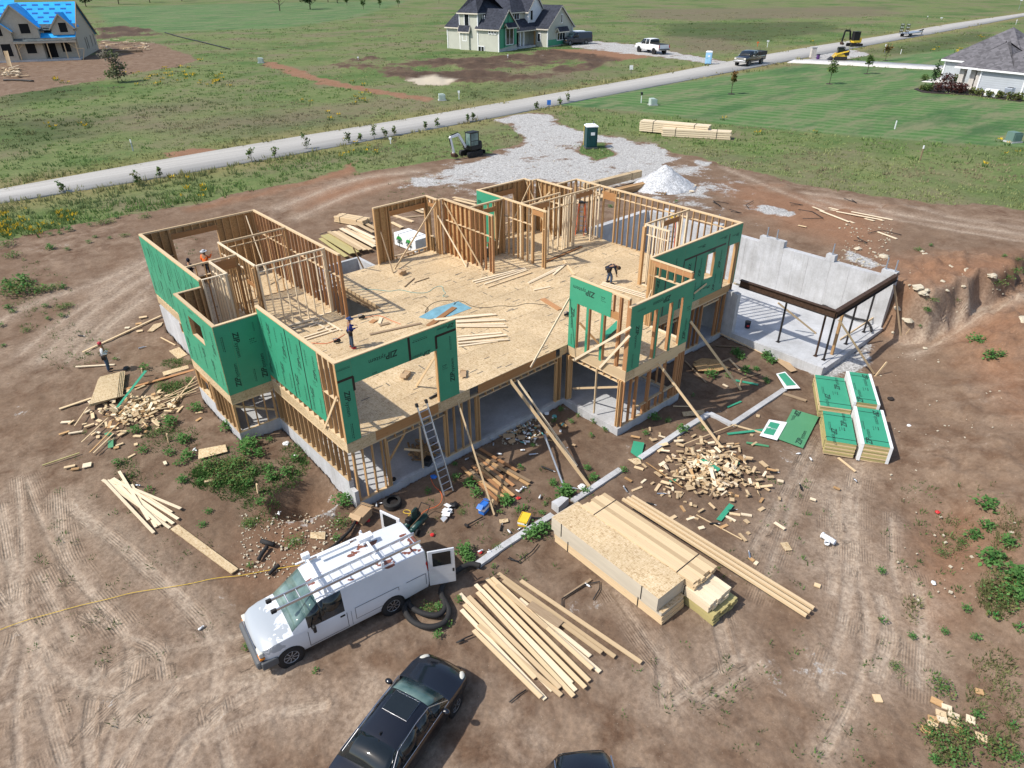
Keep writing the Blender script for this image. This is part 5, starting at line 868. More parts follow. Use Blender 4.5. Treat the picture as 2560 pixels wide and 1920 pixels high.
for p, q, mt, w, l_ in [((75,1065),(400,900),'whitewood',.09,'pale board leading away from the bent worker'),((305,990),(415,895),'whitewood',.09,'short board crossing the long pale board'),((405,855),(500,990),'lumber',.1,'board lying under the right partition end'),((230,875),(570,730),'fir',.1,'brown board along the foot of the right partition'),((225,865),(560,722),'oldwood',.05,'dark lath along the foot of the right partition')]: board('C', p, q, mt, w, .038, 0.01, l_, za=0, zb=0)
for k in range(3): board('C', (745+k*8, 1078-k*8), (1160, 1205-k*14), 'whitewood', .07, .03, .02*k, 'pinkish board lying on the deck behind the bay walls', 'boards on the bay framing', za=.02, zb=.02)
# framed window panel lying on the deck
wp = empty('wall_frame_panel', onZ('A', 1700, 1260, .02), 0, 'small framed wall section lying flat on the deck beside the worker in blue', 'wall frame')
for p, q in [((1480,1235),(1750,1165)),((1640,1360),(1950,1265)),((1500,1270),(1760,1190)),((1620,1340),(1930,1245)),((1770,1160),(1965,1275)),((1700,1190),(1890,1290)),((1740,1275),(1860,1235)),((1670,1240),(1790,1195))]:
    A_, B_ = onZ('A', *p, .04)-wp.location, onZ('A', *q, .04)-wp.location; beam('frame_board', 'whitewood', A_, B_, .09, .04, wp)
def sheet(c, pts, mat, label, th=.018, dz=.03, name='board_sheet', cat='sheet', group=None, z=None, bow=0):
    P = [(g(c, *p) if z is None else onZ(c, *p, z)) for p in pts]; o_ = sum(P, Vector())/len(P); P = [p-o_ for p in P]; b = MB().mat(mat).prism(P, (0, 0, th)); o = b.build(name, None, o_+Vector((0, 0, dz))); return tag(o, label, cat, group)
for k in range(4): sheet('E', [(545+k*8, 650-k*3), (795-k*14, 570+k*8), (770-k*14, 805+k*8), (460+k*2, 905-k*2)], 'osb', 'flakeboard sheet in the stack left of the offcut heap', .018, .16+.03*k, group='flakeboard sheets by the left heap')
sheet('E', [(1190,365),(1285,330),(1360,400),(1275,440)], 'osb', 'square flakeboard piece near the foundation corner by the worker'); sheet('E', [(1130,560),(1365,495),(1375,525),(1140,595)], 'osb', 'narrow flakeboard strip lying beside the wide reddish plank'); sheet('E', [(1470,1290),(1715,1245),(1735,1310),(1465,1380)], 'osb', 'flakeboard sheet half hidden in weeds below the green corner', .018, .12); sheet('E', [(990,185),(1050,120),(1135,100),(1120,130),(1040,185)], 'osb', 'torn flakeboard piece leaning by the left foundation')
sheet('Y', [(985,290),(1030,265),(1375,520),(1335,548)], 'osb', 'long flakeboard strip on the dirt left of the van', .05, .03); sheet('V', [(660,310),(785,310),(780,370),(655,360)], 'osb', 'small plain board on the dirt behind the van'); sheet('H', [(400,420),(550,405),(560,435),(410,450)], 'osb', 'flakeboard strip on the shaded ground right of the bay'); sheet('H', [(1078,1325),(1130,1320),(1162,1375),(1115,1380)], 'osb', 'square brown board on the open dirt by the wheel tracks'); sheet('G', [(270,418),(330,410),(336,432),(275,445)], 'osb', 'small flakeboard offcut above the yellow box')
for k, q in enumerate([[(480,75),(540,50),(640,60),(700,100),(590,120)], [(520,90),(640,85),(730,120),(640,150)], [(470,100),(560,95),(610,150),(510,150)]]): sheet('H', q, 'osbshaded', 'broken brown sheet in the heap right of the bay', .018, .06+.05*k, group='broken sheets right of the bay')
sheet('U', [(980,650),(1120,645),(1130,695),(985,700)], 'card', 'flattened cardboard piece in the rubbish by the basement curb', .02, .05, cat='cardboard'); sheet('U', [(1040,745),(1120,700),(1135,750),(1070,780)], 'card', 'crumpled cardboard flap in the rubbish by the basement curb', .02, .08, cat='cardboard'); sheet('U', [(1160,670),(1245,670),(1240,720),(1165,715)], 'card', 'brown cardboard square in the rubbish by the basement curb', .02, .05, cat='cardboard'); sheet('U', [(1650,520),(1700,515),(1745,550),(1700,570)], 'osbshaded', 'brown board piece in the corner below the deck edge')
sheet('R', [(515,1350),(545,1310),(600,1330),(705,1440),(650,1455)], 'card', 'large cardboard sheet before the concrete room', .02, .1, cat='cardboard'); sheet('R', [(820,1435),(890,1380),(910,1390),(850,1440)], 'oldwood', 'grey board piece before the concrete room')
sheet('H', [(1055,605),(1165,402),(1345,455),(1235,672)], 'zipfade', 'large faded green sheet lying flat beside the sheathing stacks', .014, .05)
fs = bpy.data.objects[-1] if False else None
wr = sheet('H', [(935,590),(1000,478),(1125,498),(1055,622)], 'paper', 'torn white and green wrapper beside the faded green sheet', .008, .09, 'wrapper', 'wrapper'); sheet('H', [(1048,165),(1110,150),(1215,265),(1110,270)], 'paper', 'crumpled white and green wrapper sheet near the concrete strip', .008, .12, 'wrapper', 'wrapper')
def onface(me, c, x, y, z, ang, s, par=None):
    o = link('lettering', me, par); o.location = onZ(c, x, y, z); o.rotation_euler = (0, 0, ang); o.scale = (s,)*3; return o
def flat_print(par, me, wl, ang, s):
    o = link('lettering', me, par); o.location = Vector(wl)-par.location; o.rotation_euler = (0, 0, ang); o.scale = (s,)*3; return o
wr2 = [o for o in bpy.data.objects if o.get('label', '').startswith('crumpled white and green')][0]
for pts_, o_ in (([(960,575),(1010,495),(1075,510),(1030,590)], wr), ([(1062,172),(1108,160),(1185,245),(1120,250)], wr2)):
    P = [g('H', *p) for p in pts_]; b = MB().mat('zip').prism([p-o_.location for p in P], (0, 0, .004)); q = b.build('printed_band', o_, (0, 0, .105 if o_ is wr else .15)); an = heading(P[0], P[3]); cc = sum(P, Vector())/4; flat_print(o_, ZIPW, cc+Vector((0, 0, .118)), an, .45)
fz = [o for o in bpy.data.objects if o.get('label', '').startswith('large faded green')][0]; e0 = heading(g('H', 1055, 605), g('H', 1165, 402)); flat_print(fz, ZIPM, g('H', 1180, 455)+Vector((0, 0, .075)), e0+PI, .85); flat_print(fz, ZIPM, g('H', 1225, 600)+Vector((0, 0, .075)), e0, .85)
sheet('H', [(45,700),(65,622),(140,635),(115,752)], 'zip', 'green offcut sheet with black print beside the concrete strip', .014, .05, 'green_offcut'); sheet('G', [(1160,0),(1240,-10),(1255,30),(1215,40)], 'osb', 'flakeboard offcut left of the green offcut sheet')
for q, l_ in (([(520,785),(550,785),(660,850),(640,868)], 'green strip on top of the right offcut heap'), ([(636,1165),(725,1055),(758,1070),(670,1178)], 'green offcut strip in front of the right heap'), ([(740,770),(780,757),(800,780),(760,795)], 'small green piece at the edge of the right heap'), ([(310,890),(370,885),(375,900),(315,907)], 'little green strip at the left of the right heap')): sheet('H', q, 'zip', l_, .014, .32 if 'top' in l_ else .06, 'green_offcut')
sheet('E', [(725,955),(985,610),(1010,612),(750,950)], 'zip', 'long green strip lying over the left offcut heap', .014, .42, 'green_offcut'); sheet('E', [(630,1200),(680,1185),(680,1255),(630,1265)], 'zipfade', 'small green square below the left offcut heap', .014, .05, 'green_offcut'); sheet('E', [(598,1140),(650,1120),(678,1145),(620,1165)], 'zipfade', 'green scrap at the lower edge of the left heap', .014, .1, 'green_offcut')
# offcut heaps: every block near the top is a thing
def heap(c, cx, cy, rx, ry, n, nst, hgt, label, group, seed, extra):
    r = random.Random(seed); rows = []
    ctr_ = g(c, cx, cy); ex = (g(c, cx+rx, cy)-ctr_).xy.length; ey = (g(c, cx, cy-ry)-ctr_).xy.length; ax_ = math.atan2(*reversed((g(c, cx+rx, cy)-ctr_).xy)); fill = MB().mat('lumber')
    for i in range(n+nst):
        q = abs(r.gauss(0, .52)); a = r.random()*2*PI; u, v = q*math.cos(a)*ex, q*math.sin(a)*ey; x, y = ctr_.x+u*math.cos(ax_)-v*math.sin(ax_), ctr_.y+u*math.sin(ax_)+v*math.cos(ax_)
        top = hgt*max(0, 1-q*q)**.7; z = hz1(x, y)+.03+top*(r.uniform(.75, 1.0) if i < n else r.uniform(.1, .7)); l = r.choice([.12, .18, .22, .28, .35, .5 if r.random() < .3 else .3]); w = r.choice([.09, .09, .14]); til = .35*min(1, top/.15)
        rot = (r.gauss(0, til), r.gauss(0, til), r.uniform(0, 6.3))
        if i < n: tag(box('wood_offcut', r.choice(['whitewood', 'whitewood', 'lumber', 'lumber', 'stud', 'osb']), (x, y, z), (l*r.choice([.8, 1, 1.4]), w*r.choice([.6, 1, 1, 1.3]), .034), rot=rot), label, 'offcut', group)
        else: fill.box((x, y, z), (l, w, .038), M=Matrix.Rotation(rot[2], 3, 'Z')@Matrix.Rotation(rot[0], 3, 'X'))
    tag(fill.build('offcut_fill'), kind='stuff')
    for k, (p, q, m_) in enumerate(extra): board(c, p, q, m_, .05, .02, hgt*.55, label.replace('short block', 'long lath').replace('block', 'lath'), group.replace('offcuts', 'laths'), name='lath')
heap('H', 590, 835, 420, 250, 195, 260, .27, 'short block of pale lumber in the offcut heap between the lumber packs and green stacks', 'offcuts in the right heap', 11, [((150,785),(400,960),'stud'),((330,755),(560,780),'lumber'),((410,660),(770,520),'lumber'),((585,1020),(720,830),'oldwood')])
heap('E', 900, 930, 400, 200, 130, 180, .27, 'short block of pale lumber in the offcut heap left of the house', 'offcuts in the left heap', 12, [((330,1080),(450,905),'lumber'),((395,1230),(760,890),'lumber'),((470,1325),(740,1050),'stud'),((505,1330),(690,1150),'lumber'),((1210,910),(1440,620),'lumber'),((1000,900),(1460,690),'lumber'),((1050,870),(1460,660),'lumber'),((1100,850),(1450,760),'lumber'),((1130,880),(1470,720),'lumber')])
for i, (c, x, y, l, w, rz) in enumerate([('H',1075,1205,.45,.12,2.2),('H',820,1285,.42,.1,1.9),('H',690,1210,.35,.12,.5),('H',735,1155,.42,.1,2.4),('H',950,1090,.28,.14,.6),('H',405,1088,.36,.1,1.8),('H',460,1155,.36,.1,.4),('H',335,1150,.36,.14,.6),('H',30,885,.36,.09,2.3),('H',135,897,.3,.09,.8),('H',90,950,.5,.1,.5),('H',950,1028,.3,.1,.9),('H',845,1130,.4,.12,2.9),('H',765,1125,.4,.12,2.9),('H',1470,945,.26,.1,2.4),('H',1305,1022,.22,.12,2.6),('H',1335,1617,.2,.16,2.6),('H',880,1437,.22,.12,2.2),('H',912,1463,.18,.12,.8),('H',925,445,.2,.16,1.2),('H',1020,818,.4,.1,2.7),('H',1080,895,.24,.14,2.8),('G',1540,340,.3,.1,1.8),('H',78,590,.4,.1,2.8),('H',700,235,.3,.1,2.2),('X',330,1232,.24,.22,1.5),('X',695,1252,.3,.2,2.5),('X',758,1287,.26,.16,2.7),('X',722,1325,.26,.18,2.7),('X',675,1360,.26,.18,2.8),('X',730,1364,.26,.18,2.8),('X',670,1395,.26,.18,2.6),('X',625,1427,.24,.2,2.6),('X',800,1335,.28,.16,2.6),('X',800,1382,.28,.16,2.5),('X',828,1427,.2,.2,2.9),('X',905,1363,.22,.24,2.6),('X',970,1472,.28,.22,2.6),('X',960,1190,.2,.18,2.8),('E',240,1020,.4,.14,0.1),('E',455,1050,.4,.12,.7),('E',225,1120,.4,.12,.7),('E',330,1115,.55,.1,.3),('E',275,1430,.4,.14,.4),('E',325,1452,.3,.14,.2),('E',435,1417,.32,.3,.4),('E',950,52,.4,.2,.4),('E',910,112,.3,.2,.4),('E',805,150,.25,.2,.2),('E',920,180,.3,.2,.5),('E',705,1255,.2,.16,.4),('E',1155,1397,.25,.12,2.2),('E',1560,1562,.35,.12,.3),('G',1900,250,.3,.1,2.9)]):
    p = g(c, x, y); tag(box('wood_offcut', ['whitewood', 'lumber', 'stud'][i % 3], (p.x, p.y, p.z+.03), (l, w, .04), rz+YAW-PI/2), {'X': 'pale lumber block in the loose scatter at the lower right', 'E': 'stray lumber offcut around the left heap', 'H': 'stray lumber offcut on the dirt right of the lumber packs', 'G': 'stray lumber offcut close to the lumber packs'}[c], 'offcut', 'stray offcuts on the dirt')
# --- strapped packs of new lumber
def lpack(name, c, quad, z0, z1, rows, lays, mat, label, gap=.006, straps=(.12, .82), topmat=None, sides=None):
    P = [onZ(c, *p, z1) for p in quad]; xd = ((P[3]-P[0])+(P[2]-P[1])).normalized(); ctr_ = sum(P, Vector())/4; Ln = ((P[3]-P[0]).length+(P[2]-P[1]).length)/2; yd = Vector((0, 0, 1)).cross(xd); Wd = abs(((P[1]-P[0])+(P[2]-P[3])).dot(yd))/2
    e = empty(name, (ctr_.x, ctr_.y, z0), math.atan2(xd.y, xd.x), label, 'lumber pack'); r = random.Random(int(ctr_.x*100)); hh = (z1-z0)/lays; bw = Wd/rows
    for k in range(lays):
        for j in range(rows):
            vis = k == lays-1 or j in (0, rows-1) or True; dl = r.uniform(-.05, .05)
            box('board', mat if not (topmat and k == lays-1) else topmat, (dl, (j+.5)*bw-Wd/2, (k+.5)*hh), (Ln, bw-gap, hh-gap*.8), 0, e)
    for s in straps:
        x = (s-.5)*Ln; b = MB().mat('black'); H_ = z1-z0
        b.box((x, 0, H_+.004), (.035, Wd+.02, .006)).box((x, Wd/2+.005, H_/2), (.035, .006, H_)).box((x, -Wd/2-.005, H_/2), (.035, .006, H_)); b.build('strap', e)
    return e
zg = -3.15
MT['lslside'] = plain('grey_sealed_edge', (.52, .46, .36), .7)
lpack('lumber_pack', 'G', [(650,495),(812,385),(1545,940),(1410,1060)], zg, zg+.52, 1, 3, 'lslside', 'lower pack of sealed flakeboard beams under the strapped flakeboard pack', .012, (.14, .80))
lpack('lumber_pack', 'G', [(645,395),(808,288),(1535,800),(1395,985)], zg+.54, zg+1.12, 1, 1, 'lslside', 'strapped pack of flakeboard beams with grey sealed side lying on top', .004, (.10, .86))
pk = [o for o in bpy.data.objects if o.get('label', '').startswith('strapped pack of flakeboard')][0]
lp_ = [o for o in bpy.data.objects if o.get('label', '').startswith('lower pack of sealed')][0]; lb = [c for c in lp_.children if c.name.startswith('board')]; lb[0].data = unit('lumber'); lb[1].data = unit('lumber'); box('top_sheet', 'osb', (0, 0, .524), (lb[0].scale[0]-.01, lb[0].scale[1]-.01, .01), 0, lp_)
bd = [c for c in pk.children if c.name.startswith('board')][0]; box('top_sheet', 'osb', (0, 0, .583), (bd.scale[0]-.01, bd.scale[1]-.01, .01), 0, pk)
lpack('lumber_pack', 'G', [(850,320),(990,222),(1770,722),(1625,865)], zg+.85, zg+1.15, 7, 4, 'lumber', 'strapped pack of pale planks on top of the greenish treated lumber', .006, (.12, .86))
lpack('lumber_pack', 'G', [(960,420),(1080,330),(1868,860),(1740,1025)], zg+.45, zg+.83, 6, 3, 'whitewood', 'middle pack of pale lumber between the planks and treated boards', .006, (.8,))
lpack('lumber_pack', 'G', [(970,470),(1110,370),(1900,930),(1770,1100)], zg, zg+.43, 7, 5, 'treated', 'bottom pack of greenish treated lumber on the dirt', .006, (.75,))
for k in range(3): tag(beam('loose_board', 'lumber', onZ('D', 1345+k*10, 1078-k*3, zg+.62+.03*(k % 2)), onZ('D', 1742+k*8, 1330-k*8, zg+.12), .11, .09), 'very long board reaching out beyond the planks of the lumber packs', 'board', 'long boards beside the lumber packs')
tag(beam('loose_board', 'oldwood', g('G', 722, 955)+Vector((0, 0, .05)), g('G', 905, 832)+Vector((0, 0, .05)), .09, .04), 'single short board between the fan of boards and lumber packs', 'board')
# --- stacks of green sheathing
def zstack(c, quad, z0, z1, label, wrapped, n=12, words=True, sd=0):
    P = [onZ(c, *p, z1) for p in quad]; xd = ((P[3]-P[0])+(P[2]-P[1])).normalized(); yd = Vector((0, 0, 1)).cross(xd); ctr_ = sum(P, Vector())/4; Ln = ((P[3]-P[0]).length+(P[2]-P[1]).length)/2; Wd = abs(((P[1]-P[0])+(P[2]-P[3])).dot(yd))/2
    e = empty('sheathing_stack', (ctr_.x, ctr_.y, z0), math.atan2(xd.y, xd.x), label, 'sheathing stack', 'stacks of green sheathing'); r = random.Random(sd); h = (z1-z0)/n
    for k in range(n): box('sheet', 'treated' if k % 3 else 'lumber', (r.uniform(-.015, .015), r.uniform(-.015, .015), (k+.5)*h), (Ln, Wd, h-.008), 0, e)
    top = box('top_sheet', 'zip', (0, 0, z1-z0+.006), (Ln-.01, Wd-.01, .014), 0, e); zt = z1-z0+.016
    for x, y, a_, s_ in ((-Ln*.27, Wd*.2, PI/2 if False else 0, .8), (Ln*.3, -Wd*.22, PI, .8)):
        o = link('lettering', ZIPM, e); o.location = (x, y, zt); o.rotation_euler = (0, 0, a_+(PI if sd % 2 else 0)); o.scale = (s_,)*3
    o = link('fine_print', FPM, e); o.location = (0, -Wd*.3, zt); o = link('fine_print', FP2, e); o.location = (.1, .2, zt); o.scale = (1.6,)*3
    for s in (-.38, .38):
        b = MB().mat('black'); b.box((s*Ln, 0, zt+.003), (.03, Wd+.03, .005)).box((s*Ln, Wd/2+.01, zt/2), (.03, .006, zt)).box((s*Ln, -Wd/2-.01, zt/2), (.03, .006, zt)); b.build('strap', e)
    if wrapped:
        for s in (1, -1):
            MB().mat('paper').box((0, s*(Wd/2-.05), zt+.004), (Ln+.02, .12, .006)).box((0, s*(Wd/2+.012), zt*.5), (Ln+.02, .008, zt)).build('edge_wrap', e); MB().mat('paper').box((Ln/2+.012, s*(Wd/2-.05), zt*.5), (.008, .12, zt)).build('corner_wrap', e)
    return e
zstack('H', [(1325,160),(1515,180),(1580,400),(1350,370)], zg, zg+.62, 'open stack of green sheathing sheets at the back left of the four', False, 10, sd=1); zstack('H', [(1540,135),(1705,155),(1770,365),(1590,345)], zg, zg+.82, 'white-wrapped stack of green sheathing at the back right of the four', True, 12, sd=2)
zstack('H', [(1375,410),(1565,430),(1610,637),(1400,618)], zg, zg+.70, 'unwrapped stack of green sheathing at the front left of the four', False, 12, sd=3); zstack('H', [(1588,378),(1792,405),(1858,668),(1645,630)], zg, zg+.86, 'white-edged stack of green sheathing at the front right of the four', True, 14, sd=4)
# --- long props between the house and the ground
def prop(p, q, mat, label, w=.045, h=.10, name='wooden_prop', cat='prop'):
    o = beam(name, mat, p, q, w, h); return tag(o, label, cat)
S_ = lambda c, x, y: g(c, x, y, .03)
prop((5.02, -.08, -.34), S_('U', 880, 1600), 'lumber', 'thin wooden prop from the deck edge to the blue box'); prop(onax(*px('U', 1070, 5), 1, -.1), S_('U', 2010, 1265), 'lumber', 'wide wooden prop from the deck edge to the concrete strip', .05, .16); prop(onax(*px('U', 1150, 0), 1, -.1), S_('U', 1862, 1020), 'whitewood', 'thin wooden prop behind the steel pole')
prop(onax(*px('H', 238, 78), 1, -3.5), S_('H', 690, 680), 'lumber', 'long wooden prop from the bay to the right offcut heap', .05, .11); prop(onax(*px('W', 1388, 603), 1, -3.52), S_('W', 1852, 1232), 'lumber', 'long wooden prop right of the bay ending at a green strip', .05, .11)
prop((23.15, -7.05, -.05), S_('R', 1420, 1455), 'lumber', 'wooden prop from the steel corner to the dirt'); prop((29.6, -7.0, -.1), S_('R', 1668, 1115), 'oldwood', 'grey prop from the far steel beam end to the dirt'); prop(onZ('R', 535, 800, -.9), onZ('R', 885, 1082, -2.83), 'lumber', 'loose board slanting down onto the concrete room floor'); prop(onZ('R', 1105, 1140, -2.82), onZ('R', 1410, 940, -2.5), 'lumber', 'board lying across the front corner of the concrete room'); prop(onax(*px('W', 1785, 250), 1, -1.2), onax(*px('W', 1960, 305), 1, -2.0), 'whitewood', 'short board sticking out from the deck corner over the concrete room')
for c, x, y, dx, dy, l_ in [('R',1432,1468,62,-112,'the steel corner prop'),('R',1682,1120,66,-82,'the grey far prop'),('H',640,635,5,-60,'the long bay prop'),('W',1838,1200,6,-55,'the prop ending at the green strip'),('U',850,1520,0,-50,'the blue box prop'),('E',1185,1200,-5,-50,'the left offcut heap'),('E',950,590,-10,-30,'the leaning flakeboard stack'),('F',620,1360,-20,-55,'the weeds above the van')]:
    p = g(c, x, y); q = Vector(onax(*px(c, x+dx, y+dy), 0, p.x)) if False else p+Vector((.12 if dx > 20 else .03, -.05, .45 if dx < 20 else .75)); q = q+Vector((_r*(dx*.0045)).tolist()) if dx > 20 else q
    tag(beam('wooden_stake', 'lumber', p-Vector((0, 0, .1)), q, .045, .09), 'short wooden stake driven in beside '+l_, 'stake')
base = g('U', 1712, 1283); topd = Vector((9.6, -.02, .02)); dr = (Vector(onax(*px('U', 1355, 330), 1, -.12))-base).normalized(); b = MB().mat('galv').cyl((0, 0, 0), dr*3.0, .045, n=10).mat('steel').cyl(dr*3.0, dr*6.1, .04, n=10).mat('galv').cyl(dr*2.85, dr*3.15, .06, n=10); b.box((0, 0, .01), (.3, .3, .03)); tag(b.build('steel_pole', None, base), 'grey adjustable steel pole leaning against the deck edge', 'pole')
place_ladder(g('Q', 1190, 655)+Vector((0, 0, .05)), Vector(onax(*px('O', 1515, 895), 1, -.12))+Vector((0, -.02, .02)), .44, 'aluminium extension ladder leaning on the front deck edge', .28)
for (c, tx, ty, bx, by), l_ in (((('C'), 1395, 560, 1375, 750), 'orange stepladder with yellow cap standing by the small right partition'), (('C', 575, 405, 560, 600), 'orange stepladder with black cap standing behind the right partition')):
    p = onZ(c, bx, by, 0); e = empty('stepladder', p, .6, l_, 'stepladder')
    for s in (1, -1):
        beam('rail', 'orange', (.55, s*.3, 0), (.05, s*.18, 2.0), .03, .07, e); beam('rail', 'orange', (-.5, s*.28, 0), (-.05, s*.18, 2.0), .03, .05, e)
    for k in range(5): x = .55-.5*(k+1)/6; box('step', 'alu', (x, 0, 2.0*(k+1)/6), (.09, .52-.04*k, .03), 0, e)
    box('cap', 'yellow' if 'yellow' in l_ else 'black', (0, 0, 2.02), (.3, .42, .09), 0, e)
# ------------------------------------------------------------------ people
def skinned(name, mat, verts, edges, radii, par, sub=1, root=0):
    me = bpy.data.meshes.new(name); me.from_pydata([tuple(v) for v in verts], edges, []); me.materials.append(MT[mat]); o = link(name, me, par); sk = o.modifiers.new('skin', 'SKIN')
    for i, r_ in enumerate(radii): q = me.skin_vertices[0].data[i]; q.radius = (r_, r_) if not isinstance(r_, tuple) else r_; q.use_root = (i == root)
    sk.use_smooth_shade = True; s = o.modifiers.new('sub', 'SUBSURF'); s.levels = sub; s.render_levels = sub; return o
for nm, col in (('skin', (.30, .17, .10)), ('shirt_blue', (.012, .03, .22)), ('shirt_white', (.70, .72, .75)), ('shirt_orange', (.80, .16, .03)), ('hat_blue', (.03, .06, .16)), ('hat_grey', (.45, .47, .50)), ('cap_red', (.42, .04, .06)), ('hair', (.012, .01, .009)), ('boots', (.035, .03, .028)), ('shoe_red', (.35, .02, .03)), ('leather', (.03, .022, .018))): MT[nm] = plain(nm, col, .85)
def person(loc, head, label, h, J, shirt, trousers, hat, boots='boots', belt=True, hood=False):
    """J: joints in metres for a 1.75 m figure, x forward, y left"""
    e = empty('person', loc, head, label, 'person'); e.scale = (h/1.75,)*3; V = {k: Vector(v) for k, v in J.items()}
    names = ['pel', 'wai', 'che', 'nek', 'jaw', 'crn', 'shL', 'elL', 'wrL', 'shR', 'elR', 'wrR', 'hiL', 'knL', 'anL', 'toL', 'hiR', 'knR', 'anR', 'toR']; ix = {n: i for i, n in enumerate(names)}
    ed = [('pel', 'wai'), ('wai', 'che'), ('che', 'nek'), ('nek', 'jaw'), ('jaw', 'crn'), ('che', 'shL'), ('shL', 'elL'), ('elL', 'wrL'), ('che', 'shR'), ('shR', 'elR'), ('elR', 'wrR'), ('pel', 'hiL'), ('hiL', 'knL'), ('knL', 'anL'), ('anL', 'toL'), ('pel', 'hiR'), ('hiR', 'knR'), ('knR', 'anR'), ('anR', 'toR')]
    rad = dict(pel=.125, wai=.115, che=.135, nek=.055, jaw=.085, crn=.085, shL=.06, elL=.042, wrL=.03, shR=.06, elR=.042, wrR=.03, hiL=.085, knL=.058, anL=.042, toL=.035, hiR=.085, knR=.058, anR=.042, toR=.035)
    skinned('body', 'skin', [V[n] for n in names], [(ix[a], ix[b]) for a, b in ed], [rad[n] for n in names], e)
    sn = ['wai', 'che', 'shL', 'elL', 'wrL', 'shR', 'elR', 'wrR', 'pel']; si = {n: i for i, n in enumerate(sn)}
    vs = [V[n] for n in sn]; vs[4] = V['elL'].lerp(V['wrL'], .9); vs[7] = V['elR'].lerp(V['wrR'], .9); skinned('shirt', shirt, vs, [(si['pel'], si['wai']), (si['wai'], si['che']), (si['che'], si['shL']), (si['shL'], si['elL']), (si['elL'], si['wrL']), (si['che'], si['shR']), (si['shR'], si['elR']), (si['elR'], si['wrR'])], [.135, .158, .078, .058, .046, .078, .058, .046, .14], e)
    tn = ['pel', 'hiL', 'knL', 'anL', 'hiR', 'knR', 'anR', 'wai']; ti = {n: i for i, n in enumerate(tn)}; tv = [V[n] for n in tn]; tv[7] = V['pel'].lerp(V['wai'], .5); skinned('trousers', trousers, tv, [(0, 7), (0, ti['hiL']), (ti['hiL'], ti['knL']), (ti['knL'], ti['anL']), (0, ti['hiR']), (ti['hiR'], ti['knR']), (ti['knR'], ti['anR'])], [.148, .102, .078, .066, .102, .078, .066, .14], e)
    for s in 'LR':
        a, t_ = V['an'+s], V['to'+s]; d = (t_-a); d.z = 0; d.normalize(); b = MB().mat(boots); b.smooth = True; b.sph(a.lerp(t_, .45)-Vector((0, 0, .015)), (.15, .052, .055), 10, 6, Matrix.Rotation(math.atan2(d.y, d.x), 3, 'Z')); b.build('boot', e)
        w, el = V['wr'+s], V['el'+s]; dr = (w-el).normalized(); y = dr.cross(Vector((0, 0, 1))); y = y.normalized() if y.length > .1 else Vector((0, 1, 0)); z = y.cross(dr); b = MB().mat('skin'); b.smooth = True; b.sph(w+dr*.05, (.055, .04, .018), 8, 6, Matrix((dr, y, z)).transposed())
        for k, (o_, L) in enumerate(((-.03, .065), (-.01, .078), (.01, .074), (.03, .058))): p = w+dr*.09+y*o_; b.tube([p, p+dr*L*.5-z*.008, p+dr*L*.85-z*.035], [.009, .0085, .007], 6)
        p = w+dr*.04+y*(.036 if s == 'L' else -.036); b.tube([p, p+dr*.03+y*(.02 if s == 'L' else -.02), p+dr*.06+y*(.016 if s == 'L' else -.016)-z*.02], [.011, .010, .008], 6); b.build('hand', e)
    up = (V['crn']-V['jaw']).normalized(); fw = V['fwd'] if 'fwd' in V else Vector((1, 0, 0)); fw = (fw-up*fw.dot(up)).normalized(); lf = up.cross(fw); M = Matrix((fw, lf, up)).transposed(); hc = V['jaw'].lerp(V['crn'], .5)
    MB().mat('skin').prism([hc+fw*.085+up*.02, hc+fw*.115-up*.035, hc+fw*.085-up*.04], lf*.02).sph(hc+lf*.09, (.02, .012, .03), 6, 5).sph(hc-lf*.09, (.02, .012, .03), 6, 5).build('face', e)
    MB().mat('hair').sph(hc+fw*.086+lf*.032+up*.012, .011, 6, 5).sph(hc+fw*.086-lf*.032+up*.012, .011, 6, 5).box(hc+fw*.088-up*.065, (.01, .045, .01), M).build('eyes_and_mouth', e)
    b = MB(); b.smooth = True; top = V['crn']
    if hood: b.mat(hood).sph(hc-fw*.015+up*.015, (.115, .11, .135), 12, 8, M).build('hood', e)
    else:
        b.mat('hair').sph(hc-fw*.02+up*.02, (.092, .092, .11), 12, 8, M).build('hair', e)
        kind, m1_ = hat; b = MB().mat(m1_); b.smooth = True; b.sph(top+up*.01, (.108, .10, .085), 12, 8, M)
        if kind == 'brim': b.cyl(top-up*.015, top-up*.005, .20, .17, 20)
        elif kind == 'cap': b.sph(top+fw*.10-up*.02, (.09, .07, .014), 10, 6, M)
        else: b.sph(hc+up*.03, (.106, .103, .07), 12, 8, M)
        b.build('hat', e)
    if belt:
        pz = V['pel'].lerp(V['wai'], .35); b = MB().mat('leather'); b.tube([pz+Vector((.165*math.cos(k*PI/8), .175*math.sin(k*PI/8), 0)) for k in range(16)], .03, 6, True); b.build('tool_belt', e)
        for s in (1, -1): MB().mat('leather').box(pz+Vector((-.02, s*.19, -.12)), (.2, .09, .22), bev=.03).build('tool_pouch', e)
    return e
STAND = dict(pel=(0,0,.95), wai=(.01,0,1.12), che=(.02,0,1.33), nek=(.03,0,1.49), jaw=(.05,0,1.58), crn=(.045,0,1.69), shL=(.02,.19,1.41), elL=(-.02,.26,1.15), wrL=(.16,.20,1.02), shR=(.02,-.19,1.41), elR=(.0,-.26,1.15), wrR=(.2,-.16,1.06), hiL=(0,.1,.9), knL=(.02,.12,.5), anL=(-.02,.13,.08), toL=(.13,.16,.04), hiR=(0,-.1,.9), knR=(.03,-.12,.5), anR=(0,-.13,.08), toR=(.15,-.17,.04))
rt = math.atan2(_r[1], _r[0])
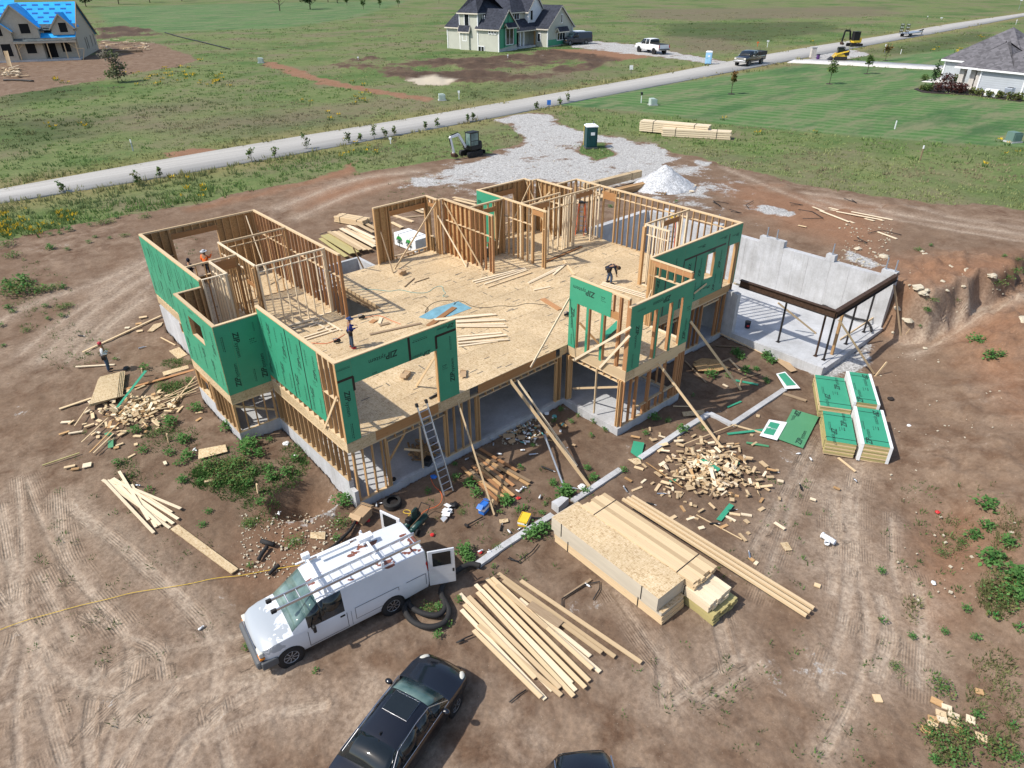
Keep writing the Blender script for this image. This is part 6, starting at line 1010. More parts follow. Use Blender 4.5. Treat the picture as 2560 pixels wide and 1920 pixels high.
J = dict(STAND); J.update(elL=(.1,.24,1.16), wrL=(.32,.16,1.17), elR=(.08,-.25,1.16), wrR=(.30,-.15,1.15), jaw=(.07,0,1.57), crn=(.09,0,1.68)); person(onZ('A', 2065, 1436, .02), rt+.5, 'worker in a blue shirt and wide blue hat standing on the deck', 1.52, J, 'shirt_blue', 'denim', ('brim', 'hat_blue'), 'shoe_red')
J = dict(pel=(-.18,0,.92), wai=(-.06,0,1.04), che=(.16,0,1.10), nek=(.33,0,1.03), jaw=(.41,0,.96), crn=(.50,0,.90), shL=(.18,.18,1.09), elL=(.12,.25,.82), wrL=(.05,.24,.50), shR=(.18,-.18,1.09), elR=(.28,-.22,.80), wrR=(.35,-.14,.55), hiL=(-.15,.11,.88), knL=(-.03,.15,.48), anL=(-.12,.17,.08), toL=(.03,.2,.04), hiR=(-.15,-.11,.88), knR=(.06,-.15,.48), anR=(.04,-.17,.08), toR=(.19,-.2,.04), fwd=(.3,0,-1)); person(onZ('C', 825, 1062, .02), rt+.1, 'worker in black bending down over the deck behind the bay', 1.66, J, 'navy', 'denim', ('cap', 'hair'))
J = dict(STAND); J.update(wrR=(.24,-.1,1.08), wrL=(.24,.1,1.06), jaw=(.0,-.0,1.58), crn=(-.01,0,1.69)); person(g('E', 640, 545)+Vector((0, 0, .0)), rt+.35, 'worker in a white shirt and red cap standing on the dirt left of the house', 1.60, J, 'shirt_white', 'denim', ('bandana', 'cap_red'))
J = dict(STAND); J.update(elR=(.1,-.3,1.3), wrR=(.3,-.28,1.5)); p = onZ('A', 690, 552, 1.6); person((p.x, p.y, .02), rt+1.2, 'worker in an orange shirt and grey brimmed hat inside the left framing', 1.68, J, 'shirt_orange', 'navy', ('brim', 'hat_grey'))
J = dict(STAND); p = onZ('A', 548, 630, 1.42); person((p.x, p.y, .02), rt+.9, 'worker in a black hooded top behind the left sheathed wall', 1.5, J, 'navy', 'denim', None, hood='navy')
# ------------------------------------------------------------------ tools, boxes, hoses
def hose(name, c, pts, r, mat, label, cat='hose', dz=None, z=None, sm=3):
    P = [(g(c, *p) if z is None else onZ(c, *p, z)) for p in pts]
    if z is None:
        for p in P: p.z += r+.05
    for _ in range(sm): P = [P[0]]+[q for a, b in zip(P, P[1:]) for q in (a.lerp(b, .25), a.lerp(b, .75))]+[P[-1]]
    o_ = P[0].copy(); b = MB().mat(mat); b.smooth = True; b.tube([p-o_ for p in P], r, 6); return tag(b.build(name, None, o_), label, cat)
hose('power_cable', 'Y', [(-60,900),(0,870),(150,815),(300,775),(480,725),(640,690),(760,655),(940,630),(1100,605),(1240,570),(1380,560),(1500,535),(1640,510),(1850,480),(1960,420)], .009, 'yellow', 'yellow extension cord running across the dirt to the van', 'cord')
hose('corrugated_hose', 'V', [(2080,610),(2000,590),(1900,640),(1800,720),(1740,830),(1800,930),(1830,1000),(1790,1090),(1680,1130),(1560,1110),(1480,1050),(1440,960),(1480,900)], .10, 'rubber', 'thick black corrugated hose coiled behind the van'); hose('corrugated_hose', 'V', [(1760,860),(1800,960),(1740,1030),(1620,1020),(1530,980),(1480,930),(1470,870)], .10, 'rubber', 'inner loop of black corrugated hose by the van wheel')
hose('drain_pipe', 'V', [(1035,235),(1000,300),(940,360),(880,420),(800,480)], .06, 'rubber', 'black pipe lying behind the van roof', 'pipe'); hose('drain_pipe', 'V', [(300,445),(260,500),(228,555)], .08, 'rubber', 'short black pipe on the gravel spill', 'pipe', sm=1); hose('drain_pipe', 'V', [(250,400),(360,432)], .09, 'rubber', 'black pipe stub above the short black pipe', 'pipe', sm=0); hose('drain_pipe', 'V', [(400,600),(355,635),(318,675)], .07, 'rubber', 'black pipe bit beside the van windscreen', 'pipe', sm=1)
hose('corrugated_hose', 'R', [(900,780),(960,830),(1100,890),(1250,950),(1340,960),(1385,1000),(1395,1060)], .07, 'rubber', 'black hose lying inside the concrete room', z=-2.7); hose('air_hose', 'Q', [(1000,500),(1040,590),(1110,640),(1130,720),(1080,800),(960,830),(880,900)], .012, 'orange', 'thin orange hose on the dirt below the ladder'); hose('air_hose', 'Q', [(860,870),(760,880),(700,860),(740,830),(800,850),(760,910)], .012, 'yellow', 'yellow hose loop beside the spare wheel')
hose('air_hose', 'N', [(330,520),(440,520),(560,530),(660,545),(760,520),(900,560),(1060,560),(1120,500),(1210,480),(1220,540),(1250,560),(1200,600),(1269,590)], .010, 'teal', 'green air hose looping over the deck', z=.02); hose('air_hose', 'B', [(950,1260),(1010,1300),(950,1350),(1020,1240),(1200,1210),(1260,1245),(1220,1265),(1290,1210),(1400,1280),(1550,1290),(1650,1265),(1800,1280),(1900,1240),(2100,1265)], .010, 'black', 'dark cord winding across the middle of the deck', 'cord', z=.02); hose('air_hose', 'A', [(1690,1390),(1830,1400),(1900,1370),(1970,1330),(2000,1310)], .012, 'orange', 'orange hose beside the worker in blue', z=.02); hose('air_hose', 'N', [(390,820),(540,790),(640,840),(770,890)], .010, 'orange', 'orange hose on the deck by the stair opening', z=.02)
for i, (c, pts) in enumerate([('G',[(705,1030),(705,970),(860,870),(965,850),(965,900),(920,975)]),('G',[(340,680),(400,715),(500,640),(540,590)]),('G',[(330,690),(410,712)]),('K',[(550,65),(670,110),(620,75)]),('K',[(640,455),(770,480),(670,430)]),('K',[(770,390),(900,360),(1080,405)]),('K',[(130,170),(260,190),(360,250),(170,255)]),('K',[(50,105),(170,128),(60,128)]),('C',[(1775,320),(1850,360),(1780,310),(1920,335)]),('C',[(1930,390),(2040,425),(1940,410)]),('C',[(2110,380),(2080,350),(2150,310)]),('B',[(0,620),(100,590),(240,565)]),('B',[(20,640),(200,590)]),('V',[(1880,1240),(1960,1200),(2020,1175)]),('S',[(1310,440),(1370,390),(1425,355)]),('S',[(945,30),(1000,10)])]): hose('steel_strap', c, pts, .022, 'black', 'bent black metal strap lying on the dirt', 'strap', sm=0)['group'] = 'bent black straps on the dirt'
def cbox(c, x, y, size, rz, mat, label, name='cardboard_box', dz=0, z=None, flaps=True, band=None):
    p = g(c, x, y) if z is None else onZ(c, x, y, z); e = empty(name, (p.x, p.y, p.z+dz), rz, label, 'box'); X, Y, Z = size
    for s in (1, -1): box('side', mat, (s*X/2, 0, Z/2), (.02, Y, Z), 0, e); box('side', mat, (0, s*Y/2, Z/2), (X, .02, Z), 0, e)
    box('bottom', mat, (0, 0, .01), (X-.03, Y-.03, .015), 0, e); box('lid', mat, (0, 0, Z-.03), (X-.02, Y-.02, .015), 0, e)
    if flaps:
        for s in (1, -1): box('flap', mat, (s*(X/2+.08), 0, Z+.02), (.2, Y, .012), 0, e, rot=(0, s*.5, 0))
    if band: box('printed_band', band, (0, 0, Z*.55), (X+.03, Y+.03, Z*.3), 0, e)
    return e
cbox('V', 1090, 185, (.62, .5, .35), .4, 'card', 'open cardboard box by the house corner behind the van'); cbox('U', 755, 1560, (.34, .24, .40), .3, 'blue', 'blue carton standing at the foot of the thin prop', 'carton', flaps=True, band='white'); cbox('G', 445, 430, (.52, .34, .26), .5, 'yellow', 'yellow carton lying beside the concrete strip', 'carton', flaps=False, band='paper'); cbox('N', 790, 365, (.30, .30, .26), .2, 'card', 'small open cardboard box on the deck below the diagonal braces', z=0); cbox('O', 1300, 505, (.40, .28, .18), .6, 'card', 'crushed cardboard box on the deck behind the front opening', z=0); cbox('O', 2090, 480, (.34, .24, .12), .9, 'card', 'flattened cardboard carton right of the front wall', z=0)
def lump(name, c, x, y, r_, mat, label, cat, z=None, n=9, flat=.6):
    p = g(c, x, y) if z is None else onZ(c, x, y, z); b = MB().mat(mat); bmesh.ops.create_icosphere(b.bm, subdivisions=2, radius=1); rr_ = random.Random(int(x*7+y))
    for v in b.bm.verts: k = 1+rr_.uniform(-.28, .22); v.co = Vector((v.co.x*r_*k, v.co.y*r_*k*rr_.uniform(.9, 1.1), max(-.1, v.co.z)*r_*flat*k))
    for f in b.bm.faces: f.material_index = 0
    return tag(b.build(name, None, p), label, cat)
lump('rubbish_bag', 'U', 400, 1490, .17, 'black', 'black rubbish bag on the dirt below the ladder', 'bag', flat=1.0); lump('plastic_bag', 'U', 1915, 1265, .17, 'paper', 'crumpled white plastic bag by the concrete strip', 'bag'); lump('rubbish_bag', 'V', 1830, 625, .2, 'black', 'black rubbish bag behind the open van door', 'bag'); lump('rubbish_bag', 'E', 797, 520, .16, 'black', 'black bag on the dirt beside the worker in the red cap', 'bag'); lump('plastic_bag', 'F', 815, 1020, .13, 'paper', 'white plastic bag in the corner of the left foundation', 'bag'); lump('plastic_bag', 'H', 1843, 325, .16, 'leather', 'dark crumpled bag right of the wrapped stack', 'bag'); lump('plastic_bag', 'U', 1595, 430, .12, 'teal', 'teal plastic film in the corner below the deck', 'bag', flat=.3); lump('plastic_bag', 'U', 1500, 395, .13, 'paper', 'white paper scrap against the curb below the deck', 'bag'); lump('plastic_bag', 'U', 160, 1145, .14, 'blue', 'blue plastic wrap on the dirt beside the ladder foot', 'bag', flat=.4)
b = MB().mat('paper')
for k in range(9): b.box((random.gauss(0, .16), random.gauss(0, .13), .03+.02*k), (.26, .18, .012), M=Matrix.Rotation(random.uniform(0, 6), 3, 'Z')@Matrix.Rotation(random.gauss(0, .3), 3, 'X'))
tag(b.build('paper_heap', None, g('U', 310, 1590)), 'heap of torn cream paper on the dirt below the ladder', 'paper')
# spare wheel, compressor, bucket, tee, hammer, saw
p = g('Q', 600, 775); e = empty('spare_wheel', p+Vector((0, 0, .12)), 0, 'worn spare wheel lying flat against the front foundation', 'wheel'); e.rotation_euler = (PI/2, 0, .3); w = wheel(e, 0, 0, .36, .25, -1, 'rim', 6); w.location = (0, 0, 0)
p = g('V', 1540, 260); e = empty('air_compressor', p, rt+1.1, 'dark green portable air compressor behind the open van door', 'compressor'); MT['compgreen'] = plain('compressor_green', (.012, .05, .045), .4)
for s in (1, -1): b = MB().mat('compgreen'); b.smooth = True; b.cyl((-.42, s*.16, .26), (.42, s*.16, .26), .12, n=14).sph((.42, s*.16, .26), .12, 12, 8).sph((-.42, s*.16, .26), .12, 12, 8); b.build('tank', e)
MB().mat('compgreen').box((.0, 0, .66), (.34, .06, .42), bev=.05).build('belt_guard', e); MB().mat('black').box((.22, .12, .52), (.26, .2, .26), bev=.04).box((-.24, .1, .5), (.24, .22, .2), bev=.04).build('engine', e); MB().mat('steel').tube([(.5, .2, .36), (.75, .2, .55), (.75, -.2, .55), (.5, -.2, .36)], .02, 8).build('handlebar', e); wheel(e, -.34, .32, .14, .08, 1, 'steel', 4); wheel(e, -.34, -.32, .14, .08, -1, 'steel', 4)
p = onZ('R', 250, 1028, -2.84); e = empty('paint_bucket', p, 0, 'dark blue bucket standing on the concrete room floor', 'bucket'); MB().mat('navy').cyl((0, 0, 0), (0, 0, .36), .14, .16, 18).build('pail', e); MB().mat('steel').cyl((0, 0, .36), (0, 0, .385), .165, n=18).build('lid', e); MB().mat('red').box((-.12, -.10, .18), (.1, .1, .08)).build('logo', e)
p = g('H', 1415, 1310); b = MB().mat('white'); b.smooth = True; b.cyl((-.28, 0, .11), (.22, 0, .11), .10, n=16, caps=False).cyl((-.05, 0, .11), (.05, -.26, .11), .095, n=16, caps=False).cyl((-.3, 0, .11), (-.24, 0, .11), .12, n=16, caps=False); o = b.build('pipe_tee', None, p, rt-.9); md = o.modifiers.new('s', 'SOLIDIFY'); md.thickness = .012; tag(o, 'white plastic pipe tee lying on the open dirt', 'pipe fitting')
p = g('G', 45, 462)+Vector((0, 0, .06)); q = g('G', 158, 400)+Vector((0, 0, .06)); e = empty('sledgehammer', p, 0, 'sledgehammer lying on the dirt below the blue carton', 'hammer'); beam('handle', 'black', (0, 0, 0), q-p, .035, .035, e); MB().mat('steel').box((0, 0, 0), (.08, .2, .08), rz=heading(p, q), bev=.015).build('hammer_head', e)
for i, (c, x, y, z, a_) in enumerate([('U',1335,890,None,.2),('U',1480,1050,None,-.5),('U',1545,1075,None,-.6),('U',1810,1290,None,-.3),('H',1035,838,None,.0),('H',1220,940,None,1.4),('H',865,1410,None,1.4),('H',620,1192,None,0),('H',745,1450-350,None,.2),('H',255,985,None,0),('H',12,955,None,1.8),('H',182,1055,None,-.4),('G',1145,212,None,1.9),('G',285,475,None,1.4),('G',540,408,None,0),('E',940,335,None,.6),('E',380,225,None,-.2)]):
    p = g(c, x, y) if z is None else onZ(c, x, y, z); e = empty('adhesive_tube', (p.x, p.y, p.z+.05), rt+a_, 'used sealant tube lying on the dirt', 'tube', 'used sealant tubes on the dirt'); MB().mat('black' if i % 3 else 'alu').cyl((-.16, 0, 0), (.14, 0, 0), .035, n=10).build('barrel', e); MB().mat('white').cyl((.14, 0, 0), (.24, 0, 0), .014, .006, 8).build('nozzle', e)
for i, (c, x, y) in enumerate([('U',555,945),('U',1160,1325),('U',1200,1305),('U',1235,1280),('U',1420,1395),('U',945,885),('U',870,770),('U',1215,840),('Q',430,780),('Q',485,760),('V',395,152),('V',2080,468),('V',2165,470),('V',1835,515),('F',190,1070),('F',770,1507),('F',885,1110),('E',1425,1275),('E',905,1605),('H',1290,745),('H',1205,708),('H',1595,890),('G',205,640),('G',340,500),('G',415,480),('G',880,870),('Y',1160,858)]):
    p = g(c, x, y); b = MB().mat('paper' if i % 3 else 'alu'); b.smooth = True; b.cyl((-.09, 0, .05), (.06, 0, .05), .035, n=10).cyl((.06, 0, .05), (.12, 0, .05), .034, .014, 10); o = b.build('plastic_bottle', None, p, i*1.7); tag(o, 'clear plastic bottle lying on the dirt', 'bottle', 'plastic bottles on the dirt')
for i, (c, x, y, m_, l_) in enumerate([('U',1165,1400,'red','red plastic cup below the brown boards'),('V',1040,220,'red','red tool case by the cardboard box'),('V',1140,205,'red','red tool beside the open van door'),('V',1680,325,'red','red plastic piece right of the compressor'),('V',1780,520,'red','red plastic lid behind the open van door'),('G',140,635,'red','pink wrapper beside the concrete strip'),('X',677,512,'paper','pinkish wrapper on the right dirt'),('X',703,75,'red','red drink can on the right dirt bank'),('H',1970,508,'paper','pale wrapper on the right bank')]): lump('litter_piece', c, x, y, .09, m_, l_, 'litter', flat=.6)
for nm, c, x, y, z, l_ in (('nail_gun', 'A', 1925, 1385, 0, 'nail gun lying on the deck behind the worker in blue'), ('circular_saw', 'Q', 590, 525, -2.85, 'circular saw lying on the basement floor edge'), ('circular_saw', 'C', 560, 1235, 0, 'circular saw on the deck inside the bay'), ('nail_gun', 'C', 430, 1360, 0, 'black tool on the deck beside the bay'), ('tool_case', 'N', 355, 830, 0, 'dark sawhorse tool beside the stair opening')):
    p = onZ(c, x, y, z+.06); e = empty(nm, p, rt+.4, l_, 'tool'); MB().mat('black' if 'saw' not in nm or 'Q' != c else 'steel').box((0, 0, .06), (.28, .1, .12), bev=.03).build('motor_body', e); MB().mat('steel').cyl((.1, .06, .04), (.1, .09, .04), .1, n=14).build('blade' if 'saw' in nm else 'magazine', e); MB().mat('orange' if 'saw' in nm else 'galv').tube([(-.1, 0, .1), (-.16, 0, .2), (.05, 0, .2)], .02, 6).build('grip', e)
hose('drain_pipe', 'O', [(1625,805),(1735,750)], .045, 'rubber', 'black pipe piece on the deck by the right leg of the front wall', 'pipe', z=.06, sm=0)
e = empty('generator', onZ('Q', 975, 335, -2.86), .5, 'black crate standing on the basement sill behind the ladder', 'crate'); MB().mat('black').box((0, 0, .14), (.4, .3, .28), bev=.03).build('crate_body', e); [MB().mat('grey').box((0, 0, .08+.07*k), (.41, .31, .015)).build('crate_slat', e) for k in range(3)]
mem = MB().mat('teal'); MT['membrane'] = plain('blue_membrane', (.16, .33, .40), .6, var=.3, nscale=2.0); P = [onZ('B', *q, .006) for q in ((910,1375),(1060,1290),(1270,1228),(1400,1290),(1200,1365),(1000,1395))]; o_ = P[0].copy(); tag(MB().mat('membrane').prism([q-o_ for q in P], (0, 0, .006)).build('membrane_sheet', None, o_), 'blue-green membrane lying on the deck under the wide plank', 'membrane')
for k in range(4): sheet('C', [(740+k*14,1560-k*12),(890+k*6,1412+k*8),(905,1440+k*16),(760+k*12,1640-k*20)], 'zip', 'green sheathing strip lying on the deck inside the bay', .012, .02+.03*k, 'green_offcut', 'sheet', 'green strips on the bay floor', z=.02)
# cast concrete strip in the ground
fp = [g('G', *p) for p in ((110,735),(300,600),(470,490),(640,385))], [g('G', 780, 290), g('G', 1110, 70)], [g('H', *p) for p in ((110,740),(400,545),(590,428),(745,505),(1110,262))]
ft = empty('concrete_strip', fp[0][0], 0, 'pale cast concrete strip set in the dirt in front of the house', 'concrete strip'); 
for seg_ in fp:
    for a_, b_ in zip(seg_, seg_[1:]): beam('strip_length', 'conc', a_-fp[0][0]+Vector((0, 0, -.05)), b_-fp[0][0]+Vector((0, 0, -.05)), .26, .26, ft)
sheet('G', [(632,335),(700,297),(750,310),(680,375)], 'conc', 'pale blocks of foam at the end of the lumber packs', .35, .0, 'foam_block', 'block')
# rocks
MT['rock'] = plain('pale_limestone', (.50, .44, .33), .9, var=.2, nscale=5)
for i, (c, x, y, r_) in enumerate([('K',1235,885,.30),('K',1280,935,.28),('K',1425,805,.2),('K',1450,825,.22),('K',1465,747,.2),('K',1470,785,.18),('K',1520,810,.2),('K',1655,725,.32),('K',1655,795,.2),('K',1915,775,.28),('K',1525,690,.2),('K',1340,580,.1),('K',1300,580,.2),('K',1270,550,.16),('K',920,600,.3),('K',680,525,.22),('K',1265,855,.12),('K',1500,910,.14),('K',1320,905,.16),('K',1505,765,.12),('K',1010,1295,.14),('K',1145,1185,.3),('K',2212,1190,.42),('K',1050,1075,.22),('K',2010,940,.1),('K',1585,1105,.1),('K',1300,1440,.12),('K',1655,870,.14)]): lump('rock', c, x, y, r_, 'rock', 'pale rock lying on the red dirt bank', 'rock')['group'] = 'pale rocks on the dirt bank'
b = MB().mat('rock'); r = random.Random(3)        # crumbs of stone and spoil, too many to count
for c, x0, y0, x1, y1, n in (('V',60,150,900,690,420),('K',500,300,1000,700,150),('K',1150,600,2100,950,90),('U',900,430,1450,780,90),('D',1100,300,1500,400,120),('D',1900,760,2200,1300,90)):
    for _ in range(n):
        p = g(c, r.uniform(x0, x1), r.uniform(y0, y1)); s_ = r.uniform(.012, .034)*(1.35 if c in 'DK' else 1)*r.choice([.7, 1, 1, 1.5]); b.box(p+Vector((0, 0, .02)), (s_*2, s_*1.4, s_), rz=r.uniform(0, 3))
tag(b.build('stone_chips'), kind='stuff')
b = MB(); r = random.Random(9)
for _ in range(150): p = g('U', r.gauss(1230, 170), r.gauss(600, 80)); b.mat(r.choice(['paper', 'card', 'card', 'osbshaded', 'teal', 'alu'])).box(p+Vector((0, 0, .05)), (r.uniform(.05, .2), r.uniform(.04, .12), .015), M=Matrix.Rotation(r.uniform(0, 6), 3, 'Z')@Matrix.Rotation(r.gauss(0, .4), 3, 'X'))
for _ in range(140): p = onZ('Q', r.gauss(930, 70), r.gauss(210, 45), -2.9); b.mat(r.choice(['osbshaded', 'stud', 'oldwood'])).box(p+Vector((0, 0, .05)), (r.uniform(.1, .5), r.uniform(.04, .12), .02), M=Matrix.Rotation(r.uniform(0, 6), 3, 'Z')@Matrix.Rotation(r.gauss(0, .3), 3, 'X'))
tag(b.build('rubbish_debris'), kind='stuff')
# gravel pile
c0 = g('C', 1440, 205); ex = (g('C', 1740, 205)-c0).length; me_v = []; n = 56
gx, gy = np.meshgrid(np.linspace(-1.1, 1.1, n), np.linspace(-1.1, 1.1, n)); d_ = np.sqrt(gx**2+gy**2)*(1+.12*(fbm(gx.ravel()*3, gy.ravel()*3, 1, 3).reshape(n, n)-.5)); PX, PY = c0.x+gx*ex*1.05+.3, c0.y+gy*ex*.95+1.5; base_ = hz(PX.ravel(), PY.ravel()).reshape(n, n)
zz = np.clip(1.02-d_, -.2, 1)**1.0; zz = np.where(d_ < 1.02, (np.clip(1.02-d_, 0, 1)**1.05)*1.75, -.3) + (fbm(PX.ravel(), PY.ravel(), .35, 3).reshape(n, n)-.5)*.16
ii = np.arange(n-1)[:, None]*n+np.arange(n-1)[None]; F = np.stack([ii, ii+1, ii+n+1, ii+n], -1).reshape(-1, 4)
t = NT('crushed_stone'); co = t.n('ShaderNodeNewGeometry').outputs['Position']; gv = t.n('ShaderNodeSeparateColor'); t.l(t.voro(co, 13), gv.inputs[0]); c = t.ramp(gv.outputs[0], [(0, (.34, .345, .35)), (.6, (.55, .56, .57)), (1, (.70, .70, .71))]); t.bump(gv.outputs[0], 1.0, .06); MT['stone'] = t.fin(c, .95, 0, .1)
tag(link('gravel_pile', npmesh('gravel_pile', np.stack([PX, PY, base_+zz], -1).reshape(-1, 3), F, ['stone'], None, True)), 'conical pile of pale crushed gravel behind the right framing', 'gravel pile')
e = empty('wooden_pallet', g('C', 1300, 225), .4, 'dark wooden pallet with scraps at the foot of the gravel pile', 'pallet')
for k in range(5): box('slat', 'oldwood', (0, -.45+.22*k, .13), (1.1, .13, .025), 0, e)
for k in range(3): box('runner', 'oldwood', (-.5+.5*k, 0, .06), (.09, 1.0, .1), 0, e)
for k, (x, y) in enumerate(((1505,195),(1550,205),(1590,185),(1605,170),(1580,225))): tag(box('wood_offcut', 'whitewood', g('C', x, y)+Vector((0, 0, .1)), (.32, .2, .08), k*.6), 'pale wood block at the foot of the gravel pile', 'offcut', 'blocks by the gravel pile')
# packs behind the house
def pack2(c, p0, p1, w, h, rows, lays, mat, label, dz=0, name='lumber_pack', z=None, grp=None, straps=True, gap=.010):
    A_, B_ = (g(c, *p0), g(c, *p1)) if z is None else (onZ(c, *p0, z), onZ(c, *p1, z)); L_ = (B_-A_).xy.length; e = empty(name, Vector(((A_.x+B_.x)/2, (A_.y+B_.y)/2, min(A_.z, B_.z)+dz)), heading(A_, B_), label, 'lumber pack', grp); r = random.Random(int(L_*100))
    for k in range(lays):
        for j in range(rows): box('board', mat, (r.uniform(-.06, .06), (j+.5)*w/rows-w/2, (k+.5)*h/lays), (L_, w/rows-gap, h/lays-gap), 0, e)
    if straps:
        for s in (-.3, .3): MB().mat('black').box((s*L_, 0, h/2), (.04, w+.02, h+.015)).build('strap', e)
    return e
CR['P'] = (1420, 300, .3307)
pack2('P', (130,560), (540,460), .5, .55, 3, 2, 'osb', 'upper bundle of brown engineered beams left of the gravel pile', .35); pack2('P', (270,585), (650,505), .5, .5, 3, 2, 'stud', 'front bundle of brown engineered beams left of the gravel pile', .05); pack2('P', (20,640), (420,560), .8, .3, 5, 2, 'lumber', 'low bundle of boards seen through the back wall studs')
pack2('B', (170,480), (430,525), .9, .42, 6, 3, 'lumber', 'strapped bundle of boards on the dirt behind the left framing', .0)
for i, (p, q, m_) in enumerate([((10,680),(250,850),'treated'),((30,665),(300,835),'treated'),((50,655),(330,825),'treated'),((75,640),(350,810),'treated'),((90,630),(380,800),'lumber'),((130,622),(420,795),'lumber'),((165,615),(470,785),'lumber'),((200,600),(510,770),'whitewood'),((235,595),(515,745),'lumber'),((265,560),(515,715),'whitewood'),((290,585),(505,690),'whitewood'),((330,540),(500,630),'lumber'),((280,610),(500,725),'whitewood'),((420,525),(560,600),'lumber'),((660,510),(760,560),'lumber'),((680,440),(860,500),'lumber'),((810,370),(960,430),'lumber'),((850,360),(980,400),'whitewood'),((700,470),(990,440),'oldwood'),((1230,285),(1440,330),'lumber'),((1240,300),(1440,350),'lumber')]): board('B', p, q, m_, .20, .05, .05*((i*2) % 3)+.2*(i < 13), 'board in the spread of lumber lying behind the open deck', 'boards behind the deck')
e = empty('wrapped_bundle', g('B', 800, 740), heading(g('B', 690, 700), g('B', 880, 770)), 'lumber bundle wrapped in white plastic with green and black print behind the deck', 'bundle'); MB().mat('paper').box((0, .5, .42), (2.3, 1.25, .84), bev=.04).build('wrapping', e)
MT['leafgreen'] = plain('print_green', (.04, .30, .06), .6); FG, _, _ = text_mesh('lettering_forest', [('FOREST', .24, 0, .2, .012, 0), ('GROVE', .24, .08, 0, .012, 0)], 'ink')
for x in (-.55, .45):
    q = MB().mat('leafgreen').prism([(x+.3*math.cos(a), -.128, .5+.22*math.sin(a)) for a in [k*PI/8 for k in range(9)]], (0, -.006, 0)).build('printed_logo', e); o = link('lettering', FG, e); o.location = (x, -.136, .36); o.rotation_euler = (PI/2, 0, 0); o.scale = (.75,)*3
for s in (-.6, .6): MB().mat('black').box((s, .5, .425), (.03, 1.28, .86)).build('strap', e)
# ------------------------------------------------------------------ plants
def leafmesh(name, n, rad, h, size, tints, seed, mat='leaf', stems=5, broad=.75):
    r = np.random.default_rng(seed); d = r.normal(size=(n, 3)); d /= np.linalg.norm(d, axis=1)[:, None]; q = r.random(n)**.5; P = d*q[:, None]*[rad, rad, h*.5]+[0, 0, h*.55]; P[:, 2] = np.maximum(P[:, 2], .03)
    a = r.random(n)*2*PI; tl = r.normal(0, .5, n); L = size*(.6+.8*r.random(n)); ux = np.c_[np.cos(a)*np.cos(tl), np.sin(a)*np.cos(tl), np.sin(tl)]; uy = np.c_[-np.sin(a), np.cos(a), r.normal(0, .3, n)]
    V = np.empty((n, 4, 3)); V[:, 0] = P; V[:, 1] = P+ux*L[:, None]*.5+uy*L[:, None]*broad*.5; V[:, 2] = P+ux*L[:, None]; V[:, 3] = P+ux*L[:, None]*.5-uy*L[:, None]*broad*.5
    T = np.array(tints)[r.integers(0, len(tints), n)]*(.7+.6*r.random((n, 1))); T = np.repeat(np.c_[T, np.ones(n)], 4, 0); me = npmesh(name, V.reshape(-1, 3), np.arange(n*4).reshape(-1, 4), ['blade'], {'tint': T}); return me
GRN = [(.095, .215, .055), (.125, .25, .075), (.08, .18, .045)]; OLV = [(.13, .16, .045), (.10, .14, .04), (.18, .17, .06)]
WEED = [leafmesh('weed_a', 120, .5, .6, .15, GRN, 1), leafmesh('weed_b', 80, .36, .4, .11, GRN, 2), leafmesh('weed_c', 190, .75, .4, .10, GRN+OLV, 3), leafmesh('weed_d', 40, .22, .2, .09, GRN+OLV, 4)]
stem_me = MB().mat('leafgreen').tube([(0, 0, -.05), (.03, .02, .2), (.02, .05, .35)], .012, 5).tube([(0, 0, .1), (.12, .0, .3)], .009, 5)
so_ = stem_me.build('stem_source'); STM = so_.data; bpy.data.objects.remove(so_)
def weed(c, x, y, k, s, label, z=None):
    p = g(c, x, y) if z is None else onZ(c, x, y, z); e = empty('weed_plant', p, random.uniform(0, 6), label, 'weed', 'leafy weeds around the house'); e.scale = (s*.62,)*3; link('leaves', WEED[k], e); link('stem', STM, e); return e
WL = 'leafy green weed growing in the dirt '
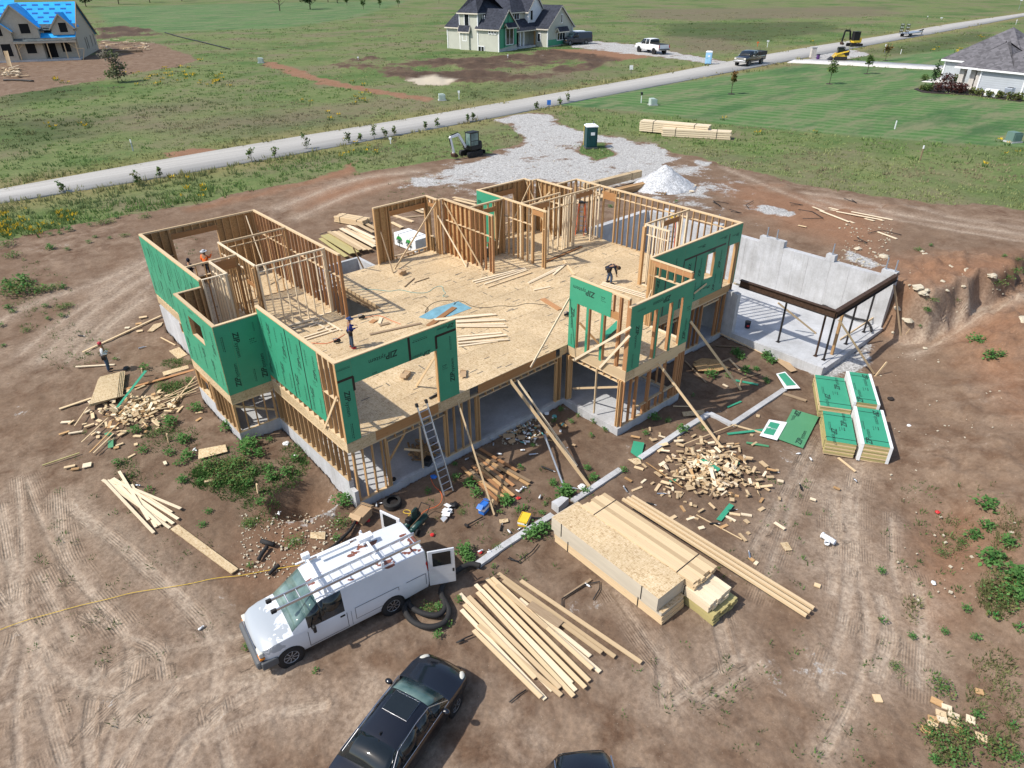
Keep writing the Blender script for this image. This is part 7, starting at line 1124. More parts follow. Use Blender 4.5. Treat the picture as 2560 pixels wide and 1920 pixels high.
for c, l_, pts in [('E', 'left of the green corner', [(1440,910,0,1.1),(1200,1040,0,1.2),(1110,1110,2,1.0),(880,1110,0,.9),(1320,1200,0,1.1),(950,1290,1,1.1),(1200,1310,1,1.1),(720,1400,1,1.0),(1730,1080,0,1.1),(970,530,1,1.3),(1370,1340,0,1.0),(1320,1390,1,1.0),(1900,1290,0,1.5),(1960,1220,0,1.2),(1830,1400,2,1.2),(2010,1330,0,1.0),(1320,1560,1,1.0),(1560,1420,2,1.2),(1700,1480,2,1.3),(1850,1560,2,1.3),(2130,1540,0,.9),(1000,1640,3,1.2),(700,440,3,1.0),(1250,470,2,.7),(1130,690,2,.9),(1250,700,2,.9),(1380,640,1,1.0),(1260,1410,3,1),(1480,1570,1,.8),(1950,1470,1,1)]),
                   ('F', 'beside the washed-out hole', [(700,1000,1,.8),(880,1130,1,1.0),(820,1230,0,.9),(700,1210,1,1.2),(560,1300,1,1.0),(640,1430,1,1.0),(280,1500,1,.8),(240,1590,1,.8),(560,1580,2,.7),(1210,1440,0,1.3),(330,1290,2,.9),(460,1180,2,1.0),(100,1280,1,1)]),
                   ('U', 'in front of the basement', [(1010,1450,0,1.0),(1690,1360,0,1.3),(1750,1300,1,1.0),(600,1250,0,1.0),(660,1360,0,.9),(1960,1330,1,1.0),(2060,1180,1,1.0),(1570,1240,1,.9),(1980,1060,1,.8),(1670,360,1,.8),(1850,340,1,.8),(1870,430,3,1),(1790,500,1,.7),(2060,500,3,1.2),(2030,670,3,1.1),(1590,490,1,.7),(1200,1050,3,1.2),(1330,780,1,.6),(1160,1550,3,1.2),(1230,1530,3,1.2),(1450,1590,1,.7),(1480,1480,3,.9),(430,1160,1,.9),(100,1330,1,.8),(950,1570,3,1),(500,1570,2,.5),(410,1010,1,.7)]),
                   ('W', 'right of the bay', [(1050,1510,0,1.0),(1180,1525,1,.8),(1310,1620,0,1.0),(1580,1110,0,1.1),(1730,1110,1,1.0),(1820,910,0,1.0),(1850,950,0,.9),(1900,1070,0,1.0),(2090,920,0,1.1),(2130,980,0,1.0),(2080,1150,1,1.0),(1990,1050,1,.9),(970,1640,1,.8),(600,1610,3,1.2),(500,1530,3,1.2),(1410,1290,3,.9),(1500,1590,2,.7)]),
                   ('G', 'along the concrete strip', [(540,500,0,1.2),(490,530,0,1.2),(610,480,1,1.2),(730,240,0,1.2),(690,280,1,1.0),(30,640,0,1.1),(70,690,1,1.0),(320,300,0,1.0),(260,610,2,.5),(920,130,1,1.0),(1130,80,1,.9),(640,160,3,1.3),(880,60,1,.8),(230,740,3,.8)]),
                   ('V', 'by the van and hose', [(1650,960,2,.8),(1745,940,1,1.0),(1730,1170,1,.8),(1950,480,1,1.1),(1980,540,0,.8),(150,240,2,.7),(910,230,2,1.0),(880,360,1,.8),(530,400,2,.9),(1810,1080,3,1.1),(120,1280,3,1),(1900,880,3,1.1),(700,1470,3,.9),(150,590,3,1)]),
                   ('R', 'before the concrete room', [(140,1270,0,1.0),(190,1310,1,1.0),(420,1310,0,1.0),(470,1350,0,.8),(240,1420,1,.9),(330,1420,1,.8),(610,1230,1,.8),(740,1390,3,1.2),(430,1540,1,.7),(1900,870,1,1.0)]),
                   ('X', 'on the right dirt bank', [(1000,60,0,1.5),(920,240,0,1.1),(1000,180,0,1.0),(1140,275,0,1.0),(1020,390,0,1.5),(1060,350,1,1.2),(730,330,2,.7),(850,265,2,.7),(350,445,1,.8),(360,750,3,1.1),(540,850,1,.7),(740,820,1,.7),(440,1040,2,.5),(720,1170,2,.9),(940,860,1,.8),(880,680,1,.8),(660,1450,2,1.0),(820,1600,2,1.2),(680,1620,1,.8),(1180,550,2,1.6),(1150,480,0,1.5),(1080,620,2,1.3),(1220,620,0,1.4),(1050,730,3,1.6),(1200,800,3,1.4),(1160,1400,3,1.1),(1200,1600,3,1.1),(1200,520,0,1.4),(1130,560,3,1.6),(1210,470,3,1.6),(950,1340,1,.8),(870,1450,2,1),(1080,1570,2,1.2)]),
                   ('K', 'on the red bank', [(1760,1390,0,1.4),(1800,1410,1,1.0),(1900,1540,0,1.4),(2000,1510,1,1.2),(1320,1100,1,1.0),(1240,540,2,.8),(1360,1000,2,.9),(1590,1000,2,.6),(1960,850,2,1.2),(2050,800,2,1.0),(2130,740,2,1.3),(1650,575,2,.6),(2150,630,2,.8),(2030,600,1,.8),(1250,1240,1,.6),(1350,500,1,.8)]),
                   ('L', 'on the open dirt left', [(240,860,0,1.6),(160,950,2,2.6),(260,960,2,2.4),(100,900,0,1.5),(420,960,2,1.4),(560,930,2,1.4),(660,920,1,1.2),(530,510,0,1.1),(700,520,1,.9),(720,320,0,1.0),(525,365,1,1.0),(620,355,1,1.0),(925,445,1,1.0),(990,395,1,.9),(1040,250,2,1.3),(1140,240,2,1.1),(930,270,1,1),(1210,190,1,1.1),(1500,185,2,1.2),(1760,70,1,1.2),(1290,380,2,.9),(1140,400,1,.7),(700,1110,2,1.0),(620,1130,2,.9),(90,1130,1,1.2),(140,1170,1,1.0),(480,1110,1,1.0),(250,630,3,1),(60,480,2,1.6),(140,590,2,1.4),(10,1310,1,1),(500,1240,1,.8),(640,1210,1,1),(280,1360,2,.8),(40,1520,1,.7)]),
                   ('C', 'behind the concrete room wall', [(835,365,1,1.0),(1075,270,1,.8),(1440,315,1,.8)])]:
    for x, y, k, s in pts: weed(c, x, y, k, s, WL+l_)
# low ground cover and seedlings
def scatter(name, c, rects, hmul, nb, tint0, seed, wd=.02):
    r = np.random.default_rng(seed); P = []
    for x0, y0, x1, y1, n in rects:
        for _ in range(n): a = r.random()*2*PI; q = math.sqrt(r.random()); p = g(c, (x0+x1)/2+math.cos(a)*q*(x1-x0)/2, (y0+y1)/2+math.sin(a)*q*(y1-y0)/2); P.append(p)
    P = np.array(P); n = len(P); T = np.array(tint0)*(.7+.6*r.random((n, 1))); tufts(name, P, hmul*(.5+r.random(n)), T, nb, np.full(n, wd), np.full(n, .16), 1.0, seed=seed)
scatter('ground_cover', 'E', [(900,1050,1500,1300,90),(1400,1350,2050,1660,260),(1100,640,1420,800,90),(1120,440,1400,520,70),(700,1360,900,1640,30)], .12, 12, (.085, .17, .045), 21)
scatter('ground_cover', 'F', [(230,1060,620,1340,130),(480,1150,900,1380,120),(350,1250,560,1420,60),(120,1180,300,1330,30),(760,1020,940,1200,30),(500,1350,760,1600,50),(820,1000,960,1300,60)], .12, 12, (.085, .17, .045), 22)
scatter('ground_cover', 'X', [(900,900,1238,1659,120),(640,1350,900,1659,90),(960,420,1238,720,260),(1050,0,1238,420,110),(480,600,620,760,12),(700,50,1238,400,60)], .13, 10, (.17, .18, .075), 23)
scatter('ground_cover', 'D', [(0,560,160,720,60),(0,600,90,680,90),(80,700,230,800,50),(1300,1350,2212,1659,70),(1900,1000,2212,1300,80),(40,900,500,1600,80),(820,380,1000,460,60),(330,470,640,560,60),(1500,1000,1800,1300,40),(900,1000,1300,1250,70)], .11, 9, (.10, .17, .05), 24)
# ---- trees and saplings
MT['bark'] = plain('bark', (.07, .05, .038), .9)
def tree(loc, h, cw, cz, nleaf, lsize, tints, label, seed, cat='tree', group=None, bare=0, trunk=.05, name='tree'):
    e = empty(name, loc, 0, label, cat, group); r = random.Random(seed); b = MB().mat('bark'); b.tube([(0, 0, -.1), (.02*h*r.uniform(-1, 1), .02*h*r.uniform(-1, 1), h*.35), (.03*h*r.uniform(-1, 1), 0, h*.8)], [trunk, trunk*.8, trunk*.3], 7)
    for k in range(7): a = k*2.4; z = h*(cz+.07*k); b.tube([(0, 0, z*.85), (math.cos(a)*cw*.45, math.sin(a)*cw*.45, z+.1*h), (math.cos(a)*cw*.8, math.sin(a)*cw*.8, z+.22*h)], [trunk*.45, trunk*.3, trunk*.12], 5)
    b.build('trunk', e)
    if nleaf:
        rn = np.random.default_rng(seed); nc = 14; th_ = rn.random(nc)*2*PI; q = rn.random(nc)**.5*cw*.7; cz_ = h*(cz+.12)+rn.random(nc)*h*(.9-cz-.08); C_ = np.c_[np.cos(th_)*q, np.sin(th_)*q, cz_]; w_ = rn.integers(0, nc, nleaf); P = C_[w_]+rn.normal(0, 1, (nleaf, 3))*[cw*.22, cw*.22, h*.06]
        a = rn.random(nleaf)*2*PI; L = lsize*(.6+.8*rn.random(nleaf)); ux = np.c_[np.cos(a), np.sin(a), rn.normal(0, .5, nleaf)]; uy = np.c_[-np.sin(a), np.cos(a), rn.normal(0, .5, nleaf)]; V = np.stack([P, P+(ux+uy)*L[:, None]*.5, P+ux*L[:, None], P+(ux-uy)*L[:, None]*.5], 1)
        T = np.array(tints)[w_ % len(tints)]*(.65+.7*rn.random((nleaf, 1))); T = np.repeat(np.c_[T, np.ones(nleaf)], 4, 0); link('crown', npmesh('crown', V.reshape(-1, 3), np.arange(nleaf*4).reshape(-1, 4), ['blade'], {'tint': T}), e)
    return e
MG = [(.10, .17, .045), (.08, .14, .035), (.14, .19, .06)]; AU = [(.22, .13, .05), (.16, .15, .05), (.13, .15, .05)]; DK = [(.03, .06, .022), (.04, .075, .028), (.025, .05, .02)]
for i, (c, x, y, h, cw, tn, l_) in enumerate([('T3',330,605,3.4,.55,AU,'thin sapling with browning leaves nearest the road on the mown lawn'),('T3',960,540,3.4,.75,MG,'larger green sapling in a mulch ring on the mown lawn'),('T3',1200,475,3.0,.7,MG,'green sapling standing beside the white driveway'),('T3',1320,390,3.2,.7,AU,'thin russet sapling beyond the white driveway')]):
    p = g(c, x, y); e = tree(p, h, cw, .38, 260, .24, tn, l_, 40+i, 'sapling'); b = MB().mat('leather'); b.cyl((0, 0, -.05), (0, 0, .05), .55, .5, 14); b.build('mulch_ring', e)
for i, (c, x, y, h) in enumerate([('T1',400,1235,1.3),('T1',890,1190,1.9),('T1',1030,1140,1.2),('T1',1620,1040,1.9),('T1',1770,1020,1.5),('T1',1970,960,2.1),('T2',30,920,1.5),('T2',105,905,1.1),('T2',195,895,2.2),('T2',265,895,1.6),('T2',325,870,1.4),('T2',525,830,1.1),('T2',600,815,1.3),('T2',795,785,1.2),('T2',830,780,1.3),('T2',1235,710,1.5),('T2',1390,680,1.5),('T2',1440,655,1.6)]): tree(g(c, x, y), h*.72, h*.2, .12, 120, .15, [(.09, .16, .05), (.13, .18, .06), (.16, .17, .06)], 'young leafy shrub growing on the verge along the near side of the road', 60+i, 'shrub', 'shrubs along the road verge', trunk=.02, name='verge_shrub')
tree(g('HB', 1820, 1260), 4.6, 1.9, .12, 900, .30, [(.12, .17, .06), (.16, .17, .10), (.20, .18, .14)], 'tall straggly bush in front of the house with the blue roof', 90, 'bush', trunk=.06, name='straggly_bush')
for i, (c, x, y, h, cw, n_, tn, l_) in enumerate([('T1',555,45,8,4,500,DK,'dark tree just right of the blue roof'),('T1',765,28,8,4,500,DK,'dark tree second right of the blue roof'),('T1',965,18,8,4,450,DK,'dark tree standing alone at the top edge of the mown field'),('T1',1170,8,8,4,450,DK,'trunk of a tree right of the lone top edge tree'),('T1',1800,70,9,4.5,0,DK,'bare tree without leaves at the top edge'),('T1',1995,60,8,5,800,DK,'round dark tree right of the bare tree'),('T1',2110,15,6,3,350,DK,'small dark tree right of the round tree'),('T1',2170,20,6,3,350,DK,'last dark tree before the row of young trees')]): tree(g(c, x, y), h, cw, .25, n_, .8, tn, l_, 100+i, trunk=.25)
for i, (x, y) in enumerate([(20,38),(127,62),(230,52),(350,45),(610,22)]): tree(g('T2', x, y), 4.5, 1.3, .3, 220, .45, [(.06, .11, .03), (.08, .13, .04)], 'young tree in the row on the far field', 120+i, group='young trees in the far row', trunk=.08)
# goldenrod flowers
r = np.random.default_rng(77); P = []; 
for c, x, y, sx, sy, n in [('T1',1000,520,70,30,34),('T1',1200,500,150,40,60),('T1',1100,480,40,20,20),('T1',1390,525,40,18,22),('T1',380,520,40,16,14),('T1',340,820,50,16,14),('T1',560,815,40,16,14),('T1',1720,570,20,8,6),('T1',2110,745,40,20,14),('T1',1980,665,20,12,6),('T1',1270,395,20,8,6),('T1',1240,1220,90,30,26),('T2',100,640,40,30,20),('T2',70,540,16,8,6),('T3',1790,322,30,16,14),('T3',1720,300,16,8,5),('T3',1955,250,16,10,6),('T3',1640,325,14,8,4),('T3',840,270,20,8,5),('T3',280,765,20,8,5),('T3',870,860,20,10,8),('T3',505,860,14,8,5),('T3',2120,970,90,50,24),('L',200,300,160,60,70),('L',760,200,90,40,24),('L',60,330,60,50,24),('L',30,190,30,20,14),('T2',80,960,80,40,18)]:
    for _ in range(n): P.append(g(c, r.normal(x, sx), r.normal(y, sy)))
P = np.array(P); n = len(P); P = P[r.random(n) < .34]; n = len(P); dist = np.hypot(P[:, 0]-CP[0], P[:, 1]-CP[1]); T = np.array([.62, .42, .03])*(.7+.5*r.random((n, 1))); tufts('yellow_flowers', P+[0, 0, .30], .16+.0007*dist, T, 7, .016+.0005*dist, .12+.002*dist, 1.2, seed=5); tufts('flower_stems', P, np.full(n, .42), np.array([.10, .17, .05])*(.8+.4*r.random((n, 1))), 7, .02+.0004*dist, .16+.002*dist, .6, seed=6)
# ------------------------------------------------------------------ neighbouring houses
def siding(name, col, step=.2):
    t = NT(name); co = t.coord(); s_ = t.n('ShaderNodeSeparateXYZ'); t.l(co, s_.inputs[0]); m_ = t.math('MODULO', t.math('ADD', s_.outputs[2], 50.0), step); f = t.ramp(t.math('DIVIDE', m_, step), [(.0, (.62,)*3), (.16, (1, 1, 1))]); c = t.mix(1.0, C(*col), f, 'MULTIPLY')
    c = t.mix(1.0, c, t.ramp(t.noise(co, .7, 4), [(.3, (.93,)*3), (.7, (1.05,)*3)]), 'MULTIPLY'); return t.fin(c, .7, 0, .3)
def shingle(name, col):
    t = NT(name); co = t.coord(); v = t.n('ShaderNodeSeparateColor'); t.l(t.voro(t.mapping(co, (2.2, 2.2, 4)), 1.0), v.inputs[0]); c = t.mix(1.0, C(*col), t.ramp(v.outputs[0], [(0, (.72,)*3), (1, (1.25,)*3)]), 'MULTIPLY'); c = t.mix(1.0, c, t.ramp(t.noise(co, .35, 4), [(.3, (.88,)*3), (.7, (1.1,)*3)]), 'MULTIPLY'); return t.fin(c, .9, 0, .15)
MT['sage'] = siding('sage_siding', (.47, .475, .41), .22); MT['greige'] = siding('grey_siding', (.42, .45, .48), .28); MT['tan'] = plain('tan_board', (.46, .405, .325), .8); MT['stucco'] = plain('grey_stucco', (.40, .43, .45), .9)
MT['slate'] = shingle('dark_shingles', (.040, .044, .058)); MT['greyroof'] = shingle('grey_shingles', (.125, .12, .13)); MT['felt'] = shingle('grey_felt', (.085, .10, .105)); MT['trimwood'] = plain('cream_trim', (.62, .57, .48), .6)
t = NT('blue_underlay'); co = t.coord(); br_ = t.n('ShaderNodeTexBrick'); t.l(co, br_.inputs['Vector']); br_.inputs['Scale'].default_value = 1.0; br_.inputs['Brick Width'].default_value = 3.2; br_.inputs['Row Height'].default_value = 1.25; br_.inputs['Mortar Size'].default_value = .02
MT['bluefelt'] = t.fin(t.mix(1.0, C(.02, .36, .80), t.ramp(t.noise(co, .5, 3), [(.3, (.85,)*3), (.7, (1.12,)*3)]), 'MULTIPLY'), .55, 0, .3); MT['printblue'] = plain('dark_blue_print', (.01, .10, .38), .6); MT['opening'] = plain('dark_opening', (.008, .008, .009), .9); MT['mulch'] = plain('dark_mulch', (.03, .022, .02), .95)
def gblock(par, x0, x1, y0, y1, z0, ze, zr, axis, wm, rm, oh=.45, th=.16, trim='trimwood', hip=False, wall_=True):
    """block with a gable (or hipped) roof; axis = direction of the ridge"""
    b = MB().mat(wm); cx, cy = (x0+x1)/2, (y0+y1)/2
    if wall_:
        if axis == 'y' and not hip: b.prism([(x0, y0, z0), (x1, y0, z0), (x1, y0, ze), (cx, y0, zr-.02), (x0, y0, ze)], (0, y1-y0, 0))
        elif axis == 'x' and not hip: b.prism([(x0, y0, z0), (x0, y1, z0), (x0, y1, ze), (x0, cy, zr-.02), (x0, y0, ze)], (x1-x0, 0, 0))
        else: b.box((cx, cy, (z0+ze)/2), (x1-x0, y1-y0, ze-z0))
        b.build('wall', par)
    a0, a1, b0, b1 = x0-oh, x1+oh, y0-oh, y1+oh; zd = ze-(zr-ze)*oh/max(.1, ((y1-y0) if axis == 'x' else (x1-x0))/2)
    if hip:
        if axis == 'x': h = (b1-b0)/2; R0, R1 = (a0+h, cy, zr), (a1-h, cy, zr)
        else: h = (a1-a0)/2; R0, R1 = (cx, b0+h, zr), (cx, b1-h, zr)
        c_ = [(a0, b0, zd), (a1, b0, zd), (a1, b1, zd), (a0, b1, zd)]
        fs = [[c_[0], c_[1], R1, R0], [c_[1], c_[2], R1], [c_[2], c_[3], R0, R1], [c_[3], c_[0], R0]] if axis == 'x' else [[c_[0], c_[1], R0], [c_[1], c_[2], R1, R0], [c_[2], c_[3], R1], [c_[3], c_[0], R0, R1]]
    else:
        fs = [[(a0, b0, zd), (a1, b0, zd), (a1, cy, zr), (a0, cy, zr)], [(a1, b1, zd), (a0, b1, zd), (a0, cy, zr), (a1, cy, zr)]] if axis == 'x' else [[(a1, b0, zd), (a1, b1, zd), (cx, b1, zr), (cx, b0, zr)], [(a0, b1, zd), (a0, b0, zd), (cx, b0, zr), (cx, b1, zr)]]
    b = MB().mat(rm)
    for f in fs: b.prism([Vector(p)+Vector((0, 0, .02)) for p in f], (0, 0, th))
    ro = b.build('roof', par); fb = MB().mat(trim)
    if hip or True:
        E = [((a0, b0, zd), (a1, b0, zd)), ((a0, b1, zd), (a1, b1, zd))] if axis == 'x' else [((a0, b0, zd), (a0, b1, zd)), ((a1, b0, zd), (a1, b1, zd))]
        if hip: E = [((a0, b0, zd), (a1, b0, zd)), ((a0, b1, zd), (a1, b1, zd)), ((a0, b0, zd), (a0, b1, zd)), ((a1, b0, zd), (a1, b1, zd))]
        else:
            if axis == 'x': E += [((x, b0, zd), (x, cy, zr)) for x in (a0, a1)]+[((x, b1, zd), (x, cy, zr)) for x in (a0, a1)]
            else: E += [((a0, y, zd), (cx, y, zr)) for y in (b0, b1)]+[((a1, y, zd), (cx, y, zr)) for y in (b0, b1)]
        for p, q in E: MB().mat(trim).beam(Vector(p)+Vector((0, 0, -.03)), Vector(q)+Vector((0, 0, -.03)), .07, .24).build('fascia', ro)
    return ro
def hwin(par, face, x, z, w, h, off, lights=1, frame='white', pane='glass', depth=.10):
    """window on a face: 'f' looks along -y at y=off, 's' looks along -x at x=off, 'e' along +x"""
    def P(u, v, d): return (u, off-d, v) if face == 'f' else ((off-d, u, v) if face == 's' else (off+d, u, v))
    def S(a, b_, d): return (a, d, b_) if face == 'f' else (d, a, b_)
    b = MB().mat(frame); t_ = .14
    for s in (1, -1): b.box(P(x+s*(w/2-t_/2), z, depth/2), S(t_, h, depth)); b.box(P(x, z+s*(h/2-t_/2), depth/2), S(w-2*t_, t_, depth))
    for k in range(1, lights): b.box(P(x-w/2+w*k/lights, z, depth/2-.01), S(.1, h-2*t_, depth-.02))
    f = b.build('window', par); MB().mat(pane).box(P(x, z, .02), S(w-.2, h-.2, .03)).build('pane', f); return f
def corner(par, x, y, z0, z1, m_='white'): box('corner_trim', m_, (x, y, (z0+z1)/2), (.2, .2, z1-z0), 0, par)
# --- the sage green house
A10 = math.radians(10); o_ = onz(*px('HC', 815, 722), -.9); SH = empty('sage_house', o_, A10, 'unfinished sage green house with dark shingle roofs and green sheathed gable across the road', 'house'); sg = SH
gblock(sg, .2, 9, 11.2, 15.2, -1.6, 4.9, 7.6, 'x', 'sage', 'slate', hip=True); gblock(sg, 0, 9, 5.9, 11.2, -1.6, 7.6, 11.2, 'y', 'sage', 'slate', hip=True); gblock(sg, 8.4, 18.5, 3.2, 13, 0, 7.5, 11.6, 'x', 'sage', 'slate', hip=True)
gblock(sg, 0, 6.3, 0, 6.0, -1.6, 4.7, 8.0, 'y', 'sage', 'slate'); gblock(sg, 1.6, 6.28, -.05, .3, .0, 4.6, 7.3, 'y', 'zip', 'slate', oh=.2) if False else None
zz_ = MB().mat('zip').prism([(.35, -.06, .6), (6.2, -.06, 1.2), (6.2, -.06, 4.6), (3.15, -.06, 7.7), (.35, -.06, 4.75)], (0, .05, 0)).build('sheathing', sg)
for p, q in (((1.75, -.09, .8), (1.75, -.09, 6.0)), ((3.2, -.09, 4.8), (3.2, -.09, 7.6)), ((.4, -.09, 4.6), (6.2, -.09, 4.6)), ((5.2, -.09, 1.0), (5.2, -.09, 5.4))): beam('tape', 'tape', p, q, .05, .12, sg)
gblock(sg, 6.3, 15.6, 1.2, 6.5, .2, 3.9, 6.2, 'x', 'sage', 'slate', wall_=False); gblock(sg, 9.4, 15.6, 3.1, 6.5, .2, 4.0, 4.2, 'x', 'sage', 'slate', wall_=True, oh=.05); gblock(sg, 15.0, 25.2, -2.2, 9.0, -.2, 4.0, 8.2, 'y', 'sage', 'slate'); gblock(sg, 13.4, 18.9, 2.2, 9, 4, 7.5, 10.6, 'y', 'white', 'slate')
box('foundation', 'conc', (20.1, 3.4, -.5), (10.3, 11.3, .9), 0, sg); MB().mat('zip').box((20.1, -2.26, .85), (10.1, .06, 1.2)).build('sheathing', sg); box('foundation', 'conc', (3.2, -.02, -.6), (6.3, .14, 1.9), 0, sg)
for x, y, a, b_ in ((0, 0, -1.6, 4.7), (0, 5.9, -1.6, 7.5), (0, 11.2, -1.6, 7.5), (.2, 15.2, -1.6, 4.9), (15.0, -2.2, -.1, 4), (25.2, -2.2, -.1, 4), (13.4, 2.2, 4, 7.5), (18.9, 2.2, 4, 7.5), (8.4, 3.2, 4, 7.5)): corner(sg, x, y, a, b_)
for x in (6.6, 9.3, 10.6): box('porch_post', 'stud' if x < 7 else 'white', (x, 1.4, 2.1), (.3, .3, 3.6), 0, sg)
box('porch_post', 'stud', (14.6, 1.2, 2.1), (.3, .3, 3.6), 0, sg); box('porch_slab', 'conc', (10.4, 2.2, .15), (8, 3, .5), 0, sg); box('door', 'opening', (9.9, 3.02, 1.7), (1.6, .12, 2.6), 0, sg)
hwin(sg, 'f', 3.6, 2.9, 2.8, 3.4, -.10, 2); gblock(sg, 2.0, 5.2, -.9, .1, 4.6, 4.7, 5.4, 'x', 'sage', 'slate', wall_=False, oh=.1); hwin(sg, 'f', 9.9, 6.5, 2.8, 1.7, 3.18, 3); hwin(sg, 'f', 14.6, 6.4, 1.1, 2.2, 2.18); hwin(sg, 'f', 20.2, 1.95, 3.4, 1.7, -2.3, 3); gblock(sg, 18.2, 22.2, -3.2, -2.2, 3.0, 3.05, 3.8, 'x', 'sage', 'slate', wall_=False, oh=.1); hwin(sg, 'f', 20.4, 5.6, .8, 1.9, -2.22); hwin(sg, 's', .2, 1.9, 1.0, 1.9, 14.98)
hwin(sg, 's', 9.0, 5.9, 1.5, 2.6, -.02); hwin(sg, 's', 9.6, 2.6, 1.3, 1.7, -.3); MB().mat('sage').box((-.12, 9.6, 1.2), (.5, 2.6, 5.4)).build('bay_wall', sg); gblock(sg, -.5, .1, 8.1, 11.1, 3.9, 4.0, 4.7, 'y', 'sage', 'slate', wall_=False, oh=.2); hwin(sg, 's', 5.0, -.1, 1.9, 2.2, -.03, 2)
for y in (.9, 1.7, 2.5): hwin(sg, 's', y, 3.8, .65, .8, -.03)
for k in range(2): MB().mat('white').cyl((1.3, 5.0+k*.5, 6.0), (1.3, 5.0+k*.5, 6.9), .07, n=8).build('vent_pipe', sg)
# --- the house under blue roof underlay
bo_ = onz(*px('HB', 1240, 920), -.9); A25 = math.radians(-23); BH = empty('tan_house', bo_, A25, 'tan unfinished house with bright blue roofing underlay at the top left', 'house')
def slab4(par, pts, mat, th=.15, name='roof'): return MB().mat(mat).prism(pts, (0, 0, th)).build(name, par)
MB().mat('tan').prism([(-.05, 2.4, 0), (-.05, 23, 0), (-.05, 23, 3.3), (-.05, 9.5, 10.0), (-.05, 2.4, 5.6)], (-14, 0, 0)).build('wall', BH); MB().mat('tan').box((-17, 12, 2.8), (6.5, 19, 5.6)).build('wall', BH)
slab4(BH, [(.3, 2.0, 5.35), (-10.6, 2.0, 5.35), (-10.6, 3.6, 6.35), (.3, 3.6, 6.35)], 'felt'); slab4(BH, [(.3, 3.6, 6.35), (-22, 3.6, 6.35), (-22, 9.5, 10.05), (.3, 9.5, 10.05)], 'bluefelt'); slab4(BH, [(.3, 9.5, 10.05), (-22, 9.5, 10.05), (-22, 23.5, 3.1), (.3, 23.5, 3.1)], 'bluefelt'); slab4(BH, [(-10.8, 9.4, 10.0), (-22, 9.4, 10.0), (-22, 12.5, 12.4), (-10.8, 12.5, 12.4)], 'bluefelt')
beam('fascia', 'oldwood', (.38, 9.5, 10.0), (.38, 23.5, 3.1), .14, .3, BH); beam('fascia', 'oldwood', (.38, 9.5, 10.0), (.38, 2.0, 5.3), .14, .3, BH)
slab4(BH, [(.2, -.35, 3.55), (-10.9, -.35, 3.55), (-10.9, .9, 4.0), (.2, .9, 4.0)], 'felt', name='porch_roof'); slab4(BH, [(.1, .9, 4.0), (-10.7, .9, 4.0), (-10.7, 2.5, 4.9), (.1, 2.5, 4.9)], 'bluefelt', name='porch_roof'); boxm('fascia', 'tan', (-10.9, -.42, 3.3), (.2, -.3, 3.62), BH)
boxm('porch_slab', 'conc', (-10.9, 0, -1.0), (0, 2.45, .35), BH)
for x in (-10.5, -5.2, -2.2, -.1): beam('porch_post', 'lumber', (x, .15, .35), (x, .15, 3.4), .16, .16, BH)
beam('brace', 'lumber', (-10.5, .15, 2.2), (-9.2, .15, 3.4), .1, .1, BH); beam('brace', 'lumber', (-.1, .2, 2.1), (-1.6, .2, 3.3), .1, .1, BH); beam('brace', 'lumber', (-.1, .1, 2.1), (1.2, .1, 2.1), .1, .1, BH); beam('brace', 'lumber', (1.2, .1, 2.0), (.4, .1, -.2), .1, .1, BH)
gblock(BH, -3.9, .0, 1.4, 6.5, 4.6, 6.0, 8.3, 'y', 'tan', 'bluefelt', trim='tan', oh=.3); gblock(BH, -13.4, -6.2, .9, 7, 0, 6.2, 10.0, 'y', 'tan', 'bluefelt', trim='tan', oh=.3); gblock(BH, -17.2, -10.9, .2, 7, 0, 5.6, 8.4, 'y', 'tan', 'bluefelt', trim='tan', oh=.3); boxm('foundation', 'conc', (-17.2, .1, -1.0), (-10.9, .4, .3), BH)
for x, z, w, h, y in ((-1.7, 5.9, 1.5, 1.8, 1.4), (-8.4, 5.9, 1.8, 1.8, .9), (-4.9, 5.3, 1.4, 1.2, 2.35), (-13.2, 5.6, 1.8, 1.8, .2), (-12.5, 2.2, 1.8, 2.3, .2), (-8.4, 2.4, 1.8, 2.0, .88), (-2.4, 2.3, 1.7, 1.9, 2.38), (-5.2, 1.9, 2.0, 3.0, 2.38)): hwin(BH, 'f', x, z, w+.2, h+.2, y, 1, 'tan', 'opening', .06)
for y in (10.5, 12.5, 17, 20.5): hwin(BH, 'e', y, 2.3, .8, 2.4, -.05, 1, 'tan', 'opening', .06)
PB = []
for k in range(5):
    for j in range(9):
        x = -.9-j*2.05-(k % 2)*1.0; s = .08+k*.19; y, z = 3.6+5.9*s, 6.35+3.7*s; b = MB().mat('printblue'); r = random.Random(k*9+j); xx = -.5
        sl_ = Vector((0, 5.9, 3.7)).normalized(); nn = Vector((0, -3.7, 5.9)).normalized()*.17
        for q in range(5): c0_ = Vector((x+xx, y, z+.02))+nn; b.poly([c0_, c0_+Vector((.16, 0, 0)), c0_+Vector((.16, 0, 0))+sl_*.5, c0_+sl_*.5]); xx += .21
        b.build('printed_mark', BH)
for k in range(5): tag(beam('loose_board', 'lumber', g('HB', 125+k*14, 1015+k*3)+Vector((0, 0, .05)), g('HB', 155+k*9, 810)+Vector((0, 0, 2.2)) if False else g('HB', 125+k*14, 1015)+Vector((.2, .5, 2.6)), .12, .05), 'board leaning against the tan house below its left window', 'board', 'boards leaning on the tan house')
r = random.Random(31)
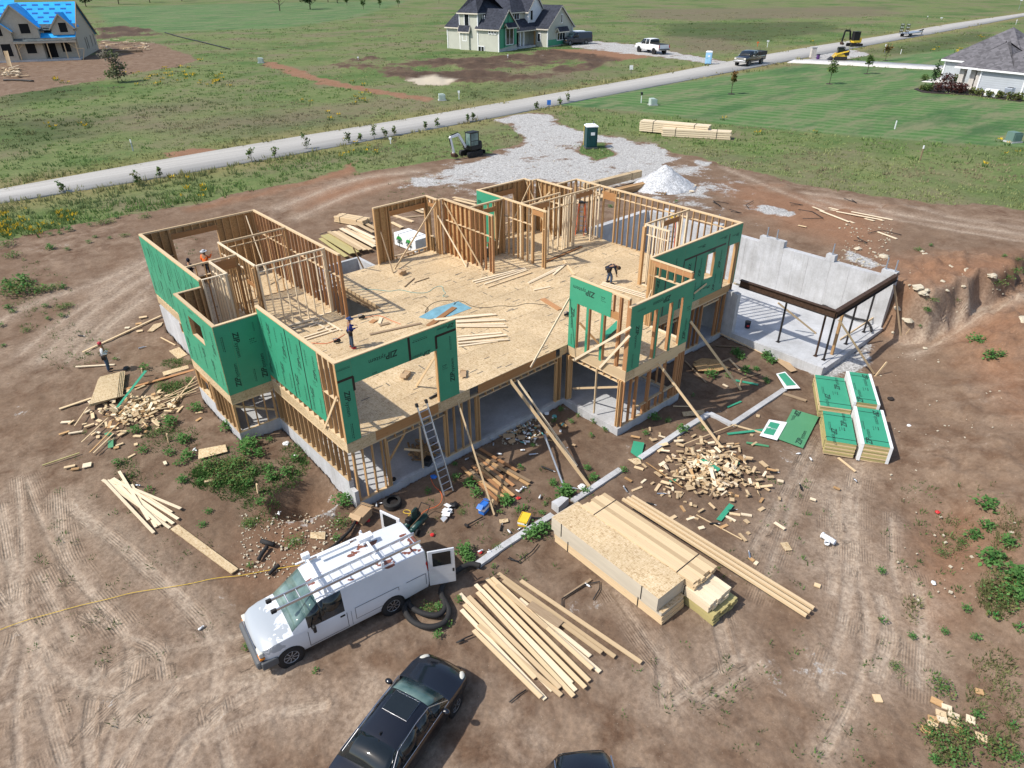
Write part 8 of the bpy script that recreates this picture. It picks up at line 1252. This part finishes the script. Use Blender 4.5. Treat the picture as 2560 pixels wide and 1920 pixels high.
for c, x0, x1, y0, y1, n, l_ in (('HB', -40, 330, 1060, 1190, 60, 'scrap board in the lumber pile before the tan house'), ('T1', 660, 970, 262, 325, 80, 'scrap board in the lumber pile beside the tan house')):
    for _ in range(n):
        p = g(c, r.uniform(x0, x1), r.uniform(y0, y1)); a = r.uniform(0, 3.14); L_ = r.uniform(1.0, 3.0); d_ = Vector((math.cos(a), math.sin(a), 0))*L_/2; z = Vector((0, 0, r.uniform(.06, .5))); tag(beam('loose_board', r.choice(['lumber', 'whitewood', 'oldwood']), p-d_+z, p+d_+z*r.uniform(.6, 1.3), r.choice([.15, .2, .4]), .06), l_, 'board', 'scrap boards beside the tan house' if c == 'T1' else 'scrap boards before the tan house')
pack2('T1', (745,340), (915,335), .9, .5, 4, 3, 'oldwood', 'grey strapped pack of boards beside the tan house')
# --- the grey house on the mown lawn
go = onz(*px('HG', 1475, 905), -.9); AG = math.radians(-100); GHS = empty('grey_house', go, AG, 'grey single-storey house with shingle roof at the right edge of the lawn', 'house')
gblock(GHS, 0, 13, 0, 13, 0, 3.2, 7.4, 'x', 'greige', 'greyroof', hip=True, trim='white', oh=.5); gblock(GHS, -9.2, 2.0, 6.8, 18, 0, 3.3, 7.4, 'x', 'stucco', 'greyroof', hip=True, trim='white', oh=.5); gblock(GHS, -3.4, 4, .0, 8, 3.1, 3.2, 6.2, 'x', 'stucco', 'greyroof', hip=True, trim='white', oh=.4, wall_=False); gblock(GHS, -3.0, 8, 9.0, 18, 3.2, 4.6, 8.4, 'x', 'stucco', 'greyroof', hip=True, trim='white', oh=.5)
MT['stone_veneer'] = plain('stone_veneer', (.50, .47, .43), .9, var=.4, nscale=4.0)
for x, y in ((-2.9, .6), (-1.5, 1.0), (-.35, .5)):
    for k in range(11): box('stone', 'stone_veneer', (x+.02*(k % 2), y, .14+.28*k), (.75-.03*(k % 3), .7, .27), 0, GHS)
corner(GHS, 0, 0, 0, 3.1); corner(GHS, 6.0, -.02, 0, 3.1); corner(GHS, -9.2, 6.8, 0, 3.3); box('patio', 'drive', (-3.0, 3.2, .04), (6, 6.5, .1), 0, GHS)
for q in ((5, 2.0, 6.5), (7.5, 1.8, 6.2), (6, 4.5, 6.9)): MB().mat('steel').box((q[0], q[1], 3.2+q[1]*.62), (.5, .4, .3)).build('roof_vent', GHS)
MB().mat('stone_veneer').box((2.2, 7.6, 5.2), (1.1, 1.1, 2.4)).build('chimney', GHS)
e = empty('white_bin', g('HG', 1680, 1000), AG, 'white covered grill standing against the grey house', 'grill'); MB().mat('white').box((0, .3, .5), (1.7, .7, 1.0), bev=.12).build('cover', e); MB().mat('black').box((0, .3, .04), (1.6, .6, .08)).build('base', e)
e = empty('heat_pump', g('HG', 1940, 990), AG, 'grey air conditioning unit beside the grey house', 'air conditioner'); MB().mat('galv').box((0, .4, .55), (.95, .95, 1.1), bev=.04).build('casing', e); MB().mat('black').cyl((0, .4, 1.1), (0, .4, 1.12), .4, n=16).build('fan_grille', e)
bedP = [g('HG', *p) for p in [(520,880),(640,930),(800,945),(1100,960),(1400,975),(2150,1075),(2212,1050),(2150,1000),(1480,905),(1300,880),(1000,780),(850,820),(640,850)]]; bz = -.86; tag(MB().mat('mulch').prism([(p.x, p.y, bz-.1) for p in bedP], (0, 0, .14)).build('mulch_bed'), kind='structure')
shrub = [leafmesh('shrub_a', 240, .7, 1.0, .25, MG, 8), leafmesh('shrub_b', 260, .9, 1.2, .25, [(.09, .035, .03), (.07, .03, .03), (.12, .05, .035)], 9), leafmesh('shrub_c', 150, .45, .6, .2, OLV, 10), leafmesh('shrub_d', 260, .4, 3.0, .25, DK+[(.05, .10, .035)], 11)]
for i, (x, y, k, s, l_) in enumerate([(795,850,3,1.2,'tall narrow evergreen at the end of the mulch bed'),(630,890,2,1.1,'low grey-green shrub at the tip of the mulch bed'),(690,905,0,.9,'small bright green shrub in the mulch bed tip'),(740,915,0,.9,'rounded green shrub by the narrow evergreen'),(890,930,1,1.1,'dark red shrub nearest the narrow evergreen'),(1010,800,1,1.3,'tall russet shrub beside the stone porch'),(1080,930,1,1.2,'dark red shrub in the middle of the mulch bed'),(1200,945,1,1.2,'dark red shrub before the porch columns'),(1150,790,0,1.2,'green flowering shrub before the porch columns'),(1250,930,1,1.0,'small dark red shrub at the porch step'),(1410,950,2,1.4,'first round tuft along the grey house wall'),(1515,975,2,1.5,'tuft in front of the white covered grill at left'),(1670,1000,2,1.5,'tuft right in front of the white covered grill'),(1820,1015,2,1.5,'tuft left of the air conditioning unit'),(1965,1035,2,1.5,'tuft in front of the air conditioning unit'),(2110,1055,2,1.8,'last tuft at the picture edge'),(980,730,0,1.5,'green bush at the left corner of the grey house'),(1045,640,0,1.5,'yellow-green bush behind the left corner of the grey house'),(1470,790,0,1.0,'dark bush under the porch of the grey house'),(680,750,0,.9,'potted yellow-flowered plant at the end of the path')]):
    e = empty('garden_shrub', g('HG', x, y), i, l_, 'shrub'); e.scale = (s,)*3; link('foliage', shrub[k], e); MB().mat('bark').cyl((0, 0, -.05), (0, 0, .4), .03, n=6).build('stem', e)
strip('garden_path', resamp(gpoly('HG', [(640,765),(950,790),(1240,815)]), 12), resamp(gpoly('HG', [(940,690),(1050,745),(1260,790)]), 12), -.85, 'drive')
# ------------------------------------------------------------------ far vehicles and machines
def at2(c, a, b, half, L0):
    """place a vehicle from two wheel contacts (front a, rear b) on the side seen"""
    A_, B_ = g(c, *a), g(c, *b); h = heading(B_, A_); side = Vector((-math.sin(h), math.cos(h), 0)); s = -1 if (side.x*_f[0]+side.y*_f[1]) > 0 else 1; sc_ = (A_-B_).xy.length/L0; p = (A_+B_)/2-side*s*half*sc_; return p, h, sc_
def make_pickup(par, mat, bed='p', load=False):
    S = [(-2.9, .85, .96, .55, 1.05, .9, 1.28, .0), (-.55, .9, .98, .5, 1.1, .9, 1.30, .0), (-.5, .9, .98, .5, 1.2, .80, 1.86, .03), (-.42, .9, .98, .5, 1.2, .80, 1.90, .03), (.35, .9, .98, .5, 1.2, .80, 1.93, .03), (.43, .9, .98, .5, 1.2, .80, 1.93, .03), (1.15, .9, .98, .5, 1.2, .79, 1.88, .03), (1.25, .9, .98, .5, 1.2, .78, 1.84, .03), (1.85, .9, .98, .5, 1.18, .86, 1.32, .03), (2.0, .9, .98, .5, 1.16, .86, 1.27, .04), (2.7, .86, .96, .52, 1.12, .82, 1.2, .03), (2.95, .82, .9, .55, 1.0, .78, 1.1, .02)]
    carbody(par, S, {(3, 'side'), (5, 'side'), (6, 'side'), (7, 'side'), (7, 'top'), (1, 'top')}, mat, shield=set())
    for x in (-1.75, 1.95):
        for s in (1, -1): arch(par, x, s*.98, .42, s); wheel(par, x, s*.86, .42, .28, s, 'rim' if mat == 'p_black' else 'black', 6)
    MB().mat('black').box((-1.75, 0, 1.31), (2.2, 1.62, .03)).build('bed_cover', par); MB().mat('chrome' if mat == 'p_black' else mat).box((3.0, 0, .68), (.2, 1.85, .26), bev=.05).build('bumper', par); MB().mat('chrome' if mat == 'p_black' else 'black').box((2.96, 0, .98), (.06, 1.1, .34), bev=.02).build('grille', par); MB().mat('grey').box((-2.98, 0, .68), (.18, 1.8, .2), bev=.04).build('bumper', par)
    for s in (1, -1): MB().mat('lens').box((2.93, s*.72, 1.0), (.1, .32, .24), bev=.03).build('headlight', par); MB().mat('redlens').box((-2.9, s*.9, 1.05), (.08, .12, .4)).build('tail_light', par); MB().mat('chrome' if mat == 'p_black' else mat).box((1.25, s*1.12, 1.3), (.12, .18, .22), bev=.03).build('mirror', par)
p, h, s = at2('T2', (1990,350), (1895,335), 1.0, 3.7); hh = h+PI; e = place('pickup_truck', p, hh, 'white pickup truck parked on the gravel drive beyond the road', 'pickup', s*1.0); make_pickup(e, 'p_white')
p, h, s = at2('T3', (445,427), (525,412), 1.0, 3.7); e = place('pickup_truck', p, h, 'black pickup truck with chrome front standing on the road', 'pickup', s); make_pickup(e, 'p_black'); MB().mat('black').box((-2.0, 0, 1.45), (1.9, 2.1, .5), bev=.03).build('utility_bed', e)
p, h, s = at2('HC', (1815,625), (2035,612), 1.0, 3.43); e = place('work_van', p, h, 'dark navy van parked beside the sage green house', 'van', s); make_van(e, 'p_navy'); pn, hn, sn_ = p, h, s
bk = Vector((-math.sin(h), math.cos(h), 0)); bk = bk if bk.dot(Vector(_f)) > 0 else -bk
e = place('work_van', pn+bk*3.2-Vector((math.cos(h), math.sin(h), 0))*.2, h, 'white van half hidden behind the dark navy van', 'van', s); make_van(e, 'p_white'); e = place('work_van', pn+bk*3.0+Vector((math.cos(h), math.sin(h), 0))*-3.0 if False else pn+bk*6.2+Vector((math.cos(h), math.sin(h), 0))*2.0, h, 'white van nearest the sage house wall behind the navy van', 'van', s*.95); make_van(e, 'p_white')
def tracks(par, L_, W_, h, gauge, mat='rubber'):
    for s in (1, -1):
        b = MB().mat(mat); pts = [(L_/2*math.cos(a)*.18+(L_*.41 if math.cos(a) > 0 else -L_*.41), 0, h/2+h/2*math.sin(a)) for a in [k*PI/8 for k in range(16)]]; b.prism([(x, s*gauge/2-W_/2, z) for x, _, z in pts], (0, W_, 0)); t_ = b.build('track', par)
        for k in range(3): MB().mat('steel').cyl((-L_*.3+k*L_*.3, s*gauge/2-W_/2-.02, h*.45), (-L_*.3+k*L_*.3, s*gauge/2+W_/2+.02, h*.45), h*.26, n=12).build('roller', t_)
def excavator(p, h, label, sc_, bodym, armm, cabm, fold, name='mini_excavator'):
    e = empty(name, p, h, label, 'excavator'); e.scale = (sc_,)*3; tracks(e, 2.0, .32, .55, 1.3); MB().mat('black').box((-1.3, 0, .3), (.1, 1.6, .38), bev=.03).beam((-1.25, .4, .35), (-.6, .4, .4), .1, .1).beam((-1.25, -.4, .35), (-.6, -.4, .4), .1, .1).build('dozer_blade', e)
    MB().mat(bodym).box((-.25, 0, .86), (1.5, 1.45, .5), bev=.12).box((-.75, 0, 1.2), (.55, 1.4, .55), bev=.14).build('engine_housing', e); MB().mat(armm).box((-.55, .5, 1.5), (.12, .08, .5), bev=.03).build('side_panel', e)
    c = MB().mat('black'); y0, y1 = -.05, .72
    for x in (-.45, .62):
        for y in (y0, y1): c.box((x, y, 1.72), (.08, .08, 1.3))
    c.box((.08, (y0+y1)/2, 2.42), (1.2, .92, .1), bev=.04).box((.08, (y0+y1)/2, 1.1), (1.1, .8, .1)).box((.08, y1, 1.6), (1.1, .05, .06)); cb = c.build('cab', e); MB().mat(cabm).box((.08, y0, 1.75), (1.0, .02, 1.2)).box((.08, y1, 1.75), (1.0, .02, 1.2)).box((.63, (y0+y1)/2, 1.75), (.02, .7, 1.2)).box((-.46, (y0+y1)/2, 1.8), (.02, .7, 1.0)).build('cab_window', cb); MB().mat('black').box((-.1, .33, 1.35), (.4, .4, .5), bev=.08).build('seat', cb)
    P = fold; b = MB().mat(armm)
    b.beam(P[0], P[1], .2, .26).beam(P[1], P[2], .2, .24); b.build('boom', e); MB().mat('white' if armm == 'white' else armm).beam(P[2], P[3], .17, .22).build('arm', e); MB().mat('black').cyl(Vector(P[0])+Vector((.1, .0, -.1)), Vector(P[1])+Vector((0, 0, -.15)), .05, n=8).cyl(Vector(P[1])+Vector((0, 0, .2)), Vector(P[2])+Vector((0, 0, .15)), .05, n=8).cyl(Vector(P[2])+Vector((.12, 0, -.1)), Vector(P[3])+Vector((.14, 0, .2)), .05, n=8).build('hydraulic_ram', e)
    q = Vector(P[3]); MB().mat('rust').prism([q+Vector(v) for v in ((.05, -.3, .08), (.2, -.3, -.05), (.1, -.3, -.38), (-.15, -.3, -.42), (-.42, -.3, -.30), (-.2, -.3, -.05))], (0, .6, 0)).build('bucket', e); return e
CR['M'] = (1080, 310, .14173); tA, tB = g('M', 640, 612), g('M', 860, 562); h = heading(tB, tA); 
excavator((tA+tB)/2+bk*.8, h, 'small white and black excavator standing on the gravel', 1.0*((tA-tB).xy.length/1.75), 'black', 'white', 'shield', [(.75, 0, 1.0), (1.65, .0, 2.35), (2.75, .0, 2.25), (2.35, 0, .62)])
CR['Z'] = (2040, 50, .22064); p = g('Z', 420, 300); excavator(p, rt+PI+.15, 'black and yellow excavator with raised arm beside the road', 1.25, 'yellow', 'black', 'black', [(.7, -.3, 1.1), (1.0, -.3, 2.5), (2.0, -.3, 2.55), (2.2, -.3, .7)], 'large_excavator')
p = g('Z', 270, 455); e = empty('skid_loader', p, rt+PI-.2, 'yellow and black compact loader on the gravel by the driveway', 'loader'); e.scale = (1.15,)*3; tracks(e, 1.9, .34, .6, 1.3); MB().mat('yellow').box((-.1, 0, .75), (1.7, 1.1, .4), bev=.06).build('chassis', e); MB().mat('black').box((-.8, 0, 1.15), (.7, 1.3, .8), bev=.1).build('engine_cover', e); c = MB().mat('black').box((.15, 0, 1.95), (1.1, .95, .1), bev=.03)
for x in (-.35, .65):
    for y in (.44, -.44): c.box((x, y, 1.45), (.08, .08, 1.0))
c.build('cab', e); MB().mat('glass').box((.66, 0, 1.4), (.03, .8, .9)).box((.15, .46, 1.5), (.9, .03, .7)).box((.15, -.46, 1.5), (.9, .03, .7)).build('cab_window', e)
for s in (1, -1): MB().mat('yellow').beam((-1.0, s*.62, 1.45), (.9, s*.62, .95), .14, .2).beam((.9, s*.62, .95), (1.35, s*.62, .35), .14, .16).build('lift_arm', e)
MB().mat('steel').prism([(1.3, -.85, .05), (2.0, -.85, .05), (1.9, -.85, .12), (1.45, -.85, .5), (1.3, -.85, .5)], (0, 1.7, 0)).build('bucket', e)
p, q = g('Z', 985, 195), g('Z', 1190, 165); h = heading(p, q); e = empty('flatbed_trailer', p, h, 'flatbed trailer with two raised black ramps on the road', 'trailer'); L_ = (q-p).length; L_ = min(L_, 11)
box('deck', 'galv', (L_*.42, 0, .85), (L_*.8, 2.3, .16), 0, e); box('frame', 'black', (L_*.42, 0, .7), (L_*.82, 1.2, .14), 0, e); beam('tongue', 'black', (L_*.82, 0, .85), (L_*1.1, 0, 1.2), .25, .2, e); box('jack', 'black', (L_*1.05, 0, .6), (.15, .15, 1.2), 0, e)
for x in (1.2, 2.3):
    for s in (1, -1): wheel(e, x, s*1.0, .38, .25, s, 'rim', 5)
for s in (1, -1):
    rmp = MB().mat('black').box((-.15, s*.72, 1.9), (.1, .08, 2.3)).box((-.15, s*.72-.8*0, 1.9), (.1, .08, 2.3))
    for y in (-.38, .38): rmp.box((-.15, s*.72+y, 1.9), (.1, .08, 2.4))
    ro = rmp.build('ramp', e)
    for k in range(7): MB().mat('black' if k % 2 else 'galv').box((-.15, s*.72, .9+.34*k), (.08, .72, .14)).build('ramp_slat', ro)
def porta(c, x, y, rz, label, body, roof):
    e = empty('portable_toilet', g(c, x, y), rz, label, 'portable toilet'); b = .6
    box('base', 'grey', (0, 0, .08), (1.2, 1.2, .14), 0, e); MB().mat(body).box((0, 0, 1.1), (1.12, 1.12, 1.95), bev=.04).build('cabin', e); d = MB().mat(body).box((.57, 0, 1.1), (.05, .75, 1.75), bev=.02).build('door', e); MB().mat('white').box((.605, .05, 1.45), (.02, .4, .28)).build('door_sign', e); MB().mat('black').box((.61, -.28, 1.1), (.05, .05, .12)).build('door_handle', e)
    MB().mat(roof).loft([[(x_*.6, y_*.6, 2.07) for x_, y_ in ((1, 1), (-1, 1), (-1, -1), (1, -1))], [(x_*.6, y_*.6, 2.16) for x_, y_ in ((1, 1), (-1, 1), (-1, -1), (1, -1))], [(x_*.42, y_*.42, 2.28) for x_, y_ in ((1, 1), (-1, 1), (-1, -1), (1, -1))]]).build('roof', e)
    for s in (1, -1): box('corner_post', 'yellow' if body != 'p_sky' else 'white', (-.56, s*.56, 1.1), (.07, .07, 1.95), 0, e)
    MB().mat('grey').cyl((-.3, .3, 2.2), (-.3, .3, 2.5), .05, n=8).build('vent_pipe', e)
MT['p_sky'] = plain('sky_blue_plastic', (.30, .55, .78), .45); MT['p_teal'] = plain('dark_green_plastic', (.005, .05, .055), .45)
porta('D', 1275, 319, rt-PI/2+.15, 'dark green portable toilet with white roof in the grass island', 'p_teal', 'white'); porta('D', 1529, 139, rt-PI/2-.3, 'light blue portable toilet beside the road', 'p_sky', 'white')
# stacked lumber on the verge
pack2('D', (1384,283), (1530,296), 1.2, 1.1, 3, 6, 'whitewood', 'upper long stack of pale trusses on the grass beyond the gravel', .1, gap=.045); pack2('D', (1430,292), (1577,300), 1.2, .8, 3, 4, 'whitewood', 'lower long stack of pale trusses nearest the site', .0, gap=.045)
# small street furniture
MT['pale_green'] = plain('pale_green_metal', (.42, .50, .45), .6); MT['box_green'] = plain('cabinet_green', (.12, .20, .17), .6)
def cabinet(c, x, y, s, label, m_='pale_green'):
    e = empty('utility_cabinet', g(c, x, y), rt+.2, label, 'utility box'); e.scale = (s,)*3; box('pad', 'conc', (0, 0, .04), (1.1, 1.0, .14), 0, e); MB().mat(m_).prism([(-.45, -.4, .1), (.45, -.4, .1), (.45, -.4, .75), (.2, -.4, .85), (-.45, -.4, .85)], (0, .8, 0)).build('housing', e); MB().mat(m_).box((0, -.42, .45), (.7, .04, .55), bev=.01).build('door', e)
cabinet('D', 564, 136, 1.1, 'pale green utility box near the red dirt track'); cabinet('D', 955, 217, 1.0, 'pale green utility box on the far verge of the road'); cabinet('D', 1410, 227, 1.0, 'pale green utility box at the edge of the mown lawn'); cabinet('D', 2187, 307, 1.2, 'dark green utility cabinet at the right edge of the lawn', 'box_green')
def post(c, x, y, h, m_, label, head=None, cat='post', name='marker_post', hm='white', hs=(.3, .12, .3)):
    e = empty(name, g(c, x, y), rt, label, cat); box('post', m_, (0, 0, h/2), (.09, .09, h), 0, e)
    if head: box(head, hm, (0, 0, h+hs[2]/2-.06), hs, 0, e)
post('T2', 1910, 662, 1.1, 'white', 'white mailbox post with black box by the lawn edge', 'mailbox', 'mailbox', 'mailbox', 'black', (.25, .5, .3)); post('T2', 1317, 698, .5, 'grey', 'small blue sign on the near verge of the road', 'sign_board', 'sign', 'yard_sign', 'blue', (.5, .04, .6)); post('T2', 1845, 470, .6, 'grey', 'small white and red sign on the far verge', 'sign_board', 'sign', 'yard_sign', 'white', (.6, .04, .7)); post('T3', 560, 305, 1.2, 'white', 'white marker post with bent top on the far verge', 'cap', hs=(.5, .1, .3)); post('T3', 498, 298, .7, 'orange', 'orange marker on the far verge', 'cap', hm='orange', hs=(.4, .2, .3)); post('T3', 1313, 340, 1.4, 'white', 'white post beside the russet sapling', 'cap'); post('T3', 1418, 348, .9, 'white', 'short white post at the end of the long grass'); post('T3', 2158, 160, 1.2, 'white', 'white post on the right skyline verge', 'cap'); post('T3', 2177, 62, 3.2, 'galv', 'street sign on a pole at the end of the road', 'sign_board', 'sign', 'street_sign', 'white', (1.0, .06, .9)); post('T3', 1587, 130, 1.0, 'black', 'dark post on the far verge near the trailer', 'cap'); post('T3', 1680, 125, .4, 'white', 'low white marker on the far verge', 'cap', hs=(.7, .2, .3)); post('T1', 857, 972, .9, 'galv', 'grey stake in the field before the road', 'cap', hs=(.1, .1, .3)); post('T2', 740, 640, .9, 'white', 'white bent stake on the far verge', 'cap', hs=(.3, .1, .3)); post('T2', 300, 925, .5, 'white', 'white tag stake in the near verge', 'cap', hs=(.3, .05, .2)); post('T3', 1543, 1030, 1.1, 'oldwood', 'wooden survey stake in the grass at the right', 'cap', hs=(.1, .1, .3)); post('T3', 1380, 830, .9, 'white', 'thin white stake at the lawn edge'); post('T2', 1053, 378, .6, 'white', 'white pipe stub on the dark soil', 'cap', hs=(.25, .25, .2)); post('T2', 92, 388, .5, 'white', 'white-green pipe stub left of the dark soil', 'cap', hs=(.3, .3, .2))
e = empty('stone_pillar', g('T3', 850, 370), rt, 'grey stone pillar at the driveway entrance', 'pillar')
for k in range(6): box('stone', 'stone_veneer', (0, 0, .15+.3*k), (.95-.04*(k % 2), .95, .29), 0, e)
box('cap', 'conc', (0, 0, 1.87), (1.1, 1.1, .14), 0, e); e = empty('wheelie_bin', g('T3', 885, 382), rt, 'purple bin beside the stone pillar', 'bin'); MT['purple'] = plain('purple_plastic', (.10, .04, .16), .5); MB().mat('purple').box((0, 0, .45), (.5, .5, .8), bev=.05).build('bin_body', e); MB().mat('black').box((0, 0, .9), (.56, .56, .08)).build('lid', e)
sf = hose('silt_fence', 'T1', [(1060,212),(1150,240),(1280,270),(1400,300),(1480,320)], .12, 'black', 'low black silt fence across the far field', 'silt fence', sm=1); hose('silt_fence', 'HB', [(60,1250),(250,1245),(520,1262)], .14, 'black', 'low black silt fence before the tan house', 'silt fence', sm=1)
